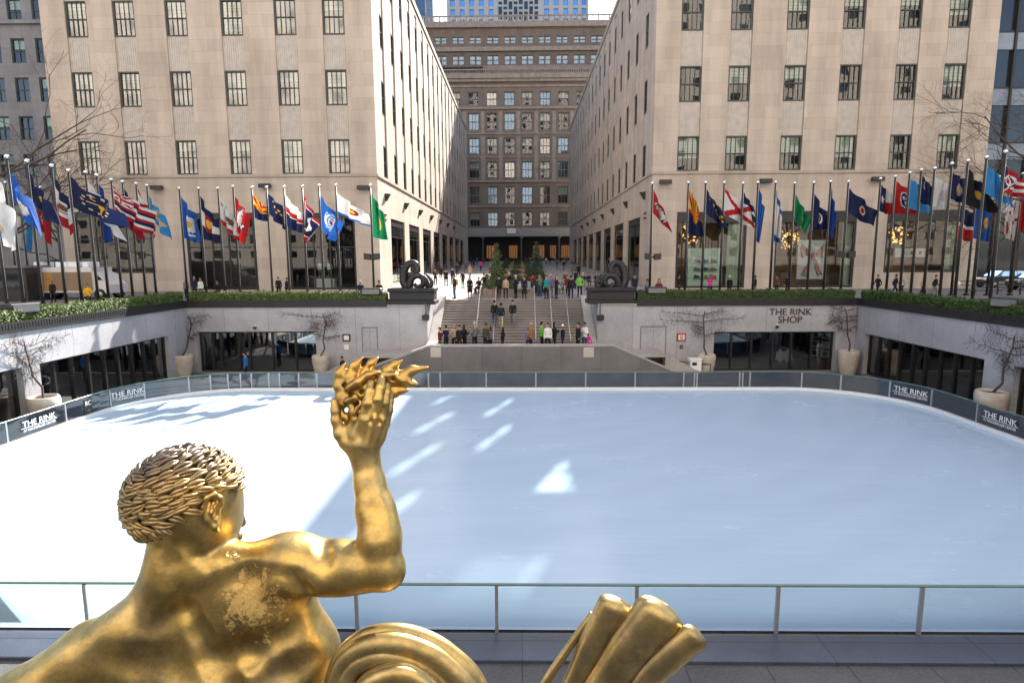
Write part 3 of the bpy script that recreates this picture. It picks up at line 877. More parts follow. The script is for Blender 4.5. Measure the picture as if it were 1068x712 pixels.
    if sgn > 0:
        iw((xa+1,YF+1.2,ZC),(xb-1,YF+1.2,ZC),(xb-1,YF+1.2,zt_),(xa+1,YF+1.2,zt_)); iw((xside-1.2,YF+1.2,ZC),(xside-1.2,yend-1,ZC),(xside-1.2,yend-1,zt_),(xside-1.2,YF+1.2,zt_))
    else:
        zf = ROW0+ROWP*2-.8      # floor under the added roof opening, space above kept clear for sun
        iw((xa+1,YF+1.2,ZC),(xb-1,YF+1.2,ZC),(xb-1,YF+1.2,zf),(xa+1,YF+1.2,zf)); iw((xside+1.2,YF+1.2,ZC),(xside+1.2,yend-1,ZC),(xside+1.2,yend-1,zf),(xside+1.2,YF+1.2,zf))
        iw((22,YF+1.2,zf),(xb-1,YF+1.2,zf),(xb-1,YF+1.2,zt_),(22,YF+1.2,zt_)); iw((xside+1.2,88,zf),(xside+1.2,yend-1,zf),(xside+1.2,yend-1,zt_),(xside+1.2,88,zt_))
        iw((xside+.3,YF+.3,zf),(22,YF+.3,zf),(22,88,zf),(xside+.3,88,zf)); iw((22,YF+1.2,zf),(22,88,zf),(22,88,zt_),(22,YF+1.2,zt_)); iw((xside+1.2,88,zf),(22,88,zf),(22,88,zt_),(xside+1.2,88,zt_))
    b.build('interior', M['dark'], r)
    # garden-side shop windows
    for (a0, a1, z0, z1) in sshop:
        w, h = a1-a0, z1-z0
        fb = MB(); fr = .16
        fb.box(-w/2, -w/2+fr, 0, .12, 0, h); fb.box(w/2-fr, w/2, 0, .12, 0, h); fb.box(-w/2+fr, w/2-fr, 0, .12, 0, .2); fb.box(-w/2+fr, w/2-fr, 0, .12, h-.7, h)
        fb.box(-.05, .05, .02, .10, .2, h-.7); fb.box(-w/2+fr, -.05, .02, .10, h*.72, h*.72+.1); fb.box(.05, w/2-fr, .02, .10, h*.72, h*.72+.1)
        fo = fb.build('shop_window', M['black'], r, Vector((xside-sgn*.14, YF+(a0+a1)/2, ZS+z0))-o); fo.rotation_euler = (0,0,rz)
        gb = MB(); gb.face([(-w/2+fr,.06,.2),(w/2-fr,.06,.2),(w/2-fr,.06,h-.7),(-w/2+fr,.06,h-.7)]); gb.build('pane', M['glassB'], fo)
        room(fo, Vector((0,.15,0)), 0, w-.1, h-.05, 4, M['shopside'], M['shopfloor'], .05)
    # floodlights
    lamp = MB()
    lamp.bbox(-.55, .55, -.62, -.22, -.2, .16, .03); lamp.box(-.08, .08, -.22, 0, -.06, .06)
    lo = lamp.build('floodlight', M['black']); lme = lo.data; bpy.data.objects.remove(lo)
    fl = ((166, 196), (278, 194), (380, 196)) if sgn > 0 else ((693, 190), (797, 189), (913, 187))
    for px, py in fl:
        q = onY(px, py, YF); add_obj('floodlight', lme, r, q-o)
    fl2 = MB(); fl2.mesh([(-.15,0,.36),(.15,0,.36),(.15,-.55,.30),(-.15,-.55,.30),(-.12,0,-.42),(.12,0,-.42),(.12,-.16,-.38),(-.12,-.16,-.38)], [(0,1,2,3),(4,7,6,5),(0,4,5,1),(1,5,6,2),(2,6,7,3),(3,7,4,0)])
    lo = fl2.build('wall_lantern', M['black']); lme2 = lo.data; bpy.data.objects.remove(lo)
    for k in range(7):
        add_obj('wall_lantern', lme2, r, Vector((xside+sgn*.02, 60.0+9.9*k, 13.5))-o, rz)
    # small bracket bars near the corner
    sb = MB(); [sb.box(xside+sgn*.02-o.x, xside+sgn*.1-o.x, 2.3, 3.2, zz-o.z, zz+.12-o.z) for zz in (11.7, 11.25)]
    sb.build('vent', M['black'], r)
    return r
M['shopA'] = mat('tan_shop_wall', (.26,.17,.10), .7, var=.25, scale=1.2)
M['shopB'] = mat('pale_shop_wall', (.42,.36,.28), .7, var=.15, scale=1.2)
def shop_front(r, x0, x1, z0, z1, bars, gm, wallm, top=.9, transom=None, deep=4.0):
    o = Vector(r.location); w, h = x1-x0, z1-z0
    fb = MB(); fr = .2
    fb.box(-w/2, -w/2+fr, 0, .14, 0, h); fb.box(w/2-fr, w/2, 0, .14, 0, h); fb.box(-w/2+fr, w/2-fr, 0, .14, 0, .18); fb.box(-w/2+fr, w/2-fr, 0, .14, h-top, h)
    xs = [-w/2+fr+(w-2*fr)*k for k in bars]
    for x in xs: fb.box(x-.06, x+.06, .01, .12, .18, h-top)
    if transom:
        ed = [-w/2+fr]+xs+[w/2-fr]
        for a, c in zip(ed, ed[1:]):
            fb.box(a+(.06 if a != ed[0] else 0), c-(.06 if c != ed[-1] else 0), .02, .10, transom, transom+.1)
    fo = fb.build('shop_window', M['black'], r, Vector(((x0+x1)/2, YF+.12, z0))-o)
    gb = MB(); gb.face([(-w/2+fr,.07,.18),(w/2-fr,.07,.18),(w/2-fr,.07,h-top),(-w/2+fr,.07,h-top)]); gb.build('pane', gm, fo)
    room(fo, Vector((0,.16,0)), 0, w-.1, h-.05, deep, wallm, M['shopfloor'], .05)
    return fo
def zz(px, py): return onY(px, py, YF).z
def xx(px, py): return onY(px, py, YF).x
shL = [(xx(78,250), xx(160,250), zz(110,285), zz(110,221)), (xx(195,260), xx(266,260), ZS+.12, zz(230,222)), (xx(301,260), xx(371,260), ZS+.12, zz(330,222))]
shR = [(xx(705,260), xx(778,260), ZS+.12, zz(740,221)), (xx(808,260), xx(892,260), ZS+.12, zz(850,220)), (xx(923,260), xx(1001,260), zz(960,284), zz(960,219))]
left_b = limestone_block('pale limestone building left of the gardens, its garden side in full sun', -43.75, -13.45, -13.45, 1,
    [-40.45,-36.08,-31.28,-26.21,-21.34,-16.94], 60.8, 4.98, 18, shL, M['glassA'], 152)
right_b = limestone_block('pale limestone building right of the gardens, shaded, with half drawn window blinds', 12.2, 42.7, 12.2, -1,
    [15.44,19.84,24.84,29.83,34.8,39.15], 61.2, 5.05, 18, shR, M['glassB'], 152)
for i, (x0,x1,z0,z1) in enumerate(shL):
    shop_front(left_b, x0, x1, z0, z1, [.25,.5,.75] if i == 0 else [.36,.62], M['glassC'], M['dark'] if i == 2 else M['shopwall'], .5, (z1-z0)*.55)
fR = []
for i, (x0,x1,z0,z1) in enumerate(shR):
    fR.append(shop_front(right_b, x0, x1, z0, z1, [], M['glassC'], M['shopA'], 1.0))

# ------------------------------------------------------------------ brown department store at the end of the gardens
YS = 168.0
M['brown'] = ashlar('brown_stone', (.25,.21,.182), (.215,.18,.155), (.15,.125,.108), 3.2, 1.3, .02, stain=.25)
M['brown2'] = ashlar('brown_brick', (.235,.185,.155), (.205,.16,.133), (.15,.122,.105), 1.2, .5, .02, stain=.25)
M['brownT'] = mat('brown_stone_trim', (.29,.25,.218), .7, var=.2, scale=1)
M['skyglass'] = glass('sky_reflecting_glass', (.5,.6,.7), .26, .08, wob=.004, wscale=.4, gcol=(.5,.72,1))
M['framegrey'] = mat('grey_steel_frame', (.16,.16,.155), .5, var=.1)
store = empty('department_store', (0, YS, ZS), 'brown stone department store with rows of wide windows closing the far end of the gardens', 'building')
so2 = Vector(store.location)
def sx(px): return onY(px, 200, YS).x
def sz(py): return onY(544, py, YS).z
cols = [sx(p) for p in (476.5, 495, 513.5, 531.7, 549.9, 568.4, 587, 605.5)]
rows = [(sz(236),sz(221)), (sz(212.5),sz(194.5)), (sz(185.5),sz(168.5)), (sz(160.5),sz(143.5)), (sz(135.5),sz(117.5)), (sz(110),sz(95.5))]
holes = []
ww = 2.9
xa, xb = sx(440), sx(640)
for c in cols:
    for z0, z1 in rows: holes.append((c-ww/2-xa, c+ww/2-xa, z0-ZS, z1-ZS))
ZM = sz(83)
b = MB(); wall(b, Vector((xa, YS, ZS))-so2, (1,0,0), xb-xa, ZM-ZS, holes+[], (0,1,0), .6)
b.face([Vector(q)-so2 for q in ((xa-30,YS+12,ZM-.05),(xb+30,YS+12,ZM-.05),(xb+30,YS,ZM-.05),(xa-30,YS,ZM-.05))])
b.build('wall', M['brown'], store)
for ci, c in enumerate(cols):
    for ri, (z0, z1) in enumerate(rows):
        window(store, Vector((c, YS+.4, z0))-so2, 0, 'store%d' % ri, ww, z1-z0, [M['skyglass'],M['glassB'],M['glassB'],M['glassB'],M['skyglass'],M['glassA'],M['glassB']][(ci*2+ri*3) % 7], .2, 3, 2, .25, .12, M['framegrey'], blind=[0,.4,0,.5][(ci*3+ri) % 4])
b = MB()
def band(y, z0, z1, pr, x0=None, x1=None):
    b.box((x0 if x0 is not None else xa)-so2.x, (x1 if x1 is not None else xb)-so2.x, y-pr-YS, y-.003-YS, z0-ZS, z1-ZS)
for py, h, pr in ((190, .5, .5), (216, .4, .4), (140, .3, .25), (164, .25, .25), (114, .6, .5), (91, .5, .4)): band(YS, sz(py), sz(py)+h, pr)
band(YS, ZM, ZM+1.2, 1.6); band(YS, ZM-.7, ZM-.003, 1.0)
for c0, c1 in zip(cols, cols[1:]):
    xm = (c0+c1)/2
    for zA, zB in ((sz(189), sz(143)), (sz(139), sz(116))): band(YS, zA, zB, .18, xm-.5, xm+.5)
b.build('cornice', M['brownT'], store)
# balustrade
b = MB()
x = xa
while x < xb:
    b.box(x-so2.x, x+.22-so2.x, -1.3, -1.0, ZM+1.2-ZS, ZM+2.1-ZS); x += .6
b.box(xa-so2.x, xb-so2.x, -1.35, -.95, ZM+2.1-ZS, ZM+2.4-ZS)
b.build('balustrade', M['brownT'], store)
# upper storeys set back
Y2 = YS+6
def sx2(px): return onY(px, 50, Y2).x
def sz2(py): return onY(544, py, Y2).z
xa2, xb2 = sx2(425), sx2(660)
c2 = []
for k in range(13): c2.append(sx2(441.5+18.1*k))
r2 = [(sz2(67), sz2(57.5)), (sz2(45), sz2(38))]
Z2, Z3 = sz2(54), sz2(27)
holes = []
for c in c2:
    for z0, z1 in r2:
        for s in (-1.0, 1.0): holes.append((c+s*.85-.75-xa2, c+s*.85+.75-xa2, z0-ZS, z1-ZS))
holes = [h for h in holes if h[0] > 0 and h[1] < xb2-xa2]
b = MB(); wall(b, Vector((xa2, Y2, ZS))-so2, (1,0,0), xb2-xa2, Z3-ZS, holes, (0,1,0), .5)
b.face([Vector(q)-so2 for q in ((xa2,Y2+30,Z3-.05),(xb2,Y2+30,Z3-.05),(xb2,Y2,Z3-.05),(xa2,Y2,Z3-.05))])
b.build('upper_wall', M['brown2'], store)
wme = {}
for hk in holes:
    window(store, Vector((xa2+(hk[0]+hk[1])/2, Y2+.3, ZS+hk[2]))-so2, 0, 'up%.1f' % hk[2], hk[1]-hk[0], hk[3]-hk[2], M['skyglass'], .12, 1, 2, .2, .1, M['framegrey'], blind=.3)
b = MB()
for z, h, pr in ((Z2, 1.1, .9), (Z3-.6, 1.5, 1.1), (sz2(72), .8, .5)):
    b.box(xa2-so2.x, xb2-so2.x, Y2-pr-YS, Y2-.003-YS, z-ZS, z+h-ZS)
x = xa2
while x < xb2:
    b.box(x-so2.x, x+.3-so2.x, Y2-.9-YS, Y2-.5-YS, Z3+.9-ZS, Z3+2.2-ZS); x += 1.5
b.box(xa2-so2.x, xb2-so2.x, Y2-.95-YS, Y2-.45-YS, Z3+2.2-ZS, Z3+2.45-ZS)
b.build('cornice', M['brownT'], store)
b = MB(); b.face([Vector(q)-so2 for q in ((xa,YS+2.2,ZS),(xb,YS+2.2,ZS),(xb,YS+2.2,ZM-.1),(xa,YS+2.2,ZM-.1))]); b.face([Vector(q)-so2 for q in ((xa2,Y2+2.2,ZM),(xb2,Y2+2.2,ZM),(xb2,Y2+2.2,Z3-.1),(xa2,Y2+2.2,Z3-.1))])
b.build('interior', M['dark'], store)
# ground-floor canopy on columns, dark shopfronts behind
b = MB(); ca0, ca1 = sz(247), sz(238.5)
b.box(xa-so2.x, xb-so2.x, -4.5, -.6, ca0-ZS, ca0+.5-ZS); b.box(xa-so2.x, xb-so2.x, -4.6, -4.51, ca0+.5-ZS, ca1-ZS)
b.build('canopy', mat('grey_canopy', (.30,.30,.31), .6, var=.1), store)
for px in (504, 543.5, 582.5):
    b = MB(); x = sx(px)-so2.x
    b.tube([(x,-4.2,1.9),(x,-4.2,ca0-ZS-.6),(x,-4.2,ca0-ZS)], [.22,.2,.75], 10); b.build('column', M['framegrey'], store)
b = MB(); b.box(sx(529)-so2.x, sx(538)-so2.x, -4.72, -4.61, sz(244)-ZS, sz(239)-ZS); b.build('sign_board', M['whiteplastic'], store)
b = MB(); b.box(xa-so2.x, xb-so2.x, -.3, -.01, 0, sz(238)-ZS); b.build('shop_front', M['dark'], store)
M['warmlit'] = emis('warm_lit_shop', (1.0,.42,.13), .05)
M['warmlit'].node_tree.nodes['Principled BSDF'].inputs['Base Color'].default_value = (.05,.03,.02,1)
for px, w in ((512, 2.6), (535, 2.2), (562, 3.0), (577, 1.6), (590, 2.2)):
    b = MB(); x = sx(px)-so2.x; b.box(x-w/2, x+w/2, -.36, -.31, sz(269)-ZS, sz(256)-ZS)
    for kx in (-.3, 0, .3): b.box(x+w*kx-.08, x+w*kx+.08, -.42, -.365, sz(269)-ZS, sz(256)-ZS, 1)
    b.build('shop_window', [M['warmlit'], M['dark']], store)

# dark terrace awning on the setback seen beside the left building
aw = empty('roof_awning', (sx2(470), YS+1, sz(78)), 'dark flat awning on the store terrace beside the left building', 'awning')
b = MB(); xq0, xq1 = sx(458)-aw.location.x, sx(505)-aw.location.x
b.box(xq0, xq1, -2, 2, sz(71.5)-aw.location.z, sz(70)-aw.location.z)
b.build('canopy', M['black'], aw)
for x in (xq0+.4, xq1-.4):
    b = MB(); b.box(x-.1, x+.1, -1.9, -1.7, ZM+2.4-aw.location.z, sz(71.5)-aw.location.z); b.build('post', M['black'], aw)

# ------------------------------------------------------------------ pale tower far behind
YT = 330.0
def tx(px): return onY(px, 10, YT).x
def tz(py): return onY(544, py, YT).z
M['palewall'] = mat('pale_tower_wall', (.50,.49,.47), .7, var=.08, scale=.3)
M['blueglass'] = glass('blue_tower_glass', (.03,.05,.1), .55, .02, wob=.01, wscale=.2, gcol=(.30,.55,.95))
tower = empty('office_tower', (tx(540), YT, ZS), 'pale office tower with blue windows and a dark central bay behind the brown store', 'building')
to = Vector(tower.location)
txa, txb = tx(466), tx(614); tb0, tb1 = tx(519), tx(562)
ztop = 190
def twin(xa_, xb_, cpx, wpx, nr):
    hs = []
    for c in cpx:
        x = tx(c)
        for k in range(nr):
            z0 = tz(27.5)+k*tz(0)*0 + k*(tz(17)-tz(27.5))
            hs.append((x-tx(544+wpx/2)+tx(544)-xa_, x+tx(544+wpx/2)-tx(544)-xa_, z0-ZS, z0+(tz(20)-tz(27.5))-ZS))
    return hs
hA = twin(txa, tb0, (472, 482, 492, 502, 512), 5, 5); hB = twin(tb1, txb, (570, 580, 590, 600, 609), 5, 5)
b = MB()
wall(b, Vector((txa, YT, ZS))-to, (1,0,0), tb0-txa, ztop-ZS, hA, (0,1,0), .8)
wall(b, Vector((tb1, YT, ZS))-to, (1,0,0), txb-tb1, ztop-ZS, hB, (0,1,0), .8)
b.face([Vector(q)-to for q in ((txb,YT,ZS),(txb,YT+40,ZS),(txb,YT+40,ztop),(txb,YT,ztop))])
b.face([Vector(q)-to for q in ((txa,YT,ZS),(txa,YT+40,ZS),(txa,YT+40,ztop),(txa,YT,ztop))])
b.face([Vector(q)-to for q in ((txa,YT,ztop),(txb,YT,ztop),(txb,YT+40,ztop),(txa,YT+40,ztop))])
b.build('wall', M['palewall'], tower)
for hs, x0 in ((hA, txa), (hB, tb1)):
    for h in hs:
        window(tower, Vector((x0+(h[0]+h[1])/2, YT+.4, ZS+h[2]))-to, 0, 'tw', h[1]-h[0], h[3]-h[2], M['blueglass'], .15, 1, 1, .3, .1, M['framegrey'])
b = MB(); b.box(tb0-to.x, tb1-to.x, 1.0, 2.0, 0, ztop-ZS); b.build('glass_bay', mat('dark_tower_glass', (.03,.035,.045), .12, var=.4, scale=.25, spec=.8), tower)
b = MB()
for k in range(9):
    x = tb0+(tb1-tb0)*k/8; b.box(x-.35-to.x, x+.35-to.x, .3, .99, 0, ztop-ZS)
for k in range(40):
    z = tz(27.5)+k*(tz(17)-tz(27.5))*.5
    for j in range(8):
        xl = tb0+(tb1-tb0)*j/8+.36; xr = tb0+(tb1-tb0)*(j+1)/8-.36
        if (j+k) % 3: b.box(xl-to.x, xr-to.x, .6, .98, z-ZS, z+1.0-ZS)
b.build('mullion', M['palewall'], tower)
# dark blue building peeping out beside the left roof
bb_ = empty('blue_building', (onY(440, 12, 240).x, 240, ZS), 'narrow blue glass building peeping over the left roof beside the sky', 'building')
x0, x1 = onY(400, 12, 240).x, onY(444, 12, 240).x; zt = onY(440, -60, 240).z
b = MB(); b.box(x0-bb_.location.x, x1-bb_.location.x, 0, 20, 0, zt-ZS); b.build('glass_wall', mat('blue_facade', (.07,.12,.22), .15, var=.3, scale=.3, spec=.8), bb_)
b = MB()
for k in range(5):
    x = x0+(x1-x0)*k/4; b.box(x-.15-bb_.location.x, x+.15-bb_.location.x, -.25, -.005, 0, zt-ZS)
for k in range(28):
    z = 2+k*3.4
    for j in range(4): b.box(x0+(x1-x0)*j/4+.16-bb_.location.x, x0+(x1-x0)*(j+1)/4-.16-bb_.location.x, -.2, -.005, z, z+.5)
b.build('mullion', M['palewall'], bb_)

# ------------------------------------------------------------------ grey building on the far left, glass block on the far right
YL = 82.0
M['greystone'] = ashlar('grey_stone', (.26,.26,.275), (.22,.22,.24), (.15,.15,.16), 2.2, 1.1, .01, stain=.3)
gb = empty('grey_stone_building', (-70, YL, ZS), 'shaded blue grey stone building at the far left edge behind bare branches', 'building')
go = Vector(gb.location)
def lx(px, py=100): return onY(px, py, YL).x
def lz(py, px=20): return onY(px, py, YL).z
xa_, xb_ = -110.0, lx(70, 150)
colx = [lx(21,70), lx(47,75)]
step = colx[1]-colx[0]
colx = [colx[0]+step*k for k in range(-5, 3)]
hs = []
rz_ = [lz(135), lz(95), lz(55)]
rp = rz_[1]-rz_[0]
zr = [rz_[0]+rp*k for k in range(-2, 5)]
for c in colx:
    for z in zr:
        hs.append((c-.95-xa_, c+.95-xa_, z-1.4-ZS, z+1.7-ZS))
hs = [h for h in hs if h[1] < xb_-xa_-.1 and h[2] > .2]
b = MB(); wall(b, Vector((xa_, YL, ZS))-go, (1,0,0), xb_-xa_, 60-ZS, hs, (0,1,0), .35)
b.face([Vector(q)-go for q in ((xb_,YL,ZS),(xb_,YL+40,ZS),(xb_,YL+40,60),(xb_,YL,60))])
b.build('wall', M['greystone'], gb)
for h in hs:
    window(gb, Vector((xa_+(h[0]+h[1])/2, YL+.15, ZS+h[2]))-go, 0, 'grey', h[1]-h[0], h[3]-h[2], M['glassB'], .14, 2, 2, .16, .07, blind=random.choice([0,.4]))
b = MB(); b.box(xa_-go.x, xb_-go.x, -.5, -.003, lz(26)-ZS, lz(22)-ZS); b.box(xa_-go.x, xb_-go.x, -.3, -.003, lz(172)-ZS, lz(169)-ZS); b.build('cornice', M['greystone'], gb)
b = MB(); b.face([Vector(q)-go for q in ((xa_,YL+1.2,ZS),(xb_-.5,YL+1.2,ZS),(xb_-.5,YL+1.2,59),(xa_,YL+1.2,59))]); b.build('interior', M['dark'], gb)

YR = 80.0
gr = empty('glass_office_block', (75, YR, ZS), 'dark glass office block with pale spandrel panels at the far right edge', 'building')
ro = Vector(gr.location)
def qx(px, py=100): return onY(px, py, YR).x
def qz(py): return onY(1055, py, YR).z
xa_, xb_ = qx(1026,120), 130.0
M['dkglass'] = mat('dark_office_glass', (.015,.02,.03), .06, var=.4, scale=.4, spec=.9)
M['paleblue'] = mat('pale_blue_spandrel', (.25,.30,.38), .35, var=.2, scale=.5)
b = MB(); b.box(xa_-ro.x, xb_-ro.x, .3, 30, 0, 70-ZS); b.build('glass_wall', M['dkglass'], gr)
zs_ = [qz(158)+k*(qz(101)-qz(158)) for k in range(-1, 9)]
bw = 3.05
nb_ = int((xb_-xa_)/bw)
b = MB()
for k in range(min(nb_, 14)):
    x = xa_+bw*k
    b.box(x-.14-ro.x, x+.14-ro.x, -.12, .296, 0, 70-ZS)
b.build('mullion', M['black'], gr)
for z in zs_:
    for k in range(min(nb_, 9)):
        x = xa_+bw*k
        b = MB(); b.box(x+.145-ro.x, x+bw-.145-ro.x, .12, .295, z-1.0-ZS, z+1.0-ZS); b.box(x+.145-ro.x, x+bw-.145-ro.x, .05, .295, z+1.005-ZS, z+1.2-ZS, 1)
        b.build('spandrel_panel', [M['paleblue'], M['black']], gr)

# ------------------------------------------------------------------ sunlit tower behind the viewer (seen in the panes and the gilding)
M['towerstone'] = ashlar('tower_stone', (.60,.545,.49), (.55,.50,.45), (.42,.38,.34), 2.4, 1.2, .01, stain=.2)
M['basegran'] = granite('dark_base_granite', (.05,.05,.052), .4, 20)
bk = empty('stone_tower', (0, -30, -4), 'tall limestone tower standing behind the viewer across the rink', 'building')
bo = Vector(bk.location)
hs = []
for k in range(-28, 29):
    hs.append((k*4.6-1.0+130, k*4.6+1.0+130, 6, 150))
b = MB(); wall(b, Vector((-130,-30,-4))-bo, (1,0,0), 260, 160, hs, (0,-1,0), .5)
b.face([Vector(q)-bo for q in ((-130,-60,-4),(-130,-30,-4),(-130,-30,156),(-130,-60,156))]); b.face([Vector(q)-bo for q in ((130,-60,-4),(130,-30,-4),(130,-30,156),(130,-60,156))])
b.build('wall', M['towerstone'], bk)
b = MB(); b.box(-40-bo.x, 40-bo.x, .02, 3.5, 0, 11.5); b.build('base', M['basegran'], bk)
for h in hs:
    b = MB(); x0 = h[0]-130; z = 6
    while z < 148:
        b.box(x0+.01, x0+1.99, -.45, -.2, z, z+2.0, 0); b.box(x0+.01, x0+1.99, -.5, -.36, z+2.003, z+3.797, 1); z += 3.8
    b.build('window_bay', [M['spandrel'], M['dkglass']], bk)
# ------------------------------------------------------------------ implicit-surface modelling for bodies
class SDF:
    """union of round cones and ellipsoids with soft joints, meshed by surface nets"""
    def __init__(s): s.p = []
    def cap(s, a, b, ra, rb=None, k=6, op='+', tagv=0):
        s.p.append(('c', np.array(a, float), np.array(b, float), float(ra), float(rb if rb is not None else ra), k, op)); return s
    def ell(s, c, r, k=6, op='+', R=None):
        s.p.append(('e', np.array(c, float), np.array(r, float), R, None, k, op)); return s
    def chain(s, pts, rs, k=4, op='+'):
        for i in range(len(pts)-1): s.cap(pts[i], pts[i+1], rs[i], rs[i+1], k, op)
        return s
    def ev(s, X, Y, Z):
        shape = np.broadcast_shapes(X.shape, Y.shape, Z.shape)
        F = np.full(shape, 1e3, np.float32)
        xs, ys, zs = X.ravel(), Y.ravel(), Z.ravel()
        for kind, a, b, ra, rb, k, op in s.p:
            if kind == 'c':
                r = max(ra, rb); lo = np.minimum(a, b)-r; hi = np.maximum(a, b)+r
            else:
                m = b.max() if ra is not None else b
                lo = a-m; hi = a+m
            mg = k*1.5+ (xs[1]-xs[0])*3
            lo = lo-mg; hi = hi+mg
            i0, i1 = np.searchsorted(xs, lo[0]), np.searchsorted(xs, hi[0])
            j0, j1 = np.searchsorted(ys, lo[1]), np.searchsorted(ys, hi[1])
            k0, k1 = np.searchsorted(zs, lo[2]), np.searchsorted(zs, hi[2])
            if i1 <= i0 or j1 <= j0 or k1 <= k0: continue
            x = xs[i0:i1][:,None,None]; y = ys[j0:j1][None,:,None]; z = zs[k0:k1][None,None,:]
            if kind == 'c':
                d = b-a; L2 = max(1e-9, float(d@d))
                t = ((x-a[0])*d[0]+(y-a[1])*d[1]+(z-a[2])*d[2])/L2
                t = np.clip(t, 0, 1)
                D = np.sqrt((x-a[0]-t*d[0])**2+(y-a[1]-t*d[1])**2+(z-a[2]-t*d[2])**2) - (ra+(rb-ra)*t)
            else:
                px, py, pz = x-a[0], y-a[1], z-a[2]
                if ra is not None:
                    R = ra
                    px, py, pz = (px*R[0][0]+py*R[0][1]+pz*R[0][2]), (px*R[1][0]+py*R[1][1]+pz*R[1][2]), (px*R[2][0]+py*R[2][1]+pz*R[2][2])
                q0 = np.sqrt((px/b[0])**2+(py/b[1])**2+(pz/b[2])**2)
                q1 = np.sqrt((px/b[0]**2)**2+(py/b[1]**2)**2+(pz/b[2]**2)**2)
                D = q0*(q0-1)/np.maximum(q1, 1e-6)
            sub = F[i0:i1, j0:j1, k0:k1]
            if op == '+':
                h = np.maximum(k-np.abs(sub-D), 0)/max(k, 1e-6)
                F[i0:i1, j0:j1, k0:k1] = np.minimum(sub, D)-h*h*k*.25
            else:
                h = np.maximum(k-np.abs(sub+D), 0)/max(k, 1e-6)
                F[i0:i1, j0:j1, k0:k1] = np.maximum(sub, -D)+h*h*k*.25
        return F
def surface_nets(F, xs, ys, zs):
    nx, ny, nz = F.shape
    S = F < 0
    c = np.zeros((nx-1, ny-1, nz-1), np.int8)
    for i in (0,1):
        for j in (0,1):
            for k in (0,1): c += S[i:nx-1+i, j:ny-1+j, k:nz-1+k]
    act = (c > 0) & (c < 8)
    idx = np.full(act.shape, -1, np.int64); I = np.argwhere(act); idx[act] = np.arange(len(I))
    acc = np.zeros((len(I), 3)); cnt = np.zeros(len(I))
    corners = [(i,j,k) for i in (0,1) for j in (0,1) for k in (0,1)]
    vals = {q: F[I[:,0]+q[0], I[:,1]+q[1], I[:,2]+q[2]] for q in corners}
    for a in corners:
        for ax in range(3):
            if a[ax]: continue
            b = list(a); b[ax] = 1; b = tuple(b)
            va, vb = vals[a], vals[b]; m = (va < 0) != (vb < 0)
            t = np.where(m, va/np.where(np.abs(va-vb) < 1e-9, 1, va-vb), 0)
            p = np.tile(np.array(a, float), (len(I), 1)); p[:, ax] += t
            acc[m] += p[m]; cnt[m] += 1
    V = I+acc/np.maximum(cnt, 1)[:, None]
    h = np.array([xs[1]-xs[0], ys[1]-ys[0], zs[1]-zs[0]])
    V = V*h+np.array([xs[0], ys[0], zs[0]])
    faces = []
    for ax in range(3):
        A = [slice(None)]*3; B = [slice(None)]*3
        A[ax] = slice(0, -1); B[ax] = slice(1, None)
        s0, s1 = S[tuple(A)], S[tuple(B)]
        E = np.argwhere(s0 != s1)
        u, v = (ax+1) % 3, (ax+2) % 3
        dims = act.shape
        ok = (E[:,u] > 0) & (E[:,v] > 0) & (E[:,u] < dims[u]) & (E[:,v] < dims[v]) & (E[:,ax] < dims[ax])
        E = E[ok]
        fl = s0[tuple(E.T)]
        def id_(du, dv):
            q = E.copy(); q[:,u] -= du; q[:,v] -= dv
            return idx[q[:,0], q[:,1], q[:,2]]
        q = np.stack([id_(1,1), id_(0,1), id_(0,0), id_(1,0)], 1)
        q[~fl] = q[~fl][:, ::-1]
        faces.append(q)
    Fc = np.concatenate(faces); Fc = Fc[(Fc >= 0).all(1)]
    return V, Fc
def relax(V, Fc, n=2, w=.5):
    e = np.concatenate([Fc[:, [0,1]], Fc[:, [1,2]], Fc[:, [2,3]], Fc[:, [3,0]]])
    for _ in range(n):
        acc = np.zeros_like(V); cnt = np.zeros(len(V))
        for a, b in ((0,1),(1,0)):
            for d in range(3): acc[:, d] += np.bincount(e[:, a], V[e[:, b], d], len(V))
            cnt += np.bincount(e[:, a], minlength=len(V))
        V = V*(1-w)+w*acc/np.maximum(cnt, 1)[:, None]
    return V
def sdf_mesh(s, lo, hi, h, smooth=2, disp=None):
    xs = np.arange(lo[0], hi[0]+h, h); ys = np.arange(lo[1], hi[1]+h, h); zs = np.arange(lo[2], hi[2]+h, h)
    F = s.ev(xs[:,None,None], ys[None,:,None], zs[None,None,:])
    V, Fc = surface_nets(F, xs, ys, zs)
    return relax(V, Fc, smooth), Fc
def np_obj(name, V, Fc, mats, parent=None, mi=None, smooth=True):
    me = bpy.data.meshes.new(name)
    me.from_pydata(V.tolist(), [], Fc.tolist())
    if not isinstance(mats, (list, tuple)): mats = [mats]
    for m_ in mats: me.materials.append(m_)
    if mi is not None: me.polygons.foreach_set('material_index', np.asarray(mi, np.int32))
    me.polygons.foreach_set('use_smooth', [smooth]*len(me.polygons))
    me.update()
    o = bpy.data.objects.new(name, me); COL.objects.link(o)
    if parent is not None: o.parent = parent
    return o
# ------------------------------------------------------------------ gilded statue, seen from behind
PXM = 124.0                       # statue model units per metre, statue stands about five metres from the viewer
def sp_(u, v, d):
    s = 1+d/620.0
    return np.array([(u-534)*s, (v-356)*s, d])
R3 = np.array(RCAM)
def to_world(V):
    Q = np.stack([V[:,0], -V[:,1], -(620.0+V[:,2])], 1)/PXM
    return Q@R3.T+np.array(CPOS)

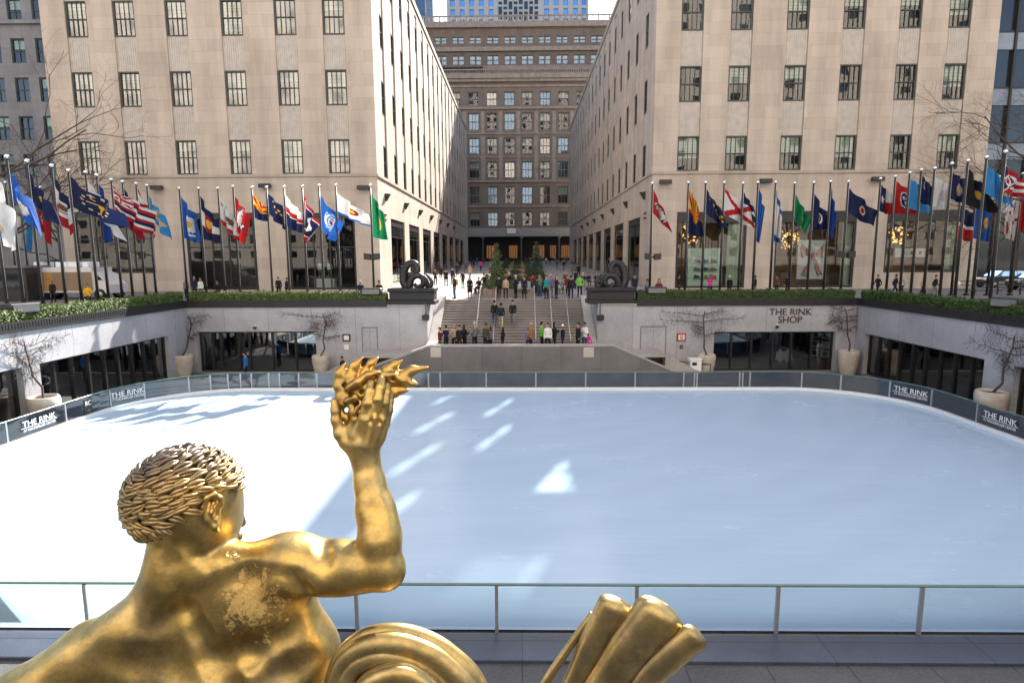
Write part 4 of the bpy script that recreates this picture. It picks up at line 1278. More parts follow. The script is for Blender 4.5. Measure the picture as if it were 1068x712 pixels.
def gold_mat(name, base=(.66,.445,.125), dirt=.62, flake=True, rough=.30):
    m, t, p = new_mat(name)
    tc = N(t, 'ShaderNodeTexCoord')
    def noise(sc, det=5, ro=.6):
        n = N(t, 'ShaderNodeTexNoise'); n.inputs['Scale'].default_value = sc; n.inputs['Detail'].default_value = det; n.inputs['Roughness'].default_value = ro
        t.links.new(tc.outputs['Object'], n.inputs['Vector']); return n
    a = noise(1.7, 8, .7)
    r = ramp(t, [(.28, tuple(x*.5 for x in base)), (.45, (base[0]*.86, base[1]*.88, base[2]*1.1)), (.62, base), (.8, (min(1,base[0]*1.1), base[1]*1.12, base[2]*1.25))])
    t.links.new(a.outputs['Fac'], r.inputs['Fac'])
    last = r.outputs['Color']
    # worn greenish grey film
    d1 = noise(3.2, 9, .75)
    dr = ramp(t, [(.40, 0.0), (.60, dirt)]); t.links.new(d1.outputs['Fac'], dr.inputs['Fac'])
    mx = N(t, 'ShaderNodeMix', data_type='RGBA'); mx.inputs[7].default_value = (.165,.14,.08,1)
    t.links.new(dr.outputs['Color'], mx.inputs[0]); t.links.new(last, mx.inputs[6]); last = mx.outputs[2]
    # pale chalky film in broad drifts
    d2 = noise(1.2, 10, .8); fr2 = ramp(t, [(.52, 0.0), (.72, .45)]); t.links.new(d2.outputs['Fac'], fr2.inputs['Fac'])
    mf = N(t, 'ShaderNodeMix', data_type='RGBA'); mf.inputs[7].default_value = (.52,.46,.32,1)
    t.links.new(fr2.outputs['Color'], mf.inputs[0]); t.links.new(last, mf.inputs[6]); last = mf.outputs[2]
    rough_in = N(t, 'ShaderNodeMapRange'); rough_in.inputs[3].default_value = rough-.08; rough_in.inputs[4].default_value = rough+.22
    t.links.new(d1.outputs['Fac'], rough_in.inputs[0])
    # small dark pits
    pit = N(t, 'ShaderNodeTexVoronoi'); pit.inputs['Scale'].default_value = 9; t.links.new(tc.outputs['Object'], pit.inputs['Vector'])
    pr_ = ramp(t, [(.035, 1.0), (.06, 0.0)]); t.links.new(pit.outputs['Distance'], pr_.inputs['Fac'])
    gate = ramp(t, [(.60, 0.0), (.62, 1.0)]); t.links.new(noise(2.1, 2).outputs['Fac'], gate.inputs['Fac'])
    mg = N(t, 'ShaderNodeMath', operation='MULTIPLY'); t.links.new(pr_.outputs['Color'], mg.inputs[0]); t.links.new(gate.outputs['Color'], mg.inputs[1])
    m2 = N(t, 'ShaderNodeMix', data_type='RGBA'); m2.inputs[7].default_value = (.03,.022,.012,1)
    t.links.new(mg.outputs[0], m2.inputs[0]); t.links.new(last, m2.inputs[6]); last = m2.outputs[2]
    hsrc = noise(26, 8, .75)
    bp = N(t, 'ShaderNodeBump'); bp.inputs['Strength'].default_value = .13; bp.inputs['Distance'].default_value = .012
    t.links.new(hsrc.outputs['Fac'], bp.inputs['Height'])
    bp2 = N(t, 'ShaderNodeBump'); bp2.inputs['Strength'].default_value = .24; bp2.inputs['Distance'].default_value = .03
    t.links.new(d1.outputs['Fac'], bp2.inputs['Height']); t.links.new(bp.outputs['Normal'], bp2.inputs['Normal'])
    norm = bp2.outputs['Normal']
    if flake:
        # crumbling fresh leaf: bright crinkled patches with hard edges, on the shoulder blade
        g = N(t, 'ShaderNodeVectorMath', operation='DISTANCE'); g.inputs[1].default_value = FLAKE
        t.links.new(tc.outputs['Object'], g.inputs[0])
        fn = noise(6, 10, .85)
        ad = N(t, 'ShaderNodeMath', operation='MULTIPLY_ADD'); ad.inputs[1].default_value = -.85; ad.inputs[2].default_value = .92
        t.links.new(g.outputs['Value'], ad.inputs[0])
        sm = N(t, 'ShaderNodeMath', operation='MULTIPLY_ADD'); sm.inputs[1].default_value = 1.5; t.links.new(fn.outputs['Fac'], sm.inputs[0]); t.links.new(ad.outputs[0], sm.inputs[2])
        fr = ramp(t, [(.0, 0.0), (.985, 0.0), (1.0, 1.0)])
        sc = N(t, 'ShaderNodeMath', operation='MULTIPLY'); sc.inputs[1].default_value = .66; t.links.new(sm.outputs[0], sc.inputs[0])
        t.links.new(sc.outputs[0], fr.inputs['Fac'])
        m3 = N(t, 'ShaderNodeMix', data_type='RGBA'); m3.inputs[7].default_value = (.80,.555,.20,1)
        t.links.new(fr.outputs['Color'], m3.inputs[0]); t.links.new(last, m3.inputs[6]); last = m3.outputs[2]
        b3 = N(t, 'ShaderNodeBump'); b3.inputs['Strength'].default_value = .9; b3.inputs['Distance'].default_value = .02
        hs = N(t, 'ShaderNodeMath', operation='MULTIPLY'); t.links.new(fr.outputs['Color'], hs.inputs[0]); t.links.new(noise(34, 6, .8).outputs['Fac'], hs.inputs[1])
        t.links.new(hs.outputs[0], b3.inputs['Height']); t.links.new(norm, b3.inputs['Normal']); norm = b3.outputs['Normal']
    t.links.new(norm, p.inputs['Normal'])
    t.links.new(last, p.inputs['Base Color'])
    t.links.new(rough_in.outputs[0], p.inputs['Roughness'])
    p.inputs['Metallic'].default_value = .92
    return m
FLAKE = tuple(to_world(np.array([sp_(262, 628, -25)]))[0])
M['gold'] = gold_mat('weathered_gilding')
M['goldC'] = gold_mat('gilded_folds', (.56,.395,.14), .65, False, .28)
M['goldF'] = gold_mat('bright_gilding', (.62,.38,.085), .4, False, .24)
# hair: gilding with a grey weathered crown
def hair_mat():
    m = gold_mat('gilded_hair', (.50,.34,.13), .6, False, .36)
    t = m.node_tree; p = t.nodes['Principled BSDF']
    src = p.inputs['Base Color'].links[0].from_socket
    tc = N(t, 'ShaderNodeTexCoord'); sp = N(t, 'ShaderNodeSeparateXYZ'); t.links.new(tc.outputs['Object'], sp.inputs[0])
    no = N(t, 'ShaderNodeTexNoise'); no.inputs['Scale'].default_value = 6; t.links.new(tc.outputs['Object'], no.inputs['Vector'])
    zt = float(to_world(np.array([sp_(194, 488, 0)]))[0][2])
    sb = N(t, 'ShaderNodeMath', operation='SUBTRACT'); sb.inputs[1].default_value = zt; t.links.new(sp.outputs[2], sb.inputs[0])
    ma = N(t, 'ShaderNodeMath', operation='MULTIPLY_ADD'); ma.inputs[1].default_value = 3.2; t.links.new(sb.outputs[0], ma.inputs[0])
    n2 = N(t, 'ShaderNodeMath', operation='SUBTRACT'); n2.inputs[1].default_value = .35; t.links.new(no.outputs['Fac'], n2.inputs[0]); t.links.new(n2.outputs[0], ma.inputs[2])
    r = ramp(t, [(.1, 0.0), (.6, .85)]); t.links.new(ma.outputs[0], r.inputs['Fac'])
    mx = N(t, 'ShaderNodeMix', data_type='RGBA'); mx.inputs[7].default_value = (.11,.095,.085,1)
    t.links.new(r.outputs['Color'], mx.inputs[0]); t.links.new(src, mx.inputs[6]); t.links.new(mx.outputs[2], p.inputs['Base Color'])
    return m
M['goldH'] = hair_mat()

B = SDF()
def c(pts, k=8, op='+'):
    B.chain([sp_(*q[:3]) for q in pts], [q[3]*(1+q[2]/620) for q in pts], k, op)
def e(u, v, d, ru, rv, rd, k=10, op='+', ang=0):
    s = 1+d/620; R = None
    if ang:
        ca, sa = math.cos(rad(ang)), math.sin(rad(ang)); R = [[ca, sa, 0], [-sa, ca, 0], [0, 0, 1]]
    B.ell(sp_(u,v,d), np.array([ru*s, rv*s, rd*s]), k, op, R)
# trunk
e(228, 715, 36, 110, 105, 60, 10)
e(218, 640, 24, 80, 50, 42, 20)
c([(300,622,14,26), (316,680,24,33), (306,770,36,50)], 22)
c([(128,684,12,34), (110,752,20,62)], 22)
c([(222,760,40,95), (250,860,60,90), (330,960,40,80)], 20)
# shoulders and neck
c([(158,650,10,26), (98,683,2,33), (22,740,-12,39), (-70,803,-28,43)], 14)
c([(190,578,4,29), (156,634,10,24)], 12)
c([(205,590,4,30), (268,592,4,25)], 16)
c([(194,540,2,33), (191,592,4,36)], 10)
e(304, 588, 4, 45, 33, 36, 12)
# upper arm, elbow, forearm
e(352, 591, -2, 50, 27, 28, 10)
c([(340,592,-2,26), (398,592,-8,23)], 10)
e(405, 597, -10, 17, 16, 17, 8)
c([(398,588,-8,20.5), (396,562,-6,21.5), (391,530,0,19.3), (385,502,4,15.2), (381,476,6,13)], 8)
e(402, 552, -6, 13, 26, 16, 8)
# shoulder blade, muscles of the back
e(258, 632, -8, 46, 30, 18, 14, '+', 18)
e(285, 668, 0, 36, 20, 20, 12, '+', 35)
e(262, 702, -6, 46, 24, 22, 14, '+', 12)
e(140, 676, -8, 44, 46, 24, 16, '+', -30)
e(126, 652, 2, 22, 15, 18, 12, '+', -35)
e(168, 610, -16, 14, 36, 14, 14, '+', 12)
def sdf_at(q):
    F_ = 1e3
    for kind, a, b, ra, rb, k, op in B.p:
        if kind == 'c':
            d = b-a; t_ = min(1, max(0, float((q-a)@d)/max(1e-9, float(d@d)))); D = np.linalg.norm(q-a-t_*d)-(ra+(rb-ra)*t_)
        else:
            pq = q-a
            if ra is not None: pq = np.array(ra)@pq
            q0 = np.linalg.norm(pq/b); q1 = np.linalg.norm(pq/b**2); D = q0*(q0-1)/max(q1, 1e-6)
        h_ = max(k-abs((F_-D) if op == '+' else (F_+D)), 0)/k
        F_ = min(F_, D)-h_*h_*k*.25 if op == '+' else max(F_, -D)+h_*h_*k*.25
    return F_
def surf(u, v):
    d = -130.0
    for _ in range(80):
        f_ = sdf_at(sp_(u, v, d))
        if f_ < .3: return d
        d += max(.4, f_*.8)
        if d > 80: break
    return 0.0
def stroke(pts, r, cut, k, op='-', sm=0.0):
    q = [(u, v, surf(u, v)-r*(1+0)+cut if op == '-' else surf(u, v)+r-cut, r*f_) for u, v, f_ in pts]
    c(q, k, op)
stroke([(190,612,.4), (194,640,.75), (203,664,1.0), (216,690,1.15), (234,722,1.3)], 16, 7.5, 4)
stroke([(306,652,.6), (284,672,1.0), (256,684,1.0), (234,690,.8)], 15, 6, 12)
stroke([(98,692,.7), (132,702,1.0), (166,694,.9)], 19, 6.5, 14)
stroke([(338,560,.6), (336,580,1.0), (334,600,.8)], 9, 3, 8)
stroke([(316,618,1.0), (304,604,.9), (292,600,.5)], 9, 4.5, 7)
stroke([(226,612,.7), (252,603,1.0), (284,600,.7)], 12, 3.5, 12)
stroke([(268,716,.8), (300,704,1.0), (326,690,.8)], 14, 5, 12)
stroke([(392,556,.6), (388,530,1.0), (384,506,.6)], 8, 2.2, 8)
stroke([(164,566,.6), (172,590,1.0), (170,612,.8)], 10, 2.2, 9)
stroke([(206,562,.5), (208,580,.8), (214,592,.6)], 7, 2.0, 6)
# head under the hair
e(194, 519, 6, 46, 44, 52, 8)
e(216, 516, 22, 34, 30, 36, 10)
e(223, 540, 14, 26, 36, 40, 8)
c([(212,556,4,15), (235,566,34,11)], 10)
c([(249,532,46,4), (252,545,52,4.5)], 4)
c([(244,556,50,5), (248,559,44,5)], 4)
e(238, 528, 40, 14, 6, 12, 5)
c([(221,550,-10,5), (229,583,14,8)], 7)
# ear
er = [(224,549,-27,3.2), (215,541,-31,2.9), (211.5,529,-33,3.0), (215,519,-33,3.0), (223,515,-30,2.8), (230,519,-26,2.5), (231.5,527,-24,2.2)]
c(er, 2)
c([(224,549,-27,3.6), (226,552,-24,3.4)], 3)
e(221, 533, -25, 9, 15, 7, 3)
c([(223,524,-30,2), (221,534,-31,2.2), (226,542,-27,2.2)], 2)
c([(222,528,-22,6), (224,542,-20,6)], 3)
c([(226,529,-30,2.4), (226,538,-29,2.6)], 2, '-')
# hand
c([(381,478,6,14), (380,462,5,17)], 8)
e(380, 452, 4, 23, 19, 12, 6)
c([(362,461,4,8.5), (376,470,6,12)], 6)
c([(363,462,3,8), (355,452,2,6.8), (350.5,438,0,5.2), (350,428,0,4.8), (348.8,419,1,4.2)], 3.5)
fing = [[(373,452,-2,8), (380,436,-7,6.6), (383.5,420,-10,5.6), (386,408,-8,5.1), (387,400,-3,4.6)],
        [(383,450,-3,8), (390,434,-8,6.3), (394,416,-11,5.4), (397,404,-9,5.0), (398,396,-3,4.5)],
        [(391,450,0,7.5), (398,436,-4,5.6), (401.5,420,-6,4.8), (403.5,409,-4,4.4), (404,402,1,4)],
        [(394,454,3,7), (402,442,2,4.8), (405.5,428,1,4.2), (407,418,3,3.8), (407.5,411,7,3.4)]]
for f in fing:
    c(f[:2], 4); c(f[1:], 1.6)
    q = f[2]; e(q[0], q[1], q[2]-1.0, q[3]*1.06, q[3]*.9, q[3]*1.02, 1.5)
for (a, b_) in (((381,438,-13),(380,466,-9)), ((391,436,-14),(384,466,-10)), ((398,438,-9),(389,466,-8))):
    c([(*a, 2.2), (*b_, 1.6)], 5)
c([(387,440,-14,1.6), (386,428,-17,1.6)], 2, '-'); c([(396,441,-11,1.4), (395,428,-14,1.4)], 2, '-')

statue = empty('gilded_statue', tuple(to_world(np.array([sp_(240, 900, 60)]))[0]), 'large weathered gilded statue of a curly haired man raising flames in one hand', 'statue')
sto = np.array(statue.location)
def put(name, V, Fc, m, sm=True):
    Wd = to_world(V)-0
    o = np_obj(name, Wd, Fc, m, None, None, sm)
    o.parent = statue
    o.matrix_parent_inverse = Matrix.Translation(-Vector(statue.location))
    return o
import time as _t
_a = _t.time()
parts = []
VM, FM = [], []
# body below the wrist on the coarse grid, hand and head details on fine grids
def region(lo, hi, h, keep):
    V, Fc = sdf_mesh(B, lo, hi, h, 2)
    cen = V[Fc].mean(1)
    k = keep(cen)
    return V, Fc[k]
hx0, hx1, hy0, hy1 = -200.0, -112.0, 18.0, 110.0
ex0, ex1, ey0, ey1, ez1 = -352.0, -268.0, 140.0, 232.0, 200.0
inH = lambda q, g=0.0: (q[:,0] > hx0-g) & (q[:,0] < hx1+g) & (q[:,1] > hy0-g) & (q[:,1] < hy1+g)
inE = lambda q, g=0.0: (q[:,0] > ex0-g) & (q[:,0] < ex1+g) & (q[:,1] > ey0-g) & (q[:,1] < ey1+g)
V1, F1 = region((-720, 60, -110), (20, 620, 170), 2.6, lambda q: ~inH(q, -2.2) & ~inE(q, -2.2))
V2, F2 = region((hx0-6, hy0-6, -40), (hx1+6, hy1+6, 50), 0.9, inH)
V3, F3 = region((ex0-4, ey0-4, -70), (ex1+4, ey1+4, 110), 1.15, inE)
VA = np.concatenate([V1, V2, V3]); FA = np.concatenate([F1, F2+len(V1), F3+len(V1)+len(V2)])
FA = FA[:, ::-1]
used = np.zeros(len(VA), bool); used[FA.ravel()] = True
remap = np.cumsum(used)-1
put('body', VA[used], remap[FA], M['gold'])

# flames
B_save = B; B = SDF()
c([(372,428,12,9), (380,404,14,12)], 6)
c([(385,405,14,11), (402,393,14,9), (420,393,12,6.5), (430,386,12,4.6), (446,383,12,1.4)], 5)
c([(395,397,14,8), (404,387,12,6), (411,381,11,4), (419,376,10,1.2)], 4)
c([(378,402,12,9), (382,389,10,6.2), (387,379,8,4), (394,373,8,1.4)], 4)
c([(366,410,10,9), (366,393,9,7), (370,381,8,4.8), (378,373,8,1.2)], 4)
c([(359,420,8,7), (354,402,8,6), (354,389,7,4.6), (360,379,7,1.3)], 4)
c([(408,396,12,7.5), (422,397,11,5), (431,400,10,2.8), (436,401,10,1)], 4)
c([(400,403,14,8), (411,409,13,5.5), (419,407,12,3.4), (426,407,12,1)], 4)
c([(356,414,8,6), (352,424,8,5), (357,434,8,4.5), (364,436,9,5)], 3)
c([(366,424,4,6), (372,438,4,5.5), (362,444,6,4)], 3)
c([(364,404,2,4.5), (374,398,-1,4.5), (384,391,0,4), (394,388,2,3)], 2.5)
c([(362,418,0,3.5), (370,414,-3,4), (376,421,-2,3.5), (371,430,-1,3)], 2.5)
c([(398,392,6,4), (410,391,5,3.5), (420,397,6,3)], 2.5)
for (u, v, r_) in ((360,426,2.8), (365,411,2.6), (376,408,2.4), (358,401,2.2), (372,420,2.2), (409,394,2.4), (393,383,3)):
    c([(u,v,-8,r_), (u+2,v+1,10,r_*.7)], 2.5, '-')
V, Fc = sdf_mesh(B, (-200, 4, -30), (-70, 104, 50), 0.85, 2)
put('flame', V, Fc[:, ::-1], M['goldF'])
B = B_save

# hair: rows of short twisted locks laid round the skull
hb = MB(); rng = random.Random(11)
HC = np.array([-343.0, 162.0, 6.0]); HR = np.array([55.0, 49.0, 59.0])
A = np.array([-.36, -.90, -.22]); A /= np.linalg.norm(A)
T1 = np.cross(A, [0,0,1.0]); T1 /= np.linalg.norm(T1); T2 = np.cross(A, T1)
def hairline(u):
    xs_ = [120,150,168,185,203,213,219,232,256,280]; vs_ = [563,563,562,553,540,522,516,517,509,506]
    return float(np.interp(u, xs_, vs_))
row = 0; pol = 3.0
while pol < 150:
    a0 = rad(pol); circ = 2*math.pi*53*math.sin(a0)
    n = max(3, int(circ/13.5)); ph = rng.random()*6.28
    for k in range(n):
        w = ph+2*math.pi*(k+rng.uniform(-.18,.18))/n
        pa_ = a0+rng.uniform(-.02,.02)
        nrm = A*math.cos(pa_)+(T1*math.cos(w)+T2*math.sin(w))*math.sin(pa_)
        P0 = HC+nrm*HR
        s = 1+P0[2]/620; u_ = P0[0]/s+534; v_ = P0[1]/s+356
        front = nrm[2] < .35
        if front and v_ > hairline(u_)-3: continue
        if not front and (v_ > 535 or nrm@np.array([.75,.25,.6]) > .72): continue
        # lock direction: along the ring, hanging down near the nape
        tg = np.cross(A, nrm); tg /= np.linalg.norm(tg)
        dn = np.array([0.1,1.0,0.0]); dn = dn-nrm*(dn@nrm); dn /= np.linalg.norm(dn)+1e-9
        if tg[0] < 0 and front: tg = -tg
        low = np.clip((v_-(hairline(u_)-22))/20, 0, 1)*(.9 if u_ < 190 else .35)
        dr = tg*(1-low)+dn*(low)+dn*rng.uniform(-.28,.34); dr /= np.linalg.norm(dr)
        sd_ = np.cross(nrm, dr)
        Ls = rng.uniform(17,26); wd = rng.uniform(4.1,5.5)
        bend = rng.uniform(-.8,.8)
        lift = rng.uniform(.8,3.4)
        for st_ in range(3):
            pts = []; rr_ = []
            for q in range(9):
                f = q/8; ta = (f-.5)*Ls
                prof = math.sin(math.pi*min(1, f*1.02+.02))**.7
                tw = 1.5*(f-.5)+st_*2*math.pi/3+row*.6
                off_ = sd_*(math.cos(tw)*wd*.50*prof+bend*((f-.5)**2*4)*3)+nrm*(math.sin(tw)*wd*.42*prof+prof*2.4-1.5+lift*f*f)
                base = HC+(nrm+dr*ta/54)/np.linalg.norm(nrm+dr*ta/54)*HR
                pts.append(base+off_); rr_.append(max(.7, wd*.50*prof))
            hb.tube(pts, rr_, 6)
    pol += 8.4; row += 1
Vh = np.array(hb.v); 
hb.v = [tuple(q) for q in to_world(Vh)]
hair = hb.build('hair', M['goldH']); hair.parent = statue; hair.matrix_parent_inverse = Matrix.Translation(-Vector(statue.location))

# drapery: ridged swept cloth
def ridged(path, rads, ridges, amp, ns=64, flat=.8, ph=0.0, twist=0.0, cap_round=True):
    P = [sp_(*q) for q in path]
    # resample with Catmull-Rom
    pts, rs = [], []
    for i in range(len(P)-1):
        p0, p1, p2, p3 = P[max(i-1,0)], P[i], P[i+1], P[min(i+2, len(P)-1)]
        for j in range(10):
            t_ = j/10
            pts.append(.5*((2*p1)+(-p0+p2)*t_+(2*p0-5*p1+4*p2-p3)*t_**2+(-p0+3*p1-3*p2+p3)*t_**3)); rs.append(rads[i]+(rads[i+1]-rads[i])*(3*t_*t_-2*t_**3))
    pts.append(P[-1]); rs.append(rads[-1])
    if cap_round:
        d = pts[-1]-pts[-2]; d /= np.linalg.norm(d); r0 = rs[-1]; e0 = pts[-1].copy()
        for j in range(1, 7):
            a_ = j/6*math.pi/2*.98
            pts.append(e0+d*math.sin(a_)*r0*.5); rs.append(r0*math.cos(a_))
    b = MB(); vs = []; nP = len(pts)
    for i in range(nP):
        tg = pts[min(i+1, nP-1)]-pts[max(i-1, 0)]; tg = tg/(np.linalg.norm(tg)+1e-9)
        zx = np.array([0,0,-1.0]); zx = zx-tg*(zx@tg); zx /= np.linalg.norm(zx); sx_ = np.cross(tg, zx)
        for k in range(ns):
            a_ = 2*math.pi*k/ns
            f_ = 1+amp*(abs(math.cos(ridges*.5*a_+ph+twist*i/nP))**.8*2-1.4)*min(1, (nP-i)/6)
            vs.append(pts[i]+(sx_*math.cos(a_)+zx*math.sin(a_)*flat)*rs[i]*f_)
    fs = [(i*ns+k, (i+1)*ns+k, (i+1)*ns+(k+1)%ns, i*ns+(k+1)%ns) for i in range(nP-1) for k in range(ns)]
    fs.append(tuple(range((nP-1)*ns, nP*ns)))
    b.mesh([tuple(q) for q in to_world(np.array(vs))], fs, 0, True)
    return b
def drape(name, *a, **kw):
    o = ridged(*a, **kw).build(name, M['goldC']); o.parent = statue; o.matrix_parent_inverse = Matrix.Translation(-Vector(statue.location)); return o
drape('drapery', [(356,790,-30), (362,730,-30), (368,695,-28), (392,679,-26), (424,679,-24), (456,694,-24), (482,726,-24), (496,790,-24)], [27,25,22,25,26,26,28,32], 7, .06, 120, .8, .9, 1.3)
drape('drapery', [(372,760,-50), (382,722,-52), (402,706,-52), (428,706,-50), (450,730,-48), (458,780,-48)], [13,14,12,12,14,16], 3, .06, 84, .8, .5)
drape('drapery', [(545,760,-20), (569,712,-20), (594,674,-20), (618,640,-20)], [4.5,4.5,4,3.6], 2, .06, 24, 1.1)
drape('drapery', [(575,780,-24), (604,712,-26), (626,664,-28), (643,634,-30)], [13,16,18.5,20.5], 3, .07, 64, .6, .2)
drape('drapery', [(590,790,-34), (634,716,-38), (664,672,-42), (688,642,-44)], [18,22,24.5,26.5], 3, .07, 64, .55, .5)
drape('drapery', [(635,785,-40), (670,716,-46), (700,684,-50), (724,664,-52)], [12,14,15,15.5], 2, .10, 48, .65, 1.0)
# the part of the figure and its mount below the frame
B = SDF(); e(330, 1020, 40, 120, 120, 90, 20); c([(330,1000,40,80), (560,800,0,40)], 30); c([(330,1060,40,90), (330,1500,60,160)], 30)
V, Fc = sdf_mesh(B, (-560, 400, -260), (260, 1320, 300), 14, 2)
put('mount', V, Fc[:, ::-1], M['goldC'])
print('statue', round(_t.time()-_a, 1))
# ------------------------------------------------------------------ foliage helpers
def leaf_mat(name, cols):
    m, t, p = new_mat(name)
    tc = N(t, 'ShaderNodeTexCoord')
    no = N(t, 'ShaderNodeTexNoise'); no.inputs['Scale'].default_value = 2.6; no.inputs['Detail'].default_value = 6; no.inputs['Roughness'].default_value = .75
    t.links.new(tc.outputs['Object'], no.inputs['Vector'])
    r = ramp(t, [(.3, cols[0]), (.5, cols[1]), (.72, cols[2])]); t.links.new(no.outputs['Fac'], r.inputs['Fac'])
    t.links.new(r.outputs['Color'], p.inputs['Base Color']); p.inputs['Roughness'].default_value = .6; p.inputs['Specular IOR Level'].default_value = .3
    return m
M['boxwood'] = leaf_mat('boxwood_leaf', [(.018,.035,.008), (.045,.085,.018), (.10,.14,.03)])
M['boxlit'] = leaf_mat('sunlit_boxwood_leaf', [(.03,.05,.012), (.075,.12,.025), (.16,.20,.05)])  # hedge leaf for the left runs, paler with sunlight put into its colour
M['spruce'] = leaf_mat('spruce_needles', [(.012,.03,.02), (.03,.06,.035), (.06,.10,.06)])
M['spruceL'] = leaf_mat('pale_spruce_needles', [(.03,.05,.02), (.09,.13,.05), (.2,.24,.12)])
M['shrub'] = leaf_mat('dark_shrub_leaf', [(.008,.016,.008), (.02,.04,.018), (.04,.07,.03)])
M['bark'] = mat('bark', (.055,.042,.033), .9, var=.35, scale=9)
M['twig'] = mat('bare_twig', (.075,.055,.043), .9, var=.3, scale=5)
def leaf_quad(b, p, n, s, rng, m=0):
    n = Vector(n).normalized() if Vector(n).length > 1e-6 else Vector((0,0,1))
    a = n.orthogonal().normalized(); a.rotate(Matrix.Rotation(rng.uniform(0, 6.28), 3, n)); c = n.cross(a)
    p = Vector(p); l = s*rng.uniform(.7, 1.3); w = l*.55
    b.face([p-a*l*.5, p+c*w*.5, p+a*l*.5, p-c*w*.5], m)
def hedge(label, p, q, n, h, m, group='clipped hedges on top of the rink walls'):
    """clipped hedge between p and q, n = direction of its depth; thousands of small leaves over a dark core"""
    p = Vector(p); q = Vector(q); n = Vector(n); d = (q-p).normalized(); L = (q-p).length
    r = empty('hedge', p, label, 'hedge', group)
    rng = random.Random(int(L*10)); w = .78
    b = MB()
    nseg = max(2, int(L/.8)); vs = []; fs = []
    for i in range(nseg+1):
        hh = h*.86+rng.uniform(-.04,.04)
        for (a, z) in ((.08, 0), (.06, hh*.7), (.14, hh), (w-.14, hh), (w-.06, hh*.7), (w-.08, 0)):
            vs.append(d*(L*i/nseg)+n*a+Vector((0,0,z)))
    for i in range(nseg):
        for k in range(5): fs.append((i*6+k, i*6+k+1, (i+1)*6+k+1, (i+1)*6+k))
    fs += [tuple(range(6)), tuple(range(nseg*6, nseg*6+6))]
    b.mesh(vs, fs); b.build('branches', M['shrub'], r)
    b = MB()
    num = int(L*760)
    for _ in range(num):
        s = rng.uniform(0, L); k = rng.random()
        if k < .52: a, z, nn = rng.uniform(-.02,.10), rng.uniform(.0, h), -n+Vector((0,0,.5))
        elif k < .92: a, z, nn = rng.uniform(.02,w-.02), h*rng.uniform(.84,1.0+.16*rng.random())+.05*math.sin(s*3.1)+.03*math.sin(s*9.7), Vector((0,0,1))-n*.2
        else: a, z, nn = w-rng.uniform(-.02,.1), rng.uniform(.1,h), n+Vector((0,0,.5))
        v = Vector((rng.gauss(0,1), rng.gauss(0,1), rng.gauss(0,1)))*.55
        leaf_quad(b, d*s+n*a+Vector((0,0,z)), nn+v, rng.choice([.07,.09,.13]), rng)
    b.build('foliage', m, r)
    return r
HZ = ZS+.20
hedge('clipped green hedge along the back wall between the left corner and the left sculpture plinth', (XL+.2, YB, HZ), (PEDL0-.1, YB, HZ), (0,1,0), .64, M['boxlit'])
hedge('clipped green hedge running along the top of the left side wall', (XL, YB-.2, HZ), (XL, 12, HZ), (-1,0,0), .64, M['boxlit'])
hedge('shaded dark green hedge along the back wall from the right sculpture plinth to the corner', (PEDR1+.1, YB, HZ), (XR-.2, YB, HZ), (0,1,0), .64, M['boxwood'])
hedge('shaded dark green hedge running along the top of the right side wall', (XR, 12, HZ), (XR, YB-.2, HZ), (1,0,0), .64, M['boxwood'])

# ------------------------------------------------------------------ flagpoles and flags
M['polemetal'] = mat('weathered_pole', (.04,.038,.035), .45, metal=.5, var=.2, scale=3)
M['silver'] = mat('silver_ball', (.8,.8,.8), .2, metal=.9, var=.05)
FC = {'navy':(.012,.02,.075), 'blue':(.015,.06,.30), 'royal':(.02,.11,.45), 'sky':(.05,.28,.62), 'red':(.42,.015,.02), 'dred':(.22,.012,.015), 'white':(.72,.72,.72),
      'gold':(.75,.45,.04), 'orange':(.75,.22,.02), 'green':(.01,.20,.085), 'brown':(.16,.09,.04), 'black':(.015,.015,.02), 'teal':(.02,.12,.14), 'buff':(.6,.48,.28), 'grey':(.35,.35,.36)}
FC = {k_: tuple(x*.8 for x in v_) for k_, v_ in FC.items()}
FM = {}
for k_, c_ in FC.items():
    FM[k_] = mat('flag_cloth_'+k_, c_, .7, var=.10, scale=3, spec=.2)
    # thin cloth lets some light through
    t_ = FM[k_].node_tree; p_ = t_.nodes['Principled BSDF']; o_ = t_.nodes['Material Output']
    tl = N(t_, 'ShaderNodeBsdfTranslucent'); tl.inputs['Color'].default_value = rgba(c_)
    mx_ = N(t_, 'ShaderNodeMixShader'); mx_.inputs[0].default_value = .28
    t_.links.new(p_.outputs[0], mx_.inputs[1]); t_.links.new(tl.outputs[0], mx_.inputs[2]); t_.links.new(mx_.outputs[0], o_.inputs['Surface'])
def star(u, v, cu, cv, r, asp=1.5):
    x, y = (u-cu)*asp, v-cv
    d = math.hypot(x, y); a = math.atan2(x, -y)
    k = (a/(2*math.pi)*5) % 1
    return d < r*(.45+.55*abs(k-.5)*2)
def disc(u, v, cu, cv, r, asp=1.5): return math.hypot((u-cu)*asp, v-cv) < r
def seal(bg, ring, inn, r=.27):
    return lambda u, v: (inn if disc(u,v,.5,.5,r*.62) else ring) if disc(u,v,.5,.5,r) else bg
def stripes_v(*cols):
    return lambda u, v: cols[min(len(cols)-1, int(v*len(cols)))]
def stripes_u(*cols):
    return lambda u, v: cols[min(len(cols)-1, int(u*len(cols)))]
def f_stars(u, v):
    for a in ((.45,.28),(.56,.36),(.5,.5),(.62,.52),(.72,.58),(.82,.5),(.78,.72),(.25,.18)):
        if disc(u,v,a[0],a[1],.055): return 'gold'
    return 'navy'
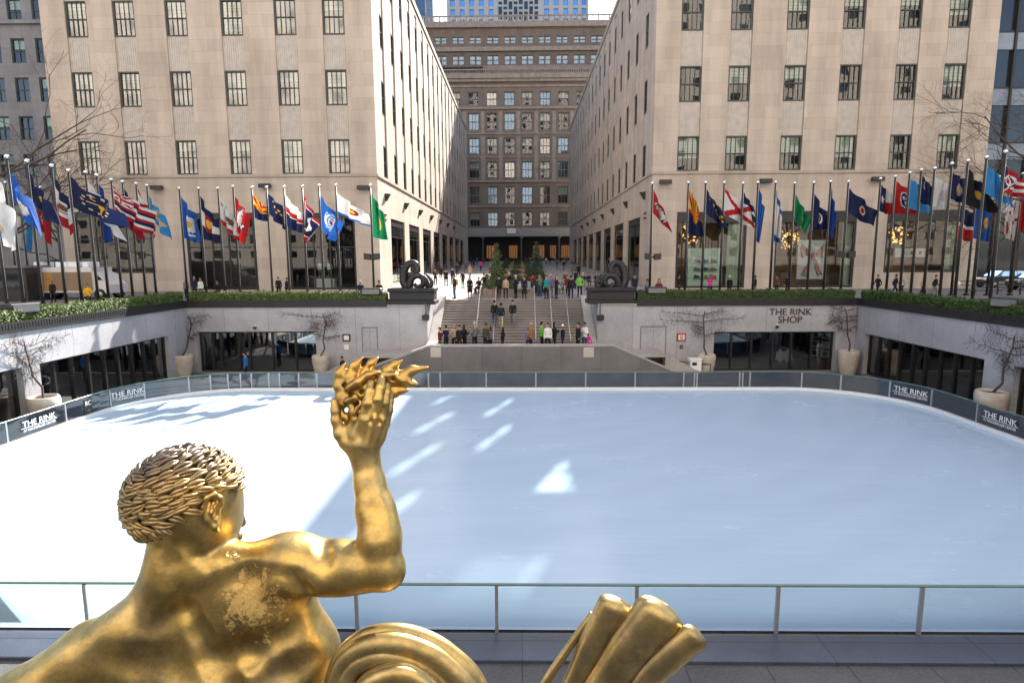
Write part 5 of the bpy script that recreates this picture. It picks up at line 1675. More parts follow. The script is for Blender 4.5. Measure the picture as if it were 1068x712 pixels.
def f_torch(u, v):
    if disc(u,v,.5,.5,.09) or (abs(u-.5) < .022 and .5 < v < .82): return 'gold'
    for k in range(13):
        a = 2*math.pi*k/13
        if disc(u,v,.5+.24*math.sin(a),.48-.36*math.cos(a),.045): return 'buff'
    x, y = (u-.5)*1.5, v-.45
    if .09 < math.hypot(x,y) < .26 and y < 0 and abs((math.atan2(x,-y)*4) % math.pi-math.pi/2) > 1.35: return 'gold'
    return 'navy'
def f_hawaii(u, v):
    if u < .42 and v < .48:
        x, y = u/.42, v/.48
        if abs(x-.5) < .1 or abs(y-.5) < .12: return 'red'
        if abs(x-.5) < .18 or abs(y-.5) < .22: return 'white'
        if abs(x-y) < .09 or abs(x+y-1) < .09: return 'red'
        if abs(x-y) < .2 or abs(x+y-1) < .2: return 'white'
        return 'navy'
    return ('white','red','navy')[int(v*8) % 3]
def f_california(u, v):
    if v > .83: return 'red'
    if star(u,v,.14,.2,.09): return 'red'
    if ((u-.5)/.2)**2+((v-.48)/.17)**2 < 1 and not (abs(u-.5) < .06 and v > .53): return 'brown'
    if .60 < v < .66 and .28 < u < .72: return 'green'
    return 'white'
def f_arkansas(u, v):
    d = abs(u-.5)/.5+abs(v-.5)/.5
    if d < .62: return 'navy' if any(star(u,v,a,b,.07) for a, b in ((.5,.36),(.5,.64))) else 'white'
    if d < .85: return 'white' if (int(u*22)+int(v*14)) % 3 == 0 else 'navy'
    return 'red'
def f_arizona(u, v):
    if disc(u,v,.5,.5,.17): return 'orange'
    if v > .5: return 'navy'
    a = math.atan2(u*1.5-.75, .5-v)
    return 'gold' if int((a+math.pi)/(math.pi/13)) % 2 else 'red'
def f_colorado(u, v):
    d = math.hypot((u-.42)*1.5, v-.5)
    if d < .13: return 'gold'
    if d < .27 and not (u > .46 and abs(v-.5) < .12): return 'red'
    return 'white' if .33 < v < .67 else 'navy'
def saltire(bg, fg):
    return lambda u, v: fg if abs(u-v) < .12 or abs(u+v-1) < .12 else bg
def f_wyoming(u, v):
    e_ = min(u*1.5, (1-u)*1.5, v, 1-v)
    if e_ < .09: return 'red'
    if e_ < .15: return 'white'
    if ((u-.52)/.2)**2+((v-.5)/.2)**2 < 1: return 'white'
    return 'navy'
def f_ohio(u, v):
    if abs(v-.5) < .5*(1-u*1.9) + .0 and u < .52:
        if disc(u,v,.17,.5,.12): return 'red'
        if disc(u,v,.17,.5,.19): return 'white'
        return 'white' if (int(u*17)+int(v*13)) % 6 == 0 else 'navy'
    return ('red','white')[int(v*5) % 2]
def f_texas(u, v):
    if u < .38: return 'white' if star(u,v,.19,.5,.17) else 'navy'
    return 'white' if v < .5 else 'red'
def f_tenn(u, v):
    if u > .94: return 'navy'
    d = math.hypot((u-.48)*1.5, v-.5)
    if d < .25: return 'white' if any(star(u,v,a,b,.09) for a, b in ((.43,.42),(.55,.45),(.48,.62))) else 'navy'
    if d < .30: return 'white'
    return 'red'
def f_diamond(u, v):
    d = abs(u-.5)/.38+abs(v-.5)/.38
    if d < .35: return 'green'
    return 'buff' if d < 1 else 'sky'
def f_oak(u, v):
    if abs(u-.5) < .16 and .25 < v < .72: return 'gold' if disc(u,v,.5,.48,.1) else 'white'
    if disc(u,v,.5,.5,.27) and (int(u*26)+int(v*18)) % 2: return 'white'
    if .78 < v < .86 and .3 < u < .7: return 'white'
    return 'royal'
def f_iowa(u, v):
    if v < .30: return 'navy'
    if v > .72: return 'red'
    if ((u-.5)/.25)**2+((v-.45)/.09)**2 < 1: return 'brown'
    return 'red' if .56 < v < .62 and .3 < u < .7 else 'white'
def f_maryland(u, v):
    q = (u < .5) == (v < .5)
    if q: return 'white' if abs(u % .5-.25) < .07 or abs(v % .5-.25) < .10 else ('red' if (int(u*9)+int(v*7)) % 2 else 'white')
    return 'red' if disc(u % .5, v % .5, .25, .25, .14) else 'white'
def f_georgia(u, v):
    if v < .42: return 'navy'
    return 'red' if v > .68 or u > .55 else 'white'
def f_virgin(u, v):
    if disc(u,v,.5,.45,.2): return 'gold' if disc(u,v,.5,.45,.1) else 'dred'
    if v > .9: return 'royal'
    return 'white'
def f_army(u, v):
    d = math.hypot((u-.5)*1.5, v-.5)
    if d < .08: return 'red'
    if d < .34: return 'white' if (int(d*18)+int(u*9)) % 2 else 'sky'
    return 'royal'
def f_swirl(u, v):
    x, y = (u-.5)*1.5, v-.5; d = math.hypot(x,y)
    if .15 < d < .24: return 'white'
    return 'gold' if d < .08 else 'navy'
def f_crescent(u, v):
    if disc(u,v,.25,.25,.13) and not disc(u,v,.29,.22,.12): return 'white'
    return 'navy'
def f_red_tip(u, v):
    if u > .82: return 'red'
    return 'white' if abs(v-.5) < .04+.3*max(0, u-.5) and u > .4 else 'navy'
def f_cross(u, v):
    return 'red' if abs(v-.45) < .10 else ('navy' if v > .58 else 'white')
NROW_S, YROW, XROW = None, 41.0, 24.2
# (pole top px, which row, pattern, corner px TL TR BR BL, flag words, pole words)
FLAGS = [
 # --- left side row
 ((-12,158), 'L', lambda u,v: 'royal' if (v > .55 and u < .35) else ('buff' if disc(u,v,.62,.62,.12) else 'white'), ((-10,172),(8,222),(14,262),(-8,245)), 'white flag with a blue corner cut by the left edge of the photo', 'nearest left'),
 ((6.8,161.4), 'L', seal('royal','white','buff',.26), ((8,176),(28,212),(46,251),(11,208)), 'royal blue flag with a pale seal, second from the left edge', 0),
 ((27.8,166), 'L', seal('navy','gold','red',.20), ((30,180),(50,212),(60,237),(34,209)), 'navy flag with a small gold and red crest, third from the left edge', 0),
 ((53.6,171), 'L', f_iowa, ((55,183),(69,208),(74,246),(58,222)), 'navy, white and red banded flag with a brown eagle', 0),
 ((71,176), 'L', f_torch, ((73,184),(129,223),(129,238),(75,216)), 'large navy flag with a gold torch ringed by stars', 0),
 ((89,178), 'L', lambda u,v: 'white' if not disc(u,v,.6,.5,.2) else 'grey', ((89,187),(103,208),(127,252),(92,214)), 'plain white flag half hidden behind the torch flag', 0),
 ((100.6,181), 'L', seal('blue','blue','navy',.2), ((101,188),(110,214),(115,252),(105,250)), 'plain dark blue flag hanging straight behind the torch flag', 0),
 ((115.8,185.8), 'L', f_hawaii, ((117,194),(161,222),(160,249),(118,219)), 'large red, white and blue striped flag with a small crossed canton', 0),
 ((127.4,188), 'L', f_georgia, ((128,195),(141,224),(148,251),(131,232)), 'navy and red flag drooping behind the striped flag', 0),
 ((141.7,190), 'L', saltire('white','red'), ((142,195),(153,216),(153,226),(144,216)), 'small white flag with a red diagonal cross behind the striped flag', 0),
 ((153,192), 'L', f_diamond, ((155,204),(171,226),(178,251),(157,226)), 'sky blue flag with a buff diamond at the left corner', 0),
 # --- back row, left half
 ((186.7,195), 'B', f_oak, ((188,204),(206,228),(209,253),(191,248)), 'bright blue flag with a white shield', 0),
 ((207,195), 'B', f_colorado, ((208,204),(226,232),(228,251),(211,249)), 'blue and white banded flag with a red letter C', 0),
 ((227,195), 'B', f_california, ((229,203),(247,228),(249,251),(230,232)), 'white flag with a brown bear and a red bottom stripe', 0),
 ((242.8,193), 'B', f_arkansas, ((243,204),(258,224),(252,256),(245,233)), 'red flag with a white diamond beside the bear flag', 0),
 ((262.4,194), 'B', f_arizona, ((264,202),(279,217),(279,231),(264,227)), 'flag of red and yellow rays over blue, on the left', 0),
 ((277.8,194), 'B', f_stars, ((278,201),(297,218),(297,240),(280,223)), 'dark blue flag with gold dipper stars, on the left', 0),
 ((296,193.6), 'B', f_cross, ((298,203),(316,222),(315,243),(299,236)), 'white flag with a red band over navy', 0),
 ((315,193), 'B', f_wyoming, ((315,203),(333,236),(318,254),(317,238)), 'navy flag with a red and white border and a pale bison', 0),
 ((332.4,192), 'B', f_army, ((333,203),(358,233),(346,252),(335,238)), 'royal blue and white flag with a small red centre', 0),
 ((350,191.6), 'B', f_virgin, ((353,201),(387,224),(386,236),(353,222)), 'white flag with a gold and red crest and blue lower edge', 0),
 ((386,192), 'B', seal('green','gold','sky',.24), ((385,200),(398,224),(404,250),(388,247)), 'green flag with a gold ringed blue seal beside the left building corner', 0),
 # --- back row, right half
 ((680.5,189.7), 'B', f_arkansas, ((681,197),(693,222),(701,243),(681,222)), 'red flag with a white diamond beside the right building corner', 0),
 ((718,189), 'B', f_arizona, ((717,196),(727,215),(733,247),(716,244)), 'flag of red and yellow rays over blue, on the right', 0),
 ((736,189), 'B', f_stars, ((737,197),(752,218),(760,241),(737,222)), 'dark blue flag with gold dipper stars, on the right', 0),
 ((755.4,189), 'B', saltire('white','red'), ((757,197),(785,217),(789,239),(756,223)), 'large white flag with a red diagonal cross', 0),
 ((775,189.7), 'B', f_red_tip, ((777,200),(789,218),(793,237),(777,220)), 'navy flag with a red tip behind the diagonal cross flag', 0),
 ((790.6,189), 'B', lambda u,v: 'royal', ((790,194),(796,220),(791,253),(789,251)), 'bright blue flag hanging in a narrow fold', 0),
 ((809,188.7), 'B', lambda u,v: 'royal' if v < .14 or v > .86 or u > .9 else ('gold' if disc(u,v,.5,.4,.15) else 'white'), ((807,197),(814,226),(811,253),(807,251)), 'narrow white flag with blue edges and a gold crest', 0),
 ((829,189.7), 'B', lambda u,v: 'gold' if disc(u,v,.6,.6,.16) else 'green', ((830,202),(845,227),(841,244),(829,226)), 'green flag with a small gold seal above the pink bow window', 0),
 ((848.8,189), 'B', f_swirl, ((848,201),(862,225),(861,239),(847,238)), 'navy flag with a white ring', 0),
 ((866.4,188), 'B', lambda u,v: 'blue', ((866,194),(870,224),(867,251),(864,240)), 'plain dark blue flag hanging in a narrow fold', 0),
 ((885,188), 'B', seal('navy','buff','red',.19), ((886,196),(915,220),(912,237),(884,221)), 'navy flag with a small red and buff seal, flying on the right', 0),
 ((918.5,185), 'R', f_texas, ((919,192),(931,202),(932,224),(918,220)), 'navy, white and red flag with one big white star', 0),
 ((934,182.7), 'R', f_tenn, ((934,189),(950,197),(957,223),(931,222)), 'red flag with a white ringed blue disc', 0),
 ((949,178.7), 'R', lambda u,v: 'gold' if disc(u,v,.7,.6,.12) else 'sky', ((949,186),(962,193),(976,223),(948,217)), 'sky blue flag with a gold seal between the red and the crescent flags', 0),
 ((961,175.6), 'R', f_crescent, ((960,183),(973,195),(973,215),(959,211)), 'navy flag with a white crescent', 0),
 ((975,174), 'R', lambda u,v: 'grey' if disc(u,v,.6,.5,.22) and (int(u*22)+int(v*16)) % 2 else 'white', ((975,184),(991,192),(987,217),(974,215)), 'white flag with a faint grey crest', 0),
 ((993,169), 'R', seal('navy','grey','gold',.26), ((993,179),(1008,187),(1007,212),(991,207)), 'navy flag with a grey and gold coat of arms', 0),
 ((1009.7,166), 'R', seal('black','navy','gold',.25), ((1010,175),(1026,196),(1042,223),(1008,213)), 'very dark flag with a dull gold shield', 0),
 ((1029,162.4), 'R', lambda u,v: 'buff' if disc(u,v,.68,.62,.13) else 'sky', ((1029,171),(1043,183),(1059,217),(1028,201)), 'large sky blue flag near the right edge', 0),
 ((1049,156.4), 'R', f_ohio, ((1050,171),(1071,190),(1071,206),(1049,200)), 'red and white striped flag with a blue starred triangle', 0),
 # --- far row behind, both sides
 ((5.6,189), 'F', lambda u,v: 'buff' if disc(u,v,.6,.4,.15) else 'white', ((3,218),(14,226),(13,258),(5,258)), 'greyish white flag hanging low at the far left', 0),
 ((19,192), 'F', seal('sky','buff','royal',.3), ((22,213),(31,222),(31,260),(25,262)), 'sky blue flag with a round seal hanging low at the far left', 0),
 ((42,194), 'F', f_tenn, ((36,209),(51,226),(53,259),(41,234)), 'dark red flag with a navy disc hanging low at the far left', 0),
 ((1019.5,188), 'F', lambda u,v: 'gold' if disc(u,v,.7,.45,.17) else 'royal', ((1022,213),(1039,218),(1036,252),(1026,248)), 'royal blue flag with a gold shield hanging low at the far right', 0),
 ((1042,183), 'F', f_maryland, ((1050,202),(1064,204),(1057,251),(1047,247)), 'red and white quartered flag hanging low at the far right', 0),
 ((1003,190), 'F', lambda u,v: 'red' if v > .6 else ('white' if v > .5 else 'navy'), ((1005,214),(1018,222),(1016,252),(1011,248)), 'navy and red flag half hidden between poles at the far right', 0),
 ((1067,180), 'F', lambda u,v: 'red', ((1066,203),(1074,212),(1072,246),(1065,238)), 'plain red flag cut by the right edge of the photo', 0),
]
rngf = random.Random(3)
PB = MB()
GRP_P, GRP_F = 'flagpoles around the sunken rink', 'flags around the sunken rink'
def flag_mesh(tl, tr, br, bl, pat, amp, folds, ph, org):
    nu, nv = 40, 28
    vs = []; fs = []; mi = []; keys = []
    for j in range(nv+1):
        for i in range(nu+1):
            u, v = i/nu, j/nv
            top = tl.lerp(tr, u); bot = bl.lerp(br, u)
            p = top.lerp(bot, v)
            # the cloth sags between hoist and fly
            p = p+Vector((0,0,-1))*(.10*math.sin(math.pi*u))*(1-.3*v)
            w_ = min(1, u*2.2)
            y = amp*w_*math.sin(folds*2*math.pi*u+ph+1.3*v)+amp*.5*w_*math.sin(folds*4.3*u+ph*2-2.1*v)
            x = amp*.35*w_*math.sin(folds*2*math.pi*u+ph+.9+v)
            p = p+Vector((x, y, 0))
            vs.append(p-org)
    for j in range(nv):
        for i in range(nu):
            k = pat((i+.5)/nu, (j+.5)/nv)
            if k not in keys: keys.append(k)
            fs.append((j*(nu+1)+i, (j+1)*(nu+1)+i, (j+1)*(nu+1)+i+1, j*(nu+1)+i+1)); mi.append(keys.index(k))
    b = MB(); b.v = [tuple(q) for q in vs]; b.f = fs; b.m = mi; b.sm = [True]*len(fs)
    return b, [FM[k] for k in keys]
for (tx_, ty_), row_, pat, cor, fl, pl in FLAGS:
    if row_ == 'B': P = onY(tx_, ty_, YROW)
    elif row_ == 'L': P = onX(tx_, ty_, -XROW)
    elif row_ == 'R':
        P = onX(tx_, ty_, XROW+.3)
        if P.y > YROW: P = onY(tx_, ty_, YROW)
    else: P = onY(tx_, ty_, 46.0)
    h = P.z-ZS
    lab = 'tall thin metal flagpole flying the '+fl.replace(' of the photo', '')
    words_ = lab.split()
    lab = ' '.join(words_[:16])
    while lab.split()[-1] in ('a','the','and','with','of','by','behind','beside','at','on','from','in','small','between','its','over','ringed','hanging','half'): lab = ' '.join(lab.split()[:-1])
    pole = empty('flagpole', (P.x, P.y, ZS), lab, 'flagpole', GRP_P)
    b = MB(); b.tube([(0,0,0),(0,0,h*.5),(0,0,h-.18)], [.085,.075,.05], 10); b.build('shaft', M['polemetal'], pole)
    b = MB(); b.ball((0,0,h-.08), .115, 12); b.build('ball', M['silver'], pole)
    b = MB(); b.tube([(0,0,0),(0,0,.12),(0,0,.16)], [.2,.2,.09], 12); b.build('base', M['polemetal'], pole)
    b = MB(); b.tube([(.09,-.02,1.2),(.06,-.02,h-.25)], [.008,.008], 4); b.build('rope', M['letter'], pole)
    pts = [onY(px, py, P.y-.02) for px, py in cor]
    dh = Vector((P.x+.07, P.y, 0))
    # keep the hoist on the pole
    sh = P.x+.075-pts[0].x
    pts = [q+Vector((sh, 0, 0)) if abs(sh) < .6 else q for q in pts]
    if abs(sh) < .6: pts[3] = Vector((P.x+.075, pts[3].y, pts[3].z))
    wid = (pts[1]-pts[0]).length
    b, ms = flag_mesh(*pts, pat, min(.30, .08+.07*wid), 1.6+rngf.random()*.9, rngf.uniform(0, 6), Vector((P.x+.075, P.y, pts[0].z)))
    f = b.build('flag', ms, None, (P.x+.075, P.y, pts[0].z))
    tag(f, fl.replace(' of the photo', ''), 'flag', GRP_F)
# twin floodlights on three poles
tw = MB()
for s in (-1, 1):
    tw.mesh([(s*.12,-.2,-.22),(s*.55,-.25,-.16),(s*.55,-.25,.26),(s*.12,-.2,.22),(s*.12,.2,-.18),(s*.5,.15,-.12),(s*.5,.15,.2),(s*.12,.2,.18)], [(0,1,2,3),(7,6,5,4),(0,4,5,1),(1,5,6,2),(2,6,7,3),(3,7,4,0)])
tw.box(-.14, .14, -.06, .06, -.05, .05)
two = tw.build('twin_floodlight', M['black']); twm = two.data; bpy.data.objects.remove(two)
for (px, py, words_) in ((389, 268, 'pair of black floodlights on the pole beside the left building corner'), (680, 268, 'pair of black floodlights on the pole beside the right building corner'), (881, 266, 'pair of black floodlights on a pole at the pink bow window')):
    q = onY(px, py, YROW); o = add_obj('twin_floodlight', twm, None, (q.x, q.y-.1, q.z)); tag(o, words_, 'floodlight', 'twin floodlights on flagpoles')

# ------------------------------------------------------------------ urns, climbers, trees
M['urn'] = mat('pale_stone_urn', (.47,.42,.355), .8, var=.15, scale=3, bump=.25, bscale=10)
M['soilm'] = mat('dark_soil', (.04,.03,.022), .95)
M['cane'] = mat('climber_stem', (.065,.045,.035), .9, var=.3, scale=4)
M['dryleaf'] = mat('dry_vine_leaf', (.15,.06,.03), .8, var=.4, scale=3)
def branch(b, p, d, L, r, depth, rng, spread=.6, grav=0.0, taper=.62, kids=(2,3), flat=None, seg=4, sides=5):
    p = Vector(p); d = Vector(d).normalized(); pts = [p.copy()]; rs = [r]
    for i in range(seg):
        j = Vector((rng.gauss(0,1), rng.gauss(0,1), rng.gauss(0,1)))*.20
        if flat is not None: j -= Vector(flat)*j.dot(Vector(flat))
        d = (d+j+Vector((0,0,grav))).normalized()
        p = p+d*(L/seg); pts.append(p.copy()); rs.append(r*(1-(1-taper)*(i+1)/seg))
    b.tube(pts, rs, sides if depth > 1 else 3, cap=False)
    if depth <= 0: return
    for k in range(rng.randint(*kids)):
        f = rng.uniform(.35, 1.0); i = min(len(pts)-2, int(f*seg)); q = pts[i].lerp(pts[i+1], f*seg-i)
        v = Vector((rng.gauss(0,1), rng.gauss(0,1), rng.gauss(0,1)))
        if flat is not None: v -= Vector(flat)*v.dot(Vector(flat))
        nd = (d+v.normalized()*spread*rng.uniform(.6,1.4)).normalized()
        branch(b, q, nd, L*rng.uniform(.5,.8), rs[i]*.62, depth-1, rng, spread, grav, taper, kids, flat, seg, sides)
def urn(px, py_top, py_bot, wpx, axis, val, where, wallN, climb):
    """stone urn standing by the wall, with its own bare climber trained on the wall"""
    q = onY(px, (py_top+py_bot)/2, val) if axis == 'y' else onX(px, (py_top+py_bot)/2, val)
    zc = (q-CPOS).length; R_ = min(.64, wpx/2/FPX*zc*.98); Hh = max(1.35, (py_bot-py_top)/FPX*zc)
    u = empty('stone_urn', (q.x, q.y, -.06), 'pale stone urn '+where, 'urn', 'stone urns along the rink walls')
    b = MB(); b.lathe([(0,0),(R_*.62,0),(R_*.70,.06*Hh),(R_*.88,.4*Hh),(R_*.98,.7*Hh),(R_,.86*Hh),(R_*.95,.97*Hh),(R_*.90,Hh),(R_*.82,Hh),(R_*.8,.9*Hh)], 28); b.build('pot', M['urn'], u)
    b = MB(); b.lathe([(0,.92*Hh),(R_*.81,.92*Hh)], 20); b.build('soil', M['soilm'], u)
    rng = random.Random(int(px))
    n = Vector(wallN); t_ = Vector((-n.y, n.x, 0)); 
    cl = empty('climbing_vine', (q.x, q.y, Hh*.92-.06), 'bare vine above the urn '+where, 'vine', 'bare vines on the rink walls')
    b = MB(); top = climb
    wallp = (val if axis == 'y' else val)
    # trunk leans back to the wall, then arms run along wires
    back = Vector((0, YB-.12-q.y, 0)) if axis == 'y' else Vector(((XL+.12 if val < 0 else XR-.12)-q.x, 0, 0))
    p0 = Vector((0,0,0)); p1 = back*.6+Vector((0,0,1.0))+t_*.12; p2 = back+Vector((0,0,top-.55))+t_*.05; p3 = back+Vector((0,0,top))
    b.tube([p0, p0.lerp(p1,.5)+t_*rng.uniform(-.2,.2), p1+t_*rng.uniform(-.25,.1), p2+t_*rng.uniform(-.2,.2), p3], [.06,.05,.045,.035,.025], 6, cap=False)
    for s in (-1, 1):
        for zz_ in (rng.uniform(-.05,.1), rng.uniform(-.6,-.3), rng.uniform(-.95,-.6), rng.uniform(-1.5,-1.1)):
            if rng.random() < .15: continue
            L = rng.uniform(.7, 3.3)*(1 if zz_ > -.7 else .4)
            pts = [back+Vector((0,0,top+zz_-.25))]; rs = [.022]
            m_ = 9
            for i in range(1, m_+1):
                pts.append(back+t_*s*L*i/m_+Vector((0,0,top+zz_-.25*(1-i/m_)+rng.uniform(-.05,.05)))+n*rng.uniform(-.02,.05)); rs.append(.022*(1-.8*i/m_))
            b.tube(pts, rs, 4, cap=False)
            for i in range(1, m_):
                for _ in range(3):
                    branch(b, pts[i], t_*s*rng.uniform(-.2,.9)+Vector((0,0,rng.uniform(-1,1)))+n*.15, rng.uniform(.18,.5), .009, 1, rng, .8, 0, .5, (1,2), n, 3, 3)
    b.build('stem', M['cane'], cl)
    b = MB()
    for _ in range(120):
        s = rng.gauss(0, .9); z = top+rng.choice([0,-.45,-.9])+rng.gauss(0,.12)
        leaf_quad(b, back+t_*s+Vector((0,0,z))+n*.05, n, .075, rng)
    tag(b.build('dead_leaves', M['dryleaf'], cl), kind='stuff')
urn(191, 370, 390, 18.5, 'y', 37.7, 'in the left back corner of the rink', (0,-1,0), 2.6)
urn(334.5, 369, 388.5, 17, 'y', 37.9, 'right of the left shop doors, below the stair wall', (0,-1,0), 2.7)
urn(737, 368, 388, 17.5, 'y', 37.9, 'beside the white bin, left of the shop doors', (0,-1,0), 2.8)
urn(884.5, 367, 389.5, 19, 'y', 37.8, 'in the right back corner of the rink', (0,-1,0), 2.8)
urn(46, 409, 436, 29, 'x', XL+.70, 'by the left side wall behind the lettered panel', (1,0,0), 2.6)
urn(1033, 408, 436, 31, 'x', XR-.85, 'by the right side wall behind the lettered panel', (-1,0,0), 2.6)

def bare_tree(base, H_, label, seed, lean, spread=.75, depth=5, r0=.20, grp='bare winter trees'):
    rng = random.Random(seed)
    tr = empty('bare_tree', base, label, 'tree', grp)
    b = MB(); d = Vector(lean); top = Vector((d.x*H_*.45, d.y*H_*.45, H_*.42))
    mids = [Vector((0,0,0)), top*.33+Vector((.1,0,0)), top*.7, top]
    b.tube(mids, [r0, r0*.8, r0*.68, r0*.6], 9); b.build('trunk', M['bark'], tr)
    b = MB()
    for k in range(11):
        a = rng.uniform(0, 6.28); f = rng.uniform(.4, 1.0); q = Vector((0,0,0)).lerp(top, f)
        dd = Vector((math.cos(a)*.8+d.x, math.sin(a)*.8+d.y, rng.uniform(.25,.9)))
        branch(b, q, dd, H_*rng.uniform(.22,.36), r0*.34, depth-1, rng, spread, -.01, .55, (3,4), None, 4, 4)
    b.build('crown', M['twig'], tr)
    return tr
q = onX(-40, 318, -29.0)
bare_tree((-33.6, 37, ZS), 20.0, 'bare winter tree at the left edge, its twigs crossing the pale facade', 4, (.14,.03,0))
bare_tree((-39, 50, ZS), 17.0, 'bare winter tree further back behind the left hand flags', 14, (.05,0,0))
bare_tree((34.2, 38, ZS), 20.0, 'bare winter tree at the right edge, twigs crossing the right facade', 8, (-.13,.02,0))
bare_tree((40.5, 50, ZS), 20.0, 'bare winter tree in front of the dark glass block', 21, (-.03,0,0))
# ------------------------------------------------------------------ people: one continuous body per pose
SK, TOPC, LEG, SHOE = 0, 1, 2, 3
def person_mesh(pose):
    S = SDF(); lab = []
    def cp(a, b, ra, rb, k, L): S.cap(a, b, ra, rb, k); lab.append(L)
    def el(c_, r_, k, L): S.ell(c_, r_, k); lab.append(L)
    def chain(pts, rs, k, L):
        for i in range(len(pts)-1): cp(pts[i], pts[i+1], rs[i], rs[i+1], k, L)
    seat = pose == 'sit'
    hz = .50 if seat else .90
    lean = (0, 0) if pose != 'walk' else (0, -.05)
    for s in (-1, 1):
        if seat: hip, knee, ank = (s*.1,0,hz+.02), (s*.13,-.42,.50), (s*.12,-.40,.09)
        elif pose == 'walk': hip, knee, ank = (s*.09,0,.88), (s*.09,-.16*s-.04,.50), (s*.08,-.24*s+.06,.10 if s > 0 else .14)
        else: hip, knee, ank = (s*.095,0,.88), (s*.11,-.02,.48), (s*.12,.02,.09)
        chain([hip, knee, ank], [.088,.062,.045], .04, LEG)
        cp((ank[0],ank[1]+.03,.045), (ank[0]+s*.015,ank[1]-.16,.035), .045, .036, .02, SHOE)
    el((0,.005,hz+.03), (.165,.115,.12), .06, LEG)
    ty = lean[1]
    cp((0,0,hz+.10), (0,ty,hz+.40), .13, .145, .06, TOPC)
    el((0,ty,hz+.37), (.165,.112,.17), .06, TOPC)
    cp((-.13,ty,hz+.49), (.13,ty,hz+.49), .06, .06, .06, TOPC)
    for s in (-1, 1):
        sh = (s*.175, ty, hz+.475)
        if pose == 'phone': el_, wr = (s*.25,-.06,hz+.22), (s*.10,-.30,hz+.36)
        elif pose == 'photo': el_, wr = (s*.27,-.18,hz+.44), (s*.10,-.30,hz+.62)
        elif pose == 'walk': el_, wr = (s*.215,.10*s,hz+.20), (s*.205,.02+.16*s-.10,hz)
        elif seat: el_, wr = (s*.25,-.06,hz+.22), (s*.14,-.28,hz+.14)
        elif pose == 'pockets': el_, wr = (s*.30,.06,hz+.22), (s*.19,-.08,hz+.06)
        else: el_, wr = (s*.215,.03,hz+.20), (s*.205,-.05,hz-.04)
        chain([sh, el_, wr], [.056,.046,.036], .03, TOPC)
        d = np.array(wr)-np.array(el_); d = d/np.linalg.norm(d)
        cp(wr, tuple(np.array(wr)+d*.085), .036, .028, .015, SK)
        cp(tuple(np.array(wr)+d*.03), tuple(np.array(wr)+d*.06+np.array((-s*.04,-.02,0))), .014, .012, .01, SK)
    hd = (0, ty-.015, hz+.73)
    cp((0,ty+.01,hz+.53), (0,ty,hz+.63), .056, .052, .03, SK)
    el(hd, (.076,.096,.118), .02, SK)
    el((0,hd[1]-.098,hd[2]-.01), (.014,.022,.022), .01, SK)
    for s in (-1,1): el((s*.078,hd[1]+.01,hd[2]-.005), (.012,.02,.03), .01, SK)
    V, Fc = sdf_mesh(S, (-.48,-.66,-.02), (.48,.42,hz+.90), .03, 1)
    cen = V[Fc].mean(1)
    best = np.full(len(cen), 1e9); mi = np.zeros(len(cen), int)
    for (kind, a, b, ra, rb, k, op), L in zip(S.p, lab):
        if kind == 'c':
            d = b-a; t_ = np.clip(((cen-a)@d)/max(1e-9, d@d), 0, 1)
            D = np.linalg.norm(cen-a-t_[:,None]*d, axis=1)-(ra+(rb-ra)*t_)
        else:
            q = (cen-a)/b; D = (np.linalg.norm(q, axis=1)-1)*b.min()
        m_ = D < best; best[m_] = D[m_]; mi[m_] = L
    # jacket hem covers the hips
    mi[(mi == LEG) & (cen[:,2] > hz-.02)] = TOPC
    o = np_obj('person', V, Fc, [M['black']]*4, None, mi); me = o.data; bpy.data.objects.remove(o)
    return me, hd, hz
def ball_part(c_, r_, keep, n=18):
    b = MB(); b.ball((0,0,0), 1, n, 0)
    vs = [(c_[0]+v[0]*r_[0], c_[1]+v[1]*r_[1], c_[2]+v[2]*r_[2]) for v in b.v]
    fs = [f for f in b.f if keep(np.mean([vs[i] for i in f], axis=0))]
    q = MB(); q.mesh(vs, fs, 0, True); return q
POSE = {}
for ps in ('stand','phone','photo','walk','sit','pockets'): POSE[ps] = person_mesh(ps)
_hair = {}
def hair_mesh(ps, style):
    if (ps, style) in _hair: return _hair[ps, style]
    me, hd, hz = POSE[ps]; x, y, z = hd
    if style == 'short': q = ball_part((x,y+.012,z+.012), (.086,.106,.125), lambda c_: c_[2] > z+.05 or c_[1] > y+.02 and c_[2] > z-.06)
    elif style == 'long':
        q = ball_part((x,y+.015,z+.01), (.092,.112,.13), lambda c_: c_[2] > z+.055 or c_[1] > y+.0)
        q2 = ball_part((x,y+.06,z-.15), (.105,.065,.22), lambda c_: True); q.mesh(q2.v, q2.f, 0, True)
    elif style == 'bald': q = ball_part((x,y+.02,z-.02), (.082,.098,.10), lambda c_: c_[1] > y+.03 and c_[2] > z-.07)
    else:   # knitted hat
        q = ball_part((x,y+.008,z+.03), (.093,.112,.122), lambda c_: c_[2] > z+.035)
        q.lathe([(.094,z+.03),(.104,z+.035),(.104,z+.075),(.094,z+.08)], 18, (x,y+.008,0)); q.ball((x,y+.01,z+.16), .03, 8)
    o = q.build('hair', M['black']); _hair[ps, style] = o.data; bpy.data.objects.remove(o)
    return _hair[ps, style]
_coat = {}
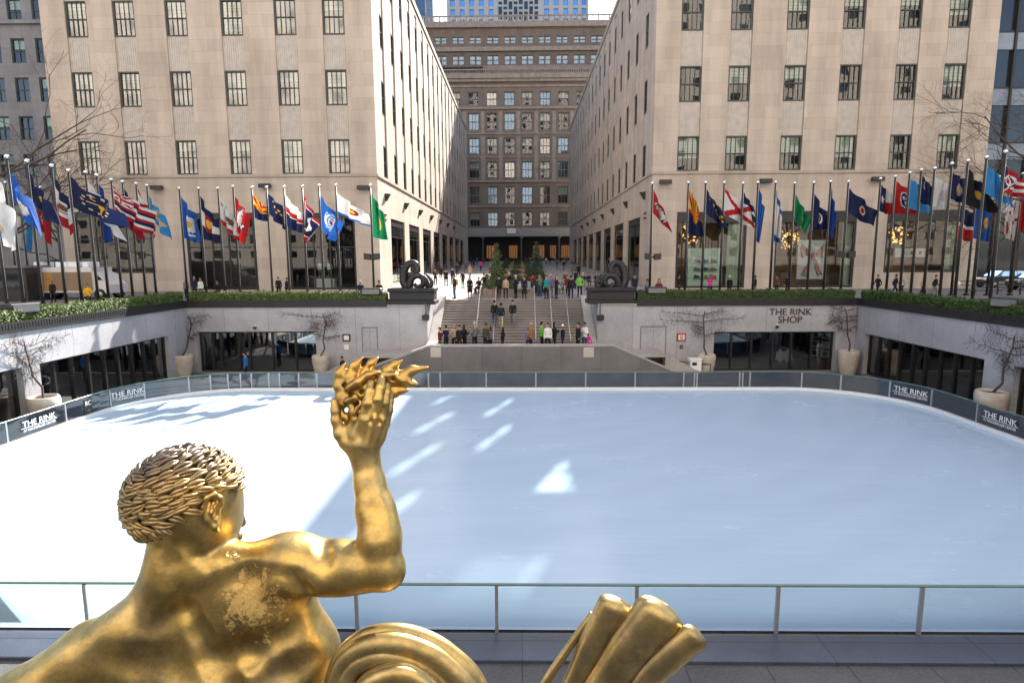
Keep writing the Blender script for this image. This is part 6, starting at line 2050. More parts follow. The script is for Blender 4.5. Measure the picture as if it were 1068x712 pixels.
def coat_mesh(kind, hz):
    if (kind, hz) in _coat: return _coat[kind, hz]
    b = MB(); z1 = hz+.12; z0 = hz-.50 if kind == 'coat' else hz-.42
    for i in range(7):
        pass
    prof = [(.20,z0,.15),(.205,z0+.15,.155),(.19,hz-.1,.145),(.185,hz,.14),(.165,z1,.135)]
    vs = []; n = 20
    for r_, z, r2 in prof:
        for k in range(n):
            w = 2*math.pi*k/n; f_ = 1+.05*math.cos(6*w)*(1 if z < hz else .3)
            vs.append((r_*f_*math.cos(w), r2*f_*math.sin(w), z))
    fs = [(i*n+k, i*n+(k+1)%n, (i+1)*n+(k+1)%n, (i+1)*n+k) for i in range(len(prof)-1) for k in range(n)]
    b.mesh(vs, fs, 0, True); o = b.build('coat_skirt', M['black']); _coat[kind, hz] = o.data; bpy.data.objects.remove(o)
    return _coat[kind, hz]
def bag_mesh():
    if 'bag' in _coat: return _coat['bag']
    b = MB(); b.bbox(-.15, .15, .11, .27, 0, .42, .05); b.tube([(-.1,.12,.05),(-.13,-.13,.2),(-.1,.0,.46),(-.09,.13,.42)], .018, 5); b.tube([(.1,.12,.05),(.13,-.13,.2),(.1,.0,.46),(.09,.13,.42)], .018, 5)
    o = b.build('backpack', M['black']); _coat['bag'] = o.data; bpy.data.objects.remove(o); return _coat['bag']
CC = {'black':(.016,.016,.018), 'navy':(.015,.022,.05), 'grey':(.16,.16,.165), 'lgrey':(.38,.38,.38), 'beige':(.42,.32,.21), 'red':(.42,.025,.03), 'teal':(.02,.24,.24), 'mustard':(.30,.15,.03),
      'green':(.16,.45,.06), 'white':(.68,.68,.66), 'pink':(.70,.05,.30), 'olive':(.05,.06,.03), 'maroon':(.13,.02,.025), 'jeans':(.05,.09,.18), 'blue':(.02,.17,.52), 'brown':(.10,.055,.03), 'purple':(.20,.12,.30), 'yellow':(.75,.42,.02),
      'skinA':(.52,.30,.21), 'skinB':(.33,.17,.10), 'hairK':(.012,.01,.009), 'hairB':(.06,.03,.015), 'hairY':(.36,.22,.09), 'hairG':(.45,.44,.42)}
CM = {}
def cm(k):
    if k not in CM: CM[k] = mat('cloth_'+k, CC[k], .8, var=.15, scale=5, spec=.2)
    return CM[k]
rngp = random.Random(21)
def person(loc, pose, rz, hair, top, legs, label, extra=None, skin=None, size=None):
    me, hd, hz = POSE[pose]
    skin = skin or rngp.choice(['skinA','skinA','skinB'])
    o = bpy.data.objects.new('person', me); COL.objects.link(o)
    for sl, k in zip(o.material_slots, (skin, top, legs, 'black')):
        sl.link = 'OBJECT'; sl.material = cm(k)
    o.location = loc; o.rotation_euler = (0, 0, rz)
    s = size or rngp.uniform(.95, 1.05); o.scale = (s, s, s)
    st_, hc = hair
    h = bpy.data.objects.new('hat' if st_ == 'hat' else 'hair', hair_mesh(pose, st_)); COL.objects.link(h); h.parent = o
    h.material_slots[0].link = 'OBJECT'; h.material_slots[0].material = cm(hc)
    for ex in (extra or ()):
        if ex[0] in ('coat', 'dress') and pose != 'sit':
            q = bpy.data.objects.new('coat_skirt' if ex[0] == 'coat' else 'skirt', coat_mesh(ex[0], hz))
        elif ex[0] == 'bag':
            q = bpy.data.objects.new('backpack', bag_mesh()); q.location = (0, 0, hz+.08)
        else: continue
        COL.objects.link(q); q.parent = o; q.material_slots[0].link = 'OBJECT'; q.material_slots[0].material = cm(ex[1])
    tag(o, label, 'person')
    return o
def gz(y): return ZS if y < 50 else ZS+.012+(y-50)*(2.388/120)
def at_ground(px, py):
    q = onZ(px, py, ZS)
    if q.y < 50: return q
    # the garden path climbs gently away from the stairs
    d = ray(px, py); k = 2.388/120
    t_ = (ZS+.012-50*k-CAMZ)/(d.z-k*d.y) if abs(d.z-k*d.y) > 1e-6 else 1e4
    q = CPOS+d*t_
    if t_ < 0 or q.y > 150: q = CPOS+d*(140/d.y); q.z = gz(140)
    return q
def at_stair(px, py):
    k = (ZS-ZL)/(STY-Y0); d = ray(px, py)
    t_ = (ZL-k*Y0-CAMZ)/(d.z-k*d.y); q = CPOS+d*t_
    st_ = math.floor((q.y-Y0)/tread)
    q.y = Y0+(st_+.55)*tread; q.z = ZL+rise*(st_+1)
    return q
H_ = {'k':('short','hairK'), 'b':('short','hairB'), 'y':('long','hairY'), 'l':('long','hairK'), 'lb':('long','hairB'), 'g':('short','hairG'), 'bald':('bald','hairB')}
def hat(c_): return ('hat', c_)
PI = math.pi
# --- people in the gardens and at the head of the stairs (feet pixel)
GP = [
 (454.3, 298, 'phone', .3, H_['k'], 'black', 'black', 'person in black looking at a phone beside the left garden wall', None),
 (465.3, 299, 'stand', PI, H_['b'], 'black', 'black', 'tall person in black seen from behind near the left garden wall', None),
 (472.0, 296.5, 'stand', -.6, H_['k'], 'navy', 'jeans', 'person in navy standing behind the yellow backpack', None),
 (474.2, 311.5, 'stand', -1.2, H_['b'], 'navy', 'jeans', 'person in navy carrying a yellow backpack at the stair head', [('bag','yellow')]),
 (482.8, 300.5, 'pockets', .8, H_['k'], 'black', 'black', 'person in black with grey trousers left of the blond woman', None),
 (490.0, 290, 'walk', PI, H_['y'], 'beige', 'black', 'blond woman in a beige coat walking away up the garden', [('coat','beige')]),
 (490.2, 311, 'stand', .2, H_['lb'], 'black', 'beige', 'woman in a short black dress on the sunlit paving', [('dress','black')]),
 (501.5, 283, 'walk', PI, H_['k'], 'pink', 'black', 'person in a pink jacket walking away by the spruce', None),
 (505.0, 308, 'phone', -.5, H_['k'], 'black', 'jeans', 'person in a black jacket by the left stair rail', None),
 (499.5, 306, 'sit', -.3, H_['k'], 'black', 'black', 'person in black crouching on the paving by the left stair rail', None),
 (511.7, 286, 'walk', .4, H_['k'], 'grey', 'navy', 'person in grey walking past the pale spruce', None),
 (519.0, 300, 'stand', .0, H_['lb'], 'maroon', 'black', 'woman in a maroon coat in front of the pale spruce', [('coat','maroon')]),
 (527.5, 315, 'stand', PI, H_['b'], 'beige', 'navy', 'person in a beige coat from behind at the middle of the stair head', None),
 (520.5, 315, 'walk', PI, H_['k'], 'black', 'black', 'person in black with a black backpack at the middle of the stair head', [('bag','black')]),
 (546.9, 313, 'stand', .1, H_['k'], 'black', 'black', 'person in a long black coat and white shoes at the stair head', [('coat','black')]),
 (555.6, 306.8, 'stand', PI, H_['k'], 'red', 'lgrey', 'person in a red jacket and pale grey trousers', None),
 (569.8, 312.5, 'stand', -.7, H_['b'], 'teal', 'black', 'person in a teal jacket at the stair head', None),
 (574.3, 311, 'stand', .2, H_['g'], 'purple', 'grey', 'white haired person in purple beside the teal jacket', None),
 (580.0, 312.5, 'phone', .9, H_['lb'], 'black', 'black', 'dark haired person in black right of the teal jacket', None),
 (587.5, 306, 'sit', .1, H_['k'], 'grey', 'black', 'person in grey sitting on a low wall by the right stair rail', None),
 (591.8, 309, 'stand', .5, H_['k'], 'maroon', 'black', 'person in dark red half hidden behind the tall man in black', None),
 (595.4, 311.2, 'stand', PI-.3, H_['k'], 'black', 'navy', 'tall man in black beside the right stair rail', None),
 (603.4, 290, 'walk', PI, H_['k'], 'black', 'black', 'person in a black printed jacket standing in the shade further back', None),
 (604.6, 311, 'pockets', .0, H_['k'], 'green', 'black', 'person in a green and white jacket at the right cheek wall', None),
 (613.5, 298, 'sit', .2, H_['k'], 'black', 'black', 'person in black sitting beside the right sculpture', None),
 (622.0, 298.5, 'sit', -.2, H_['lb'], 'navy', 'black', 'person in navy sitting just left of the right sculpture', None),
 (569.6, 276, 'walk', PI, H_['b'], 'white', 'black', 'person in white in the far crowd on the right', None),
 (573.8, 276, 'stand', 0, H_['k'], 'black', 'black', 'leftmost person in black in the far crowd on the right', None),
 (579.0, 274, 'stand', .4, H_['b'], 'beige', 'jeans', 'person in beige in the far crowd on the right', None),
 (590.7, 271.5, 'walk', PI, H_['k'], 'grey', 'black', 'person in grey in the far crowd nearest the right garden wall', None),
 (584.5, 272.5, 'walk', 0, H_['k'], 'navy', 'black', 'person in navy in the far crowd on the right', None),
 (497.5, 276, 'stand', 0, H_['k'], 'blue', 'black', 'person in blue in the far crowd on the left', None),
 (504.5, 274, 'walk', PI, H_['b'], 'red', 'navy', 'person in red in the far crowd on the left', None),
 (491.5, 277, 'walk', 0, H_['k'], 'black', 'black', 'person in black in the far crowd on the left', None),
]
for px, py, ps, rz, hr, tp, lg, lb, ex in GP:
    q = at_ground(px, py)
    if q.y < STY+.3 and SX0-.7 < q.x < SX1+.7: q.y = STY+.35+.15*rngp.random(); q.x = onY(px, py, q.y).x
    person(Vector((q.x, q.y, gz(q.y)+.004)), ps, rz, hr, tp, lg, lb, ex)
XP = [(460,293,'stand'),(477,289,'walk'),(486,284,'walk'),(508,296,'sit'),(514,305,'phone'),(531,306,'stand'),(538,311,'pockets'),(563,309,'phone'),(566,303,'stand'),(590,303,'walk'),(600,301,'stand'),(608,305,'phone'),(597,287,'walk'),(588,282,'walk'),(581,281,'stand'),(480,281,'stand'),(494,280,'walk')]
WX = ['beside the left garden wall','near the left wall','behind the blond woman','by the pale spruce','at the left rail head','between the spruces','at the stair centre','behind the teal jacket','behind the red jacket','behind the right rail','near the right cheek wall','at the right cheek wall','in the shade up the garden','far up the shaded side','beyond the dark spruce','far up the sunny side','in the far sunny crowd']
for i_, ((px, py, ps), w_) in enumerate(zip(XP, WX)):
    q = at_ground(px, py); tp_ = ('black','navy','grey','black','brown')[i_ % 5]
    if q.y < STY+.3 and SX0-.7 < q.x < SX1+.7: q.y = STY+.6+.5*rngp.random(); q.x = onY(px, py, q.y).x
    lb_ = 'person in %s %s %s' % ({'black':'black','navy':'dark blue','grey':'grey','brown':'dark brown'}[tp_], {'stand':'standing','walk':'walking','sit':'crouched','phone':'holding a phone','pockets':'with hands in pockets'}[ps], w_)
    person(Vector((q.x, q.y, gz(q.y)+.004)), ps, rngp.uniform(-PI, PI), rngp.choice(list(H_.values())), tp_, rngp.choice(['black','jeans','navy','grey']), lb_)
# --- on the stairs
SP = [
 (515.8, 341.5, 'walk', PI, H_['k'], 'black', 'jeans', 'person in a black jacket and jeans climbing the stairs', None),
 (522.6, 343, 'walk', PI, H_['k'], 'black', 'beige', 'person in a black jacket and beige trousers climbing the stairs', [('bag','navy')]),
 (534.8, 342.5, 'walk', .0, hat('black'), 'black', 'grey', 'person in black with a dark cap coming down the middle of the stairs', None),
]
for px, py, ps, rz, hr, tp, lg, lb, ex in SP:
    person(at_stair(px, py), ps, rz, hr, tp, lg, lb, ex, None, 1.02)
# --- behind the parapet: head-top pixel decides who stands and who sits
LP = [
 (458.5, 341, H_['b'], 'maroon', 'person in dark red at the left end of the parapet'), (465, 337.5, H_['k'], 'navy', 'broad person in navy second along the parapet'),
 (473.7, 335, H_['y'], 'beige', 'fair haired person in beige behind the parapet'), (479, 339, H_['k'], 'black', 'person in black between the fair haired one and the left rail'),
 (484.3, 337, H_['lb'], 'black', 'brown haired person in black at the left rail, behind the parapet'), (495, 333, hat('lgrey'), 'grey', 'person in a pale grey hat behind the parapet'),
 (506.6, 334, H_['k'], 'olive', 'person in dull green behind the parapet left of centre'), (511.3, 339, H_['lb'], 'purple', 'person in purple crouched behind the parapet left of centre'),
 (524.2, 338.5, H_['l'], 'black', 'long haired person in black alone at the middle of the parapet'), (553.8, 323.5, hat('beige'), 'mustard', 'standing person in a mustard jacket and beige hat behind the parapet'),
 (551, 341, H_['k'], 'purple', 'child in purple in front of the mustard jacket'), (565, 330, H_['k'], 'green', 'person in a neon green jacket behind the parapet'),
 (571.4, 331, H_['b'], 'white', 'person in white right of the neon green jacket'), (578.4, 329, H_['l'], 'black', 'person in black with very long dark hair behind the parapet'),
 (587, 336, hat('white'), 'navy', 'person in navy wearing a white cap behind the parapet'), (603.2, 330, H_['k'], 'black', 'person in black at the right end of the parapet'),
 (610, 329, H_['k'], 'white', 'person in a white jacket at the right end of the parapet'), (613, 343, H_['lb'], 'pink', 'small person in pink at the far right end of the parapet'),
]
for i, (px, py, hr, tp, lb) in enumerate(LP):
    y = 37.35+.35*(i % 3)
    py += 2.5*((i*7) % 3)/2; q = onY(px, py, y); sz_ = (q.z-ZL)/1.76
    ps = ('stand','pockets','phone')[(i*5) % 3]
    if sz_ < .80: ps = 'sit'; sz_ = (q.z-ZL)/1.36
    person(Vector((q.x, y, ZL+.004)), ps, rngp.uniform(-PI, PI), hr, tp, rngp.choice(['black','jeans','navy']), lb, None, None, min(1.08, max(.72, sz_)))
# --- along the hedges
HP = [
 (54, 294.5, 'stand', .2, H_['bald'], 'black', 'black', 'man in a black jacket in front of the tan truck', 42.5),
 (91, 296, 'sit', .5, H_['k'], 'yellow', 'black', 'person in a bright yellow jacket in front of the tan truck', 42.3),
 (193.5, 291, 'stand', 0, H_['lb'], 'grey', 'black', 'leftmost of three people by the hedge near the left corner', 46),
 (202.2, 287.5, 'stand', 0, H_['b'], 'navy', 'black', 'person in navy in the middle of three by the left hedge', 46),
 (208.6, 290, 'stand', 0, H_['y'], 'white', 'jeans', 'person in white in a trio by the left hedge', 46),
 (226, 288.5, 'sit', 0, H_['k'], 'black', 'black', 'person in black sitting behind the left hedge by a white car', 45),
 (290, 288.5, 'stand', .4, H_['k'], 'black', 'black', 'person in black with a hood behind the left hedge', 46),
 (299, 289.5, 'stand', -.4, H_['k'], 'navy', 'black', 'person in dark blue beside the hooded one at the left hedge', 46),
 (375.2, 286, 'sit', .3, H_['g'], 'navy', 'jeans', 'white haired person in navy sitting near the left sculpture', 43),
 (395, 290, 'sit', .0, H_['k'], 'black', 'black', 'person in black sitting at the foot of the corner floodlight pole', 42.5),
 (662, 286, 'stand', .2, H_['k'], 'navy', 'black', 'person in navy just right of the right sculpture', 45),
 (675.3, 287, 'sit', .6, H_['b'], 'grey', 'black', 'person in grey sitting by the right floodlight pole', 43),
 (687.6, 288.5, 'sit', -.2, H_['lb'], 'maroon', 'black', 'dark haired person in maroon sitting by the right hedge', 43),
 (708.3, 287, 'stand', 1.2, H_['k'], 'black', 'black', 'person in black at the edge of the shelf display window', 49),
 (741.2, 286.5, 'photo', 0, H_['lb'], 'pink', 'black', 'person in a bright pink jacket taking a photo by the right hedge', 46),
 (761.3, 288.5, 'stand', PI, hat('white'), 'black', 'black', 'person in black with a white hat by the right hedge', 46),
 (788, 288, 'stand', 1.4, H_['k'], 'black', 'grey', 'person in black between the two display windows', 47),
 (810.5, 287, 'pockets', .3, H_['k'], 'brown', 'black', 'person in brown at the pink bow window', 48),
 (822, 289, 'stand', -.6, H_['k'], 'black', 'black', 'person in black left of the pink bow board', 48),
 (916.6, 286.5, 'walk', -1.2, H_['k'], 'black', 'black', 'person in black walking right behind the right hedge', 46),
 (934.5, 286, 'walk', 1.4, H_['k'], 'navy', 'navy', 'person in navy walking beside a white haired person', 46),
 (942, 286.5, 'walk', -1.4, H_['g'], 'lgrey', 'black', 'white haired person in pale grey walking by the right hedge', 45.6),
 (963.5, 290.5, 'walk', 1.2, H_['y'], 'beige', 'black', 'fair haired person in beige walking near the right hedge corner', 44),
 (976, 286.5, 'walk', 1.2, H_['b'], 'black', 'grey', 'tall person in black walking near the right hedge corner', 44),
]
for px, pyh, ps, rz, hr, tp, lg, lb, y in HP:
    hgt = 1.36 if ps == 'sit' else 1.76
    q = onY(px, pyh, y)
    sc_ = min(1.1, max(.9, (q.z-ZS)/hgt))
    person(Vector((q.x, y, ZS+.004)), ps, rz, hr, tp, lg, lb, None, None, sc_)
# --- down at the rink
q = onZ(263.5, 393, -.06); person(Vector((q.x, 36.6, -.056)), 'stand', -1.3, H_['k'], 'blue', 'black', 'rink attendant in a bright blue vest by the left shop doors', None, 'skinA', 1.0)
q = onY(357, 380, 37.4); person(Vector((q.x, 37.4, -.056)), 'sit', 1.2, H_['k'], 'black', 'black', 'person in black sitting against the wall behind the gilded flames', None, 'skinB', 1.0)
# ------------------------------------------------------------------ sculpture plinths and coiled bronzes
M['darkbronze'] = mat('dark_bronze', (.035,.034,.036), .38, metal=.6, var=.3, scale=5, bump=.3, bscale=20)
for side, (xa, xb) in (('left', (PEDL0, PEDL1)), ('right', (PEDR0, PEDR1))):
    zt = onY(430, 300.5, YB+.1).z
    pl = empty('sculpture_plinth', ((xa+xb)/2, YB+.8, ZS), 'black slatted plinth on the wall end just %s of the stairs' % side, 'plinth', None)
    w = xb-xa
    b = MB(); b.bbox(-w/2, w/2, -.95, .9, .02, .28, .02); b.bbox(-w/2+.1, w/2-.1, -.72, .8, .281, zt-ZS-.25, .02); b.bbox(-w/2+.02, w/2-.02, -.88, .88, zt-ZS-.249, zt-ZS, .03)
    x = -w/2+.05
    while x < w/2-.08:
        b.box(x, x+.07, -.985, -.952, .05, .25); b.box(x, x+.07, -.905, -.882, zt-ZS-.2, zt-ZS-.05); x += .15
    b.build('base', M['hedgebox'], pl)
    # coiled serpent-like bronze
    sc = empty('coiled_sculpture', ((xa+xb)/2, YB+.75, zt), 'dark bronze coiled sculpture with two rings and spiky fins on the %s plinth' % side, 'sculpture')
    cx0 = 430 if side == 'left' else 537.0
    f_ = (lambda px: px) if side == 'left' else (lambda px: 640-(px-432.5)*1.0)
    def cv(px, py, d=0.0):
        q = onY(f_(px), py, YB+.75+d); return Vector((q.x, q.y, q.z))-Vector(sc.location)
    b = MB()
    def cat(pts, n=6):
        out = []
        for i in range(len(pts)-1):
            p0, p1, p2, p3 = pts[max(i-1,0)], pts[i], pts[i+1], pts[min(i+2, len(pts)-1)]
            for j in range(n):
                t_ = j/n; out.append(.5*((2*p1)+(-p0+p2)*t_+(2*p0-5*p1+4*p2-p3)*t_*t_+(-p0+3*p1-3*p2+p3)*t_**3))
        return out+[pts[-1]]
    P1 = cat([cv(425,301), cv(421,293,.05), cv(421.5,283,.1), cv(426,275.5,.1), cv(433,275,.0), cv(435.5,282,-.1), cv(432.5,289,-.1), cv(427,289.5,.15), cv(426,284,.25)])
    b.tube(P1, [.30-.17*(i/len(P1)) for i in range(len(P1))], 12)
    P2 = cat([cv(427,300,-.2), cv(429,291,-.25), cv(435,287,-.25), cv(441,290,-.2), cv(441,297,-.2), cv(436,299,-.1), cv(432.5,296,-.05)])
    b.tube(P2, [.25-.10*(i/len(P2)) for i in range(len(P2))], 12)
    P3 = cat([cv(440,290,-.2), cv(444,293,-.15), cv(446,298,-.1), cv(449.5,298,-.1), cv(450,293,-.1), cv(446.5,288,-.1), cv(444.5,286,-.1)])
    b.tube(P3, [.22-.15*(i/len(P3)) for i in range(len(P3))], 10)
    b.build('coil', M['darkbronze'], sc)
    b = MB()
    for (px, py, qx_, qy_) in ((421,279,416.5,277.5),(420.5,285,415.5,287),(421,291,414.5,290),(421.5,295,415.5,294),(424,299,417,297.5),(429,274,429.5,270.5),(435.5,277,438,272.5),(441,288,444,284)):
        a, e_ = cv(px, py), cv(qx_, qy_)
        b.tube([a, a.lerp(e_, .6)+Vector((0,0,.03)), e_], [.13, .07, .008], 6, flat=.5)
    b.build('fin', M['darkbronze'], sc)
for px, lb in ((444, 'left'), (626, 'right')):
    q = onY(px, 331, YB-.25); o = empty('bracket_spotlight', (q.x, YB-.02, q.z), 'black spotlight on a drop bracket at the wall end %s of the stairs' % lb, 'spotlight', None)
    b = MB(); b.tube([(0,-.12,1.0),(0,-.12,.15)], .03, 6); b.build('bracket', M['black'], o)
    b = MB(); b.bbox(-.22,.22,-.4,-.02,-.18,.16,.03); b.build('lamp_head', M['black'], o)

# ------------------------------------------------------------------ things on the plaza walls
M['redframe'] = mat('red_frame', (.35,.03,.02), .5); M['paper'] = mat('white_notice', (.68,.66,.64), .6, var=.08, scale=8)
def notice(px, py, w, h, fr, lb, y=YB, sym=None):
    q = onY(px, py, y); o = empty('wall_notice', (q.x, y-.004, q.z), lb, 'notice')
    b = MB(); b.bbox(-w/2, w/2, -.06, 0, -h/2, h/2, .01); b.build('frame', fr, o)
    b = MB(); b.box(-w/2+.09, w/2-.09, -.07, -.0605, -h/2+.09, h/2-.09)
    if sym: b.box(-.08, .08, -.078, -.0705, -.12, .12, 1); b.box(-.03, .03, -.084, -.0785, -.05, .08, 0)
    b.build('face', [M['paper'], M['redframe']], o)
notice(361.5, 352, .52, .48, M['black'], 'black framed white notice on the wall left of the stairs')
notice(361.5, 362, .32, .34, M['paper'], 'small plain white plate below the black framed notice')
notice(710.5, 351.5, .58, .52, M['redframe'], 'red framed white notice on the wall right of the stairs', YB, True)
notice(710.5, 361.5, .2, .24, M['bronze'], 'small bronze plate below the red framed notice')
for px0, px1, py, lb in ((377, 393.5, 341, 'left'), (668, 695, 340, 'right')):
    a, c_ = onY(px0, py, YB), onY(px1, py, YB); o = empty('service_door', ((a.x+c_.x)/2, YB-.004, 0), 'plain stone faced service door in the wall %s of the stairs' % lb, 'door')
    w = c_.x-a.x; h = a.z
    b = MB(); b.box(-w/2, -w/2+.05, -.03, 0, 0, h); b.box(w/2-.05, w/2, -.03, 0, 0, h); b.box(-w/2+.05, w/2-.05, -.03, 0, h-.06, h); b.build('frame', M['granD'], o)
    b = MB(); b.box(-w/2+.055, w/2-.055, -.015, -.001, 0, h-.065); b.build('door_leaf', M['granL'], o)
for px, py, lb in ((266, 341.5, 'left'), (810.5, 340.5, 'right')):
    q = onY(px, py, YB-.1); o = empty('dome_camera', (q.x, YB-.004, q.z), 'small dome security camera over the %s rink doors' % lb, 'camera')
    b = MB(); b.box(-.08,.08,-.12,0,.05,.13); b.build('bracket', M['paper'], o); b = MB(); b.ball((0,-.14,-.01), .11, 12); b.build('dome', M['black'], o)
q = onZ(720, 389, -.06)
o = empty('litter_bin', (q.x, 37.6, -.06), 'white litter bin with a dark slot beside the stone urn', 'bin')
b = MB(); b.bbox(-.36,.36,-.34,.34,0,1.0,.04); b.build('body', M['whiteplastic'], o)
b = MB(); b.bbox(-.38,.38,-.36,.36,1.002,1.14,.04); b.build('lid', M['whiteplastic'], o)
b = MB(); b.box(-.25,.05,-.352,-.341,.72,.92); b.build('slot', M['black'], o)
rb = empty('queue_rail', (q.x-1.2, 37.4, -.06), 'black sloping queue rail leading to the white litter bin', 'rail')
b = MB(); b.tube([(-1.0,0,1.05),(.1,0,.95),(2.2,0,.75)], .035, 6); b.build('bar', M['black'], rb)
for x in (-.95, .1, 2.15): b = MB(); b.tube([(x,0,0),(x,0,1.0 if x < 0 else .9 if x < 1 else .74)], .03, 6); b.build('post', M['black'], rb)
# goods in the right rink shop
pic = empty('picture_display', (onY(860, 365, YB+1.3).x, YB+1.2, 0), 'angled display board with rows of white framed pictures in the rink shop', 'display')
pic.rotation_euler = (0, 0, -.95)
b = MB(); b.box(-1.15, 1.15, 0, .06, .5, 2.55); b.build('board', M['dark'], pic)
for i in range(3):
    for j in range(3):
        x, z = -.72+.72*i, .95+.62*j
        b = MB(); b.box(x-.27, x+.27, -.05, -.002, z-.25, z+.25, 0); b.box(x-.15, x+.15, -.06, -.051, z-.14, z+.14, 1); b.build('picture', [M['paper'], M['navyback']], pic)
b = MB(); b.box(-1.0, 1.0, -.3, -.01, .0, .48); b.build('cabinet', mat('red_brown_wood', (.15,.045,.02), .5), pic)
hd_ = SDF()
hd_.cap((0,0,.1),(0,0,.55),.16,.19,.08).cap((-.16,0,.62),(.16,0,.62),.08,.08,.06).cap((-.2,0,.6),(-.27,-.02,.12),.075,.06,.05).cap((.2,0,.6),(.27,-.02,.12),.075,.06,.05).ell((0,.05,.74),(.12,.09,.12),.05)
Vh_, Fh_ = sdf_mesh(hd_, (-.45,-.3,-.15), (.45,.3,1.0), .035, 1)
ho = np_obj('hoodie', Vh_*np.array([1,.6,1]), Fh_, M['paper']); hme = ho.data; bpy.data.objects.remove(ho)
for px, lb, rz in ((813.5, 'cream hooded sweatshirt hanging on the left in the shop door', .1), (821.5, 'white hooded sweatshirt hanging on the right in the shop door', -.2)):
    q = onY(px, 370, YB+.9); o = add_obj('hooded_sweatshirt', hme, None, (q.x, YB+.9, q.z-.45), rz); tag(o, lb, 'sweatshirt', None)
    b = MB(); b.tube([(0,0,.80),(0,0,oC.z-q.z+.5)], .012, 5); b.build('hanger_rod', M['steel'], o)
# benches under the sitting people
M['benchw'] = mat('bench_stone', (.22,.2,.19), .8, var=.2)
def bench(loc, rz, lb, w=.9):
    o = empty('stone_bench', loc, lb, 'bench', None, rz)
    b = MB(); b.bbox(-w/2, w/2, -.30, .22, .36, .445, .015); b.build('seat', M['benchw'], o)
    for s in (-1, 1): b = MB(); b.box(s*w*.36-.06, s*w*.36+.06, -.24, .16, 0, .358); b.build('leg', M['benchw'], o)
for px, py, rz, lb in ((499.5, 306, -.3, 'small stone bench by the left stair rail'), (587.5, 306, .1, 'small stone bench by the right stair rail')):
    q = at_ground(px, py); yb = q.y if q.y > STY+.3 else STY+.42
    bench((onY(px, py, yb).x, yb+.02, gz(yb)+.004), rz, lb)
q = at_ground(617.5, 298); bench((q.x, q.y, gz(q.y)+.004), 0, 'long stone bench left of the right sculpture', 2.0)
bench((onY(357,380,37.4).x, 37.4, -.058), 1.2, 'low stone bench against the rink wall behind the flames')

# ------------------------------------------------------------------ garden beds, spruces, shrubs
def spruce(loc, h, r_, m, lb, seed, n=2600):
    rng = random.Random(seed); t_ = empty('spruce_tree', loc, lb, 'tree', None)
    b = MB(); b.tube([(0,0,0),(0,0,h*.97)], [.09,.015], 7); b.build('trunk', M['bark'], t_)
    b = MB()
    tiers = int(h*5)
    for i in range(tiers):
        z = h*(.08+.9*i/tiers); rr_ = r_*(1-i/tiers)**.85+.05
        nb = max(5, int(13*(1-i/tiers))+4)
        for k in range(nb):
            a = 2*math.pi*(k+rng.random())/nb; L = rr_*rng.uniform(.7,1.15)
            d = Vector((math.cos(a), math.sin(a), -.22))
            for j in range(int(5+L*13)):
                f_ = rng.uniform(.15, 1.05); p_ = d*L*f_+Vector((rng.gauss(0,.05), rng.gauss(0,.05), z+rng.gauss(0,.05)))
                leaf_quad(b, p_, Vector((rng.gauss(0,1), rng.gauss(0,1), rng.gauss(0,1)+.6)), .17, rng)
    b.build('crown', m, t_)
def shrub(loc, w, h, m, lb, seed, grp='low shrubs in the garden beds'):
    rng = random.Random(seed); t_ = empty('shrub', loc, lb, 'shrub', grp)
    b = MB()
    for k in range(7): b.tube([(rng.uniform(-.1,.1)*w, rng.uniform(-.1,.1), 0), (rng.uniform(-.4,.4)*w, rng.uniform(-.3,.3), h*.7)], [.02,.008], 4)
    b.build('stem', M['bark'], t_)
    b = MB()
    for k in range(int(420*w*h)+120):
        v = Vector((rng.gauss(0,1), rng.gauss(0,1), abs(rng.gauss(0,1)))).normalized()*rng.uniform(.55,1.05)
        bump = 1+.18*math.sin(v.x*5+seed)+.15*math.cos(v.y*6+seed*2)
        leaf_quad(b, Vector((v.x*w/2, v.y*min(w,1.6)/2, v.z*h*bump)), v+Vector((rng.gauss(0,.5), rng.gauss(0,.5), .3)), .13, rng)
    b.build('foliage', m, t_)
M['bedwall'] = granite('bed_wall', (.30,.235,.185), .2, 20, (1.2,30,'wall'))
rngg = random.Random(5)
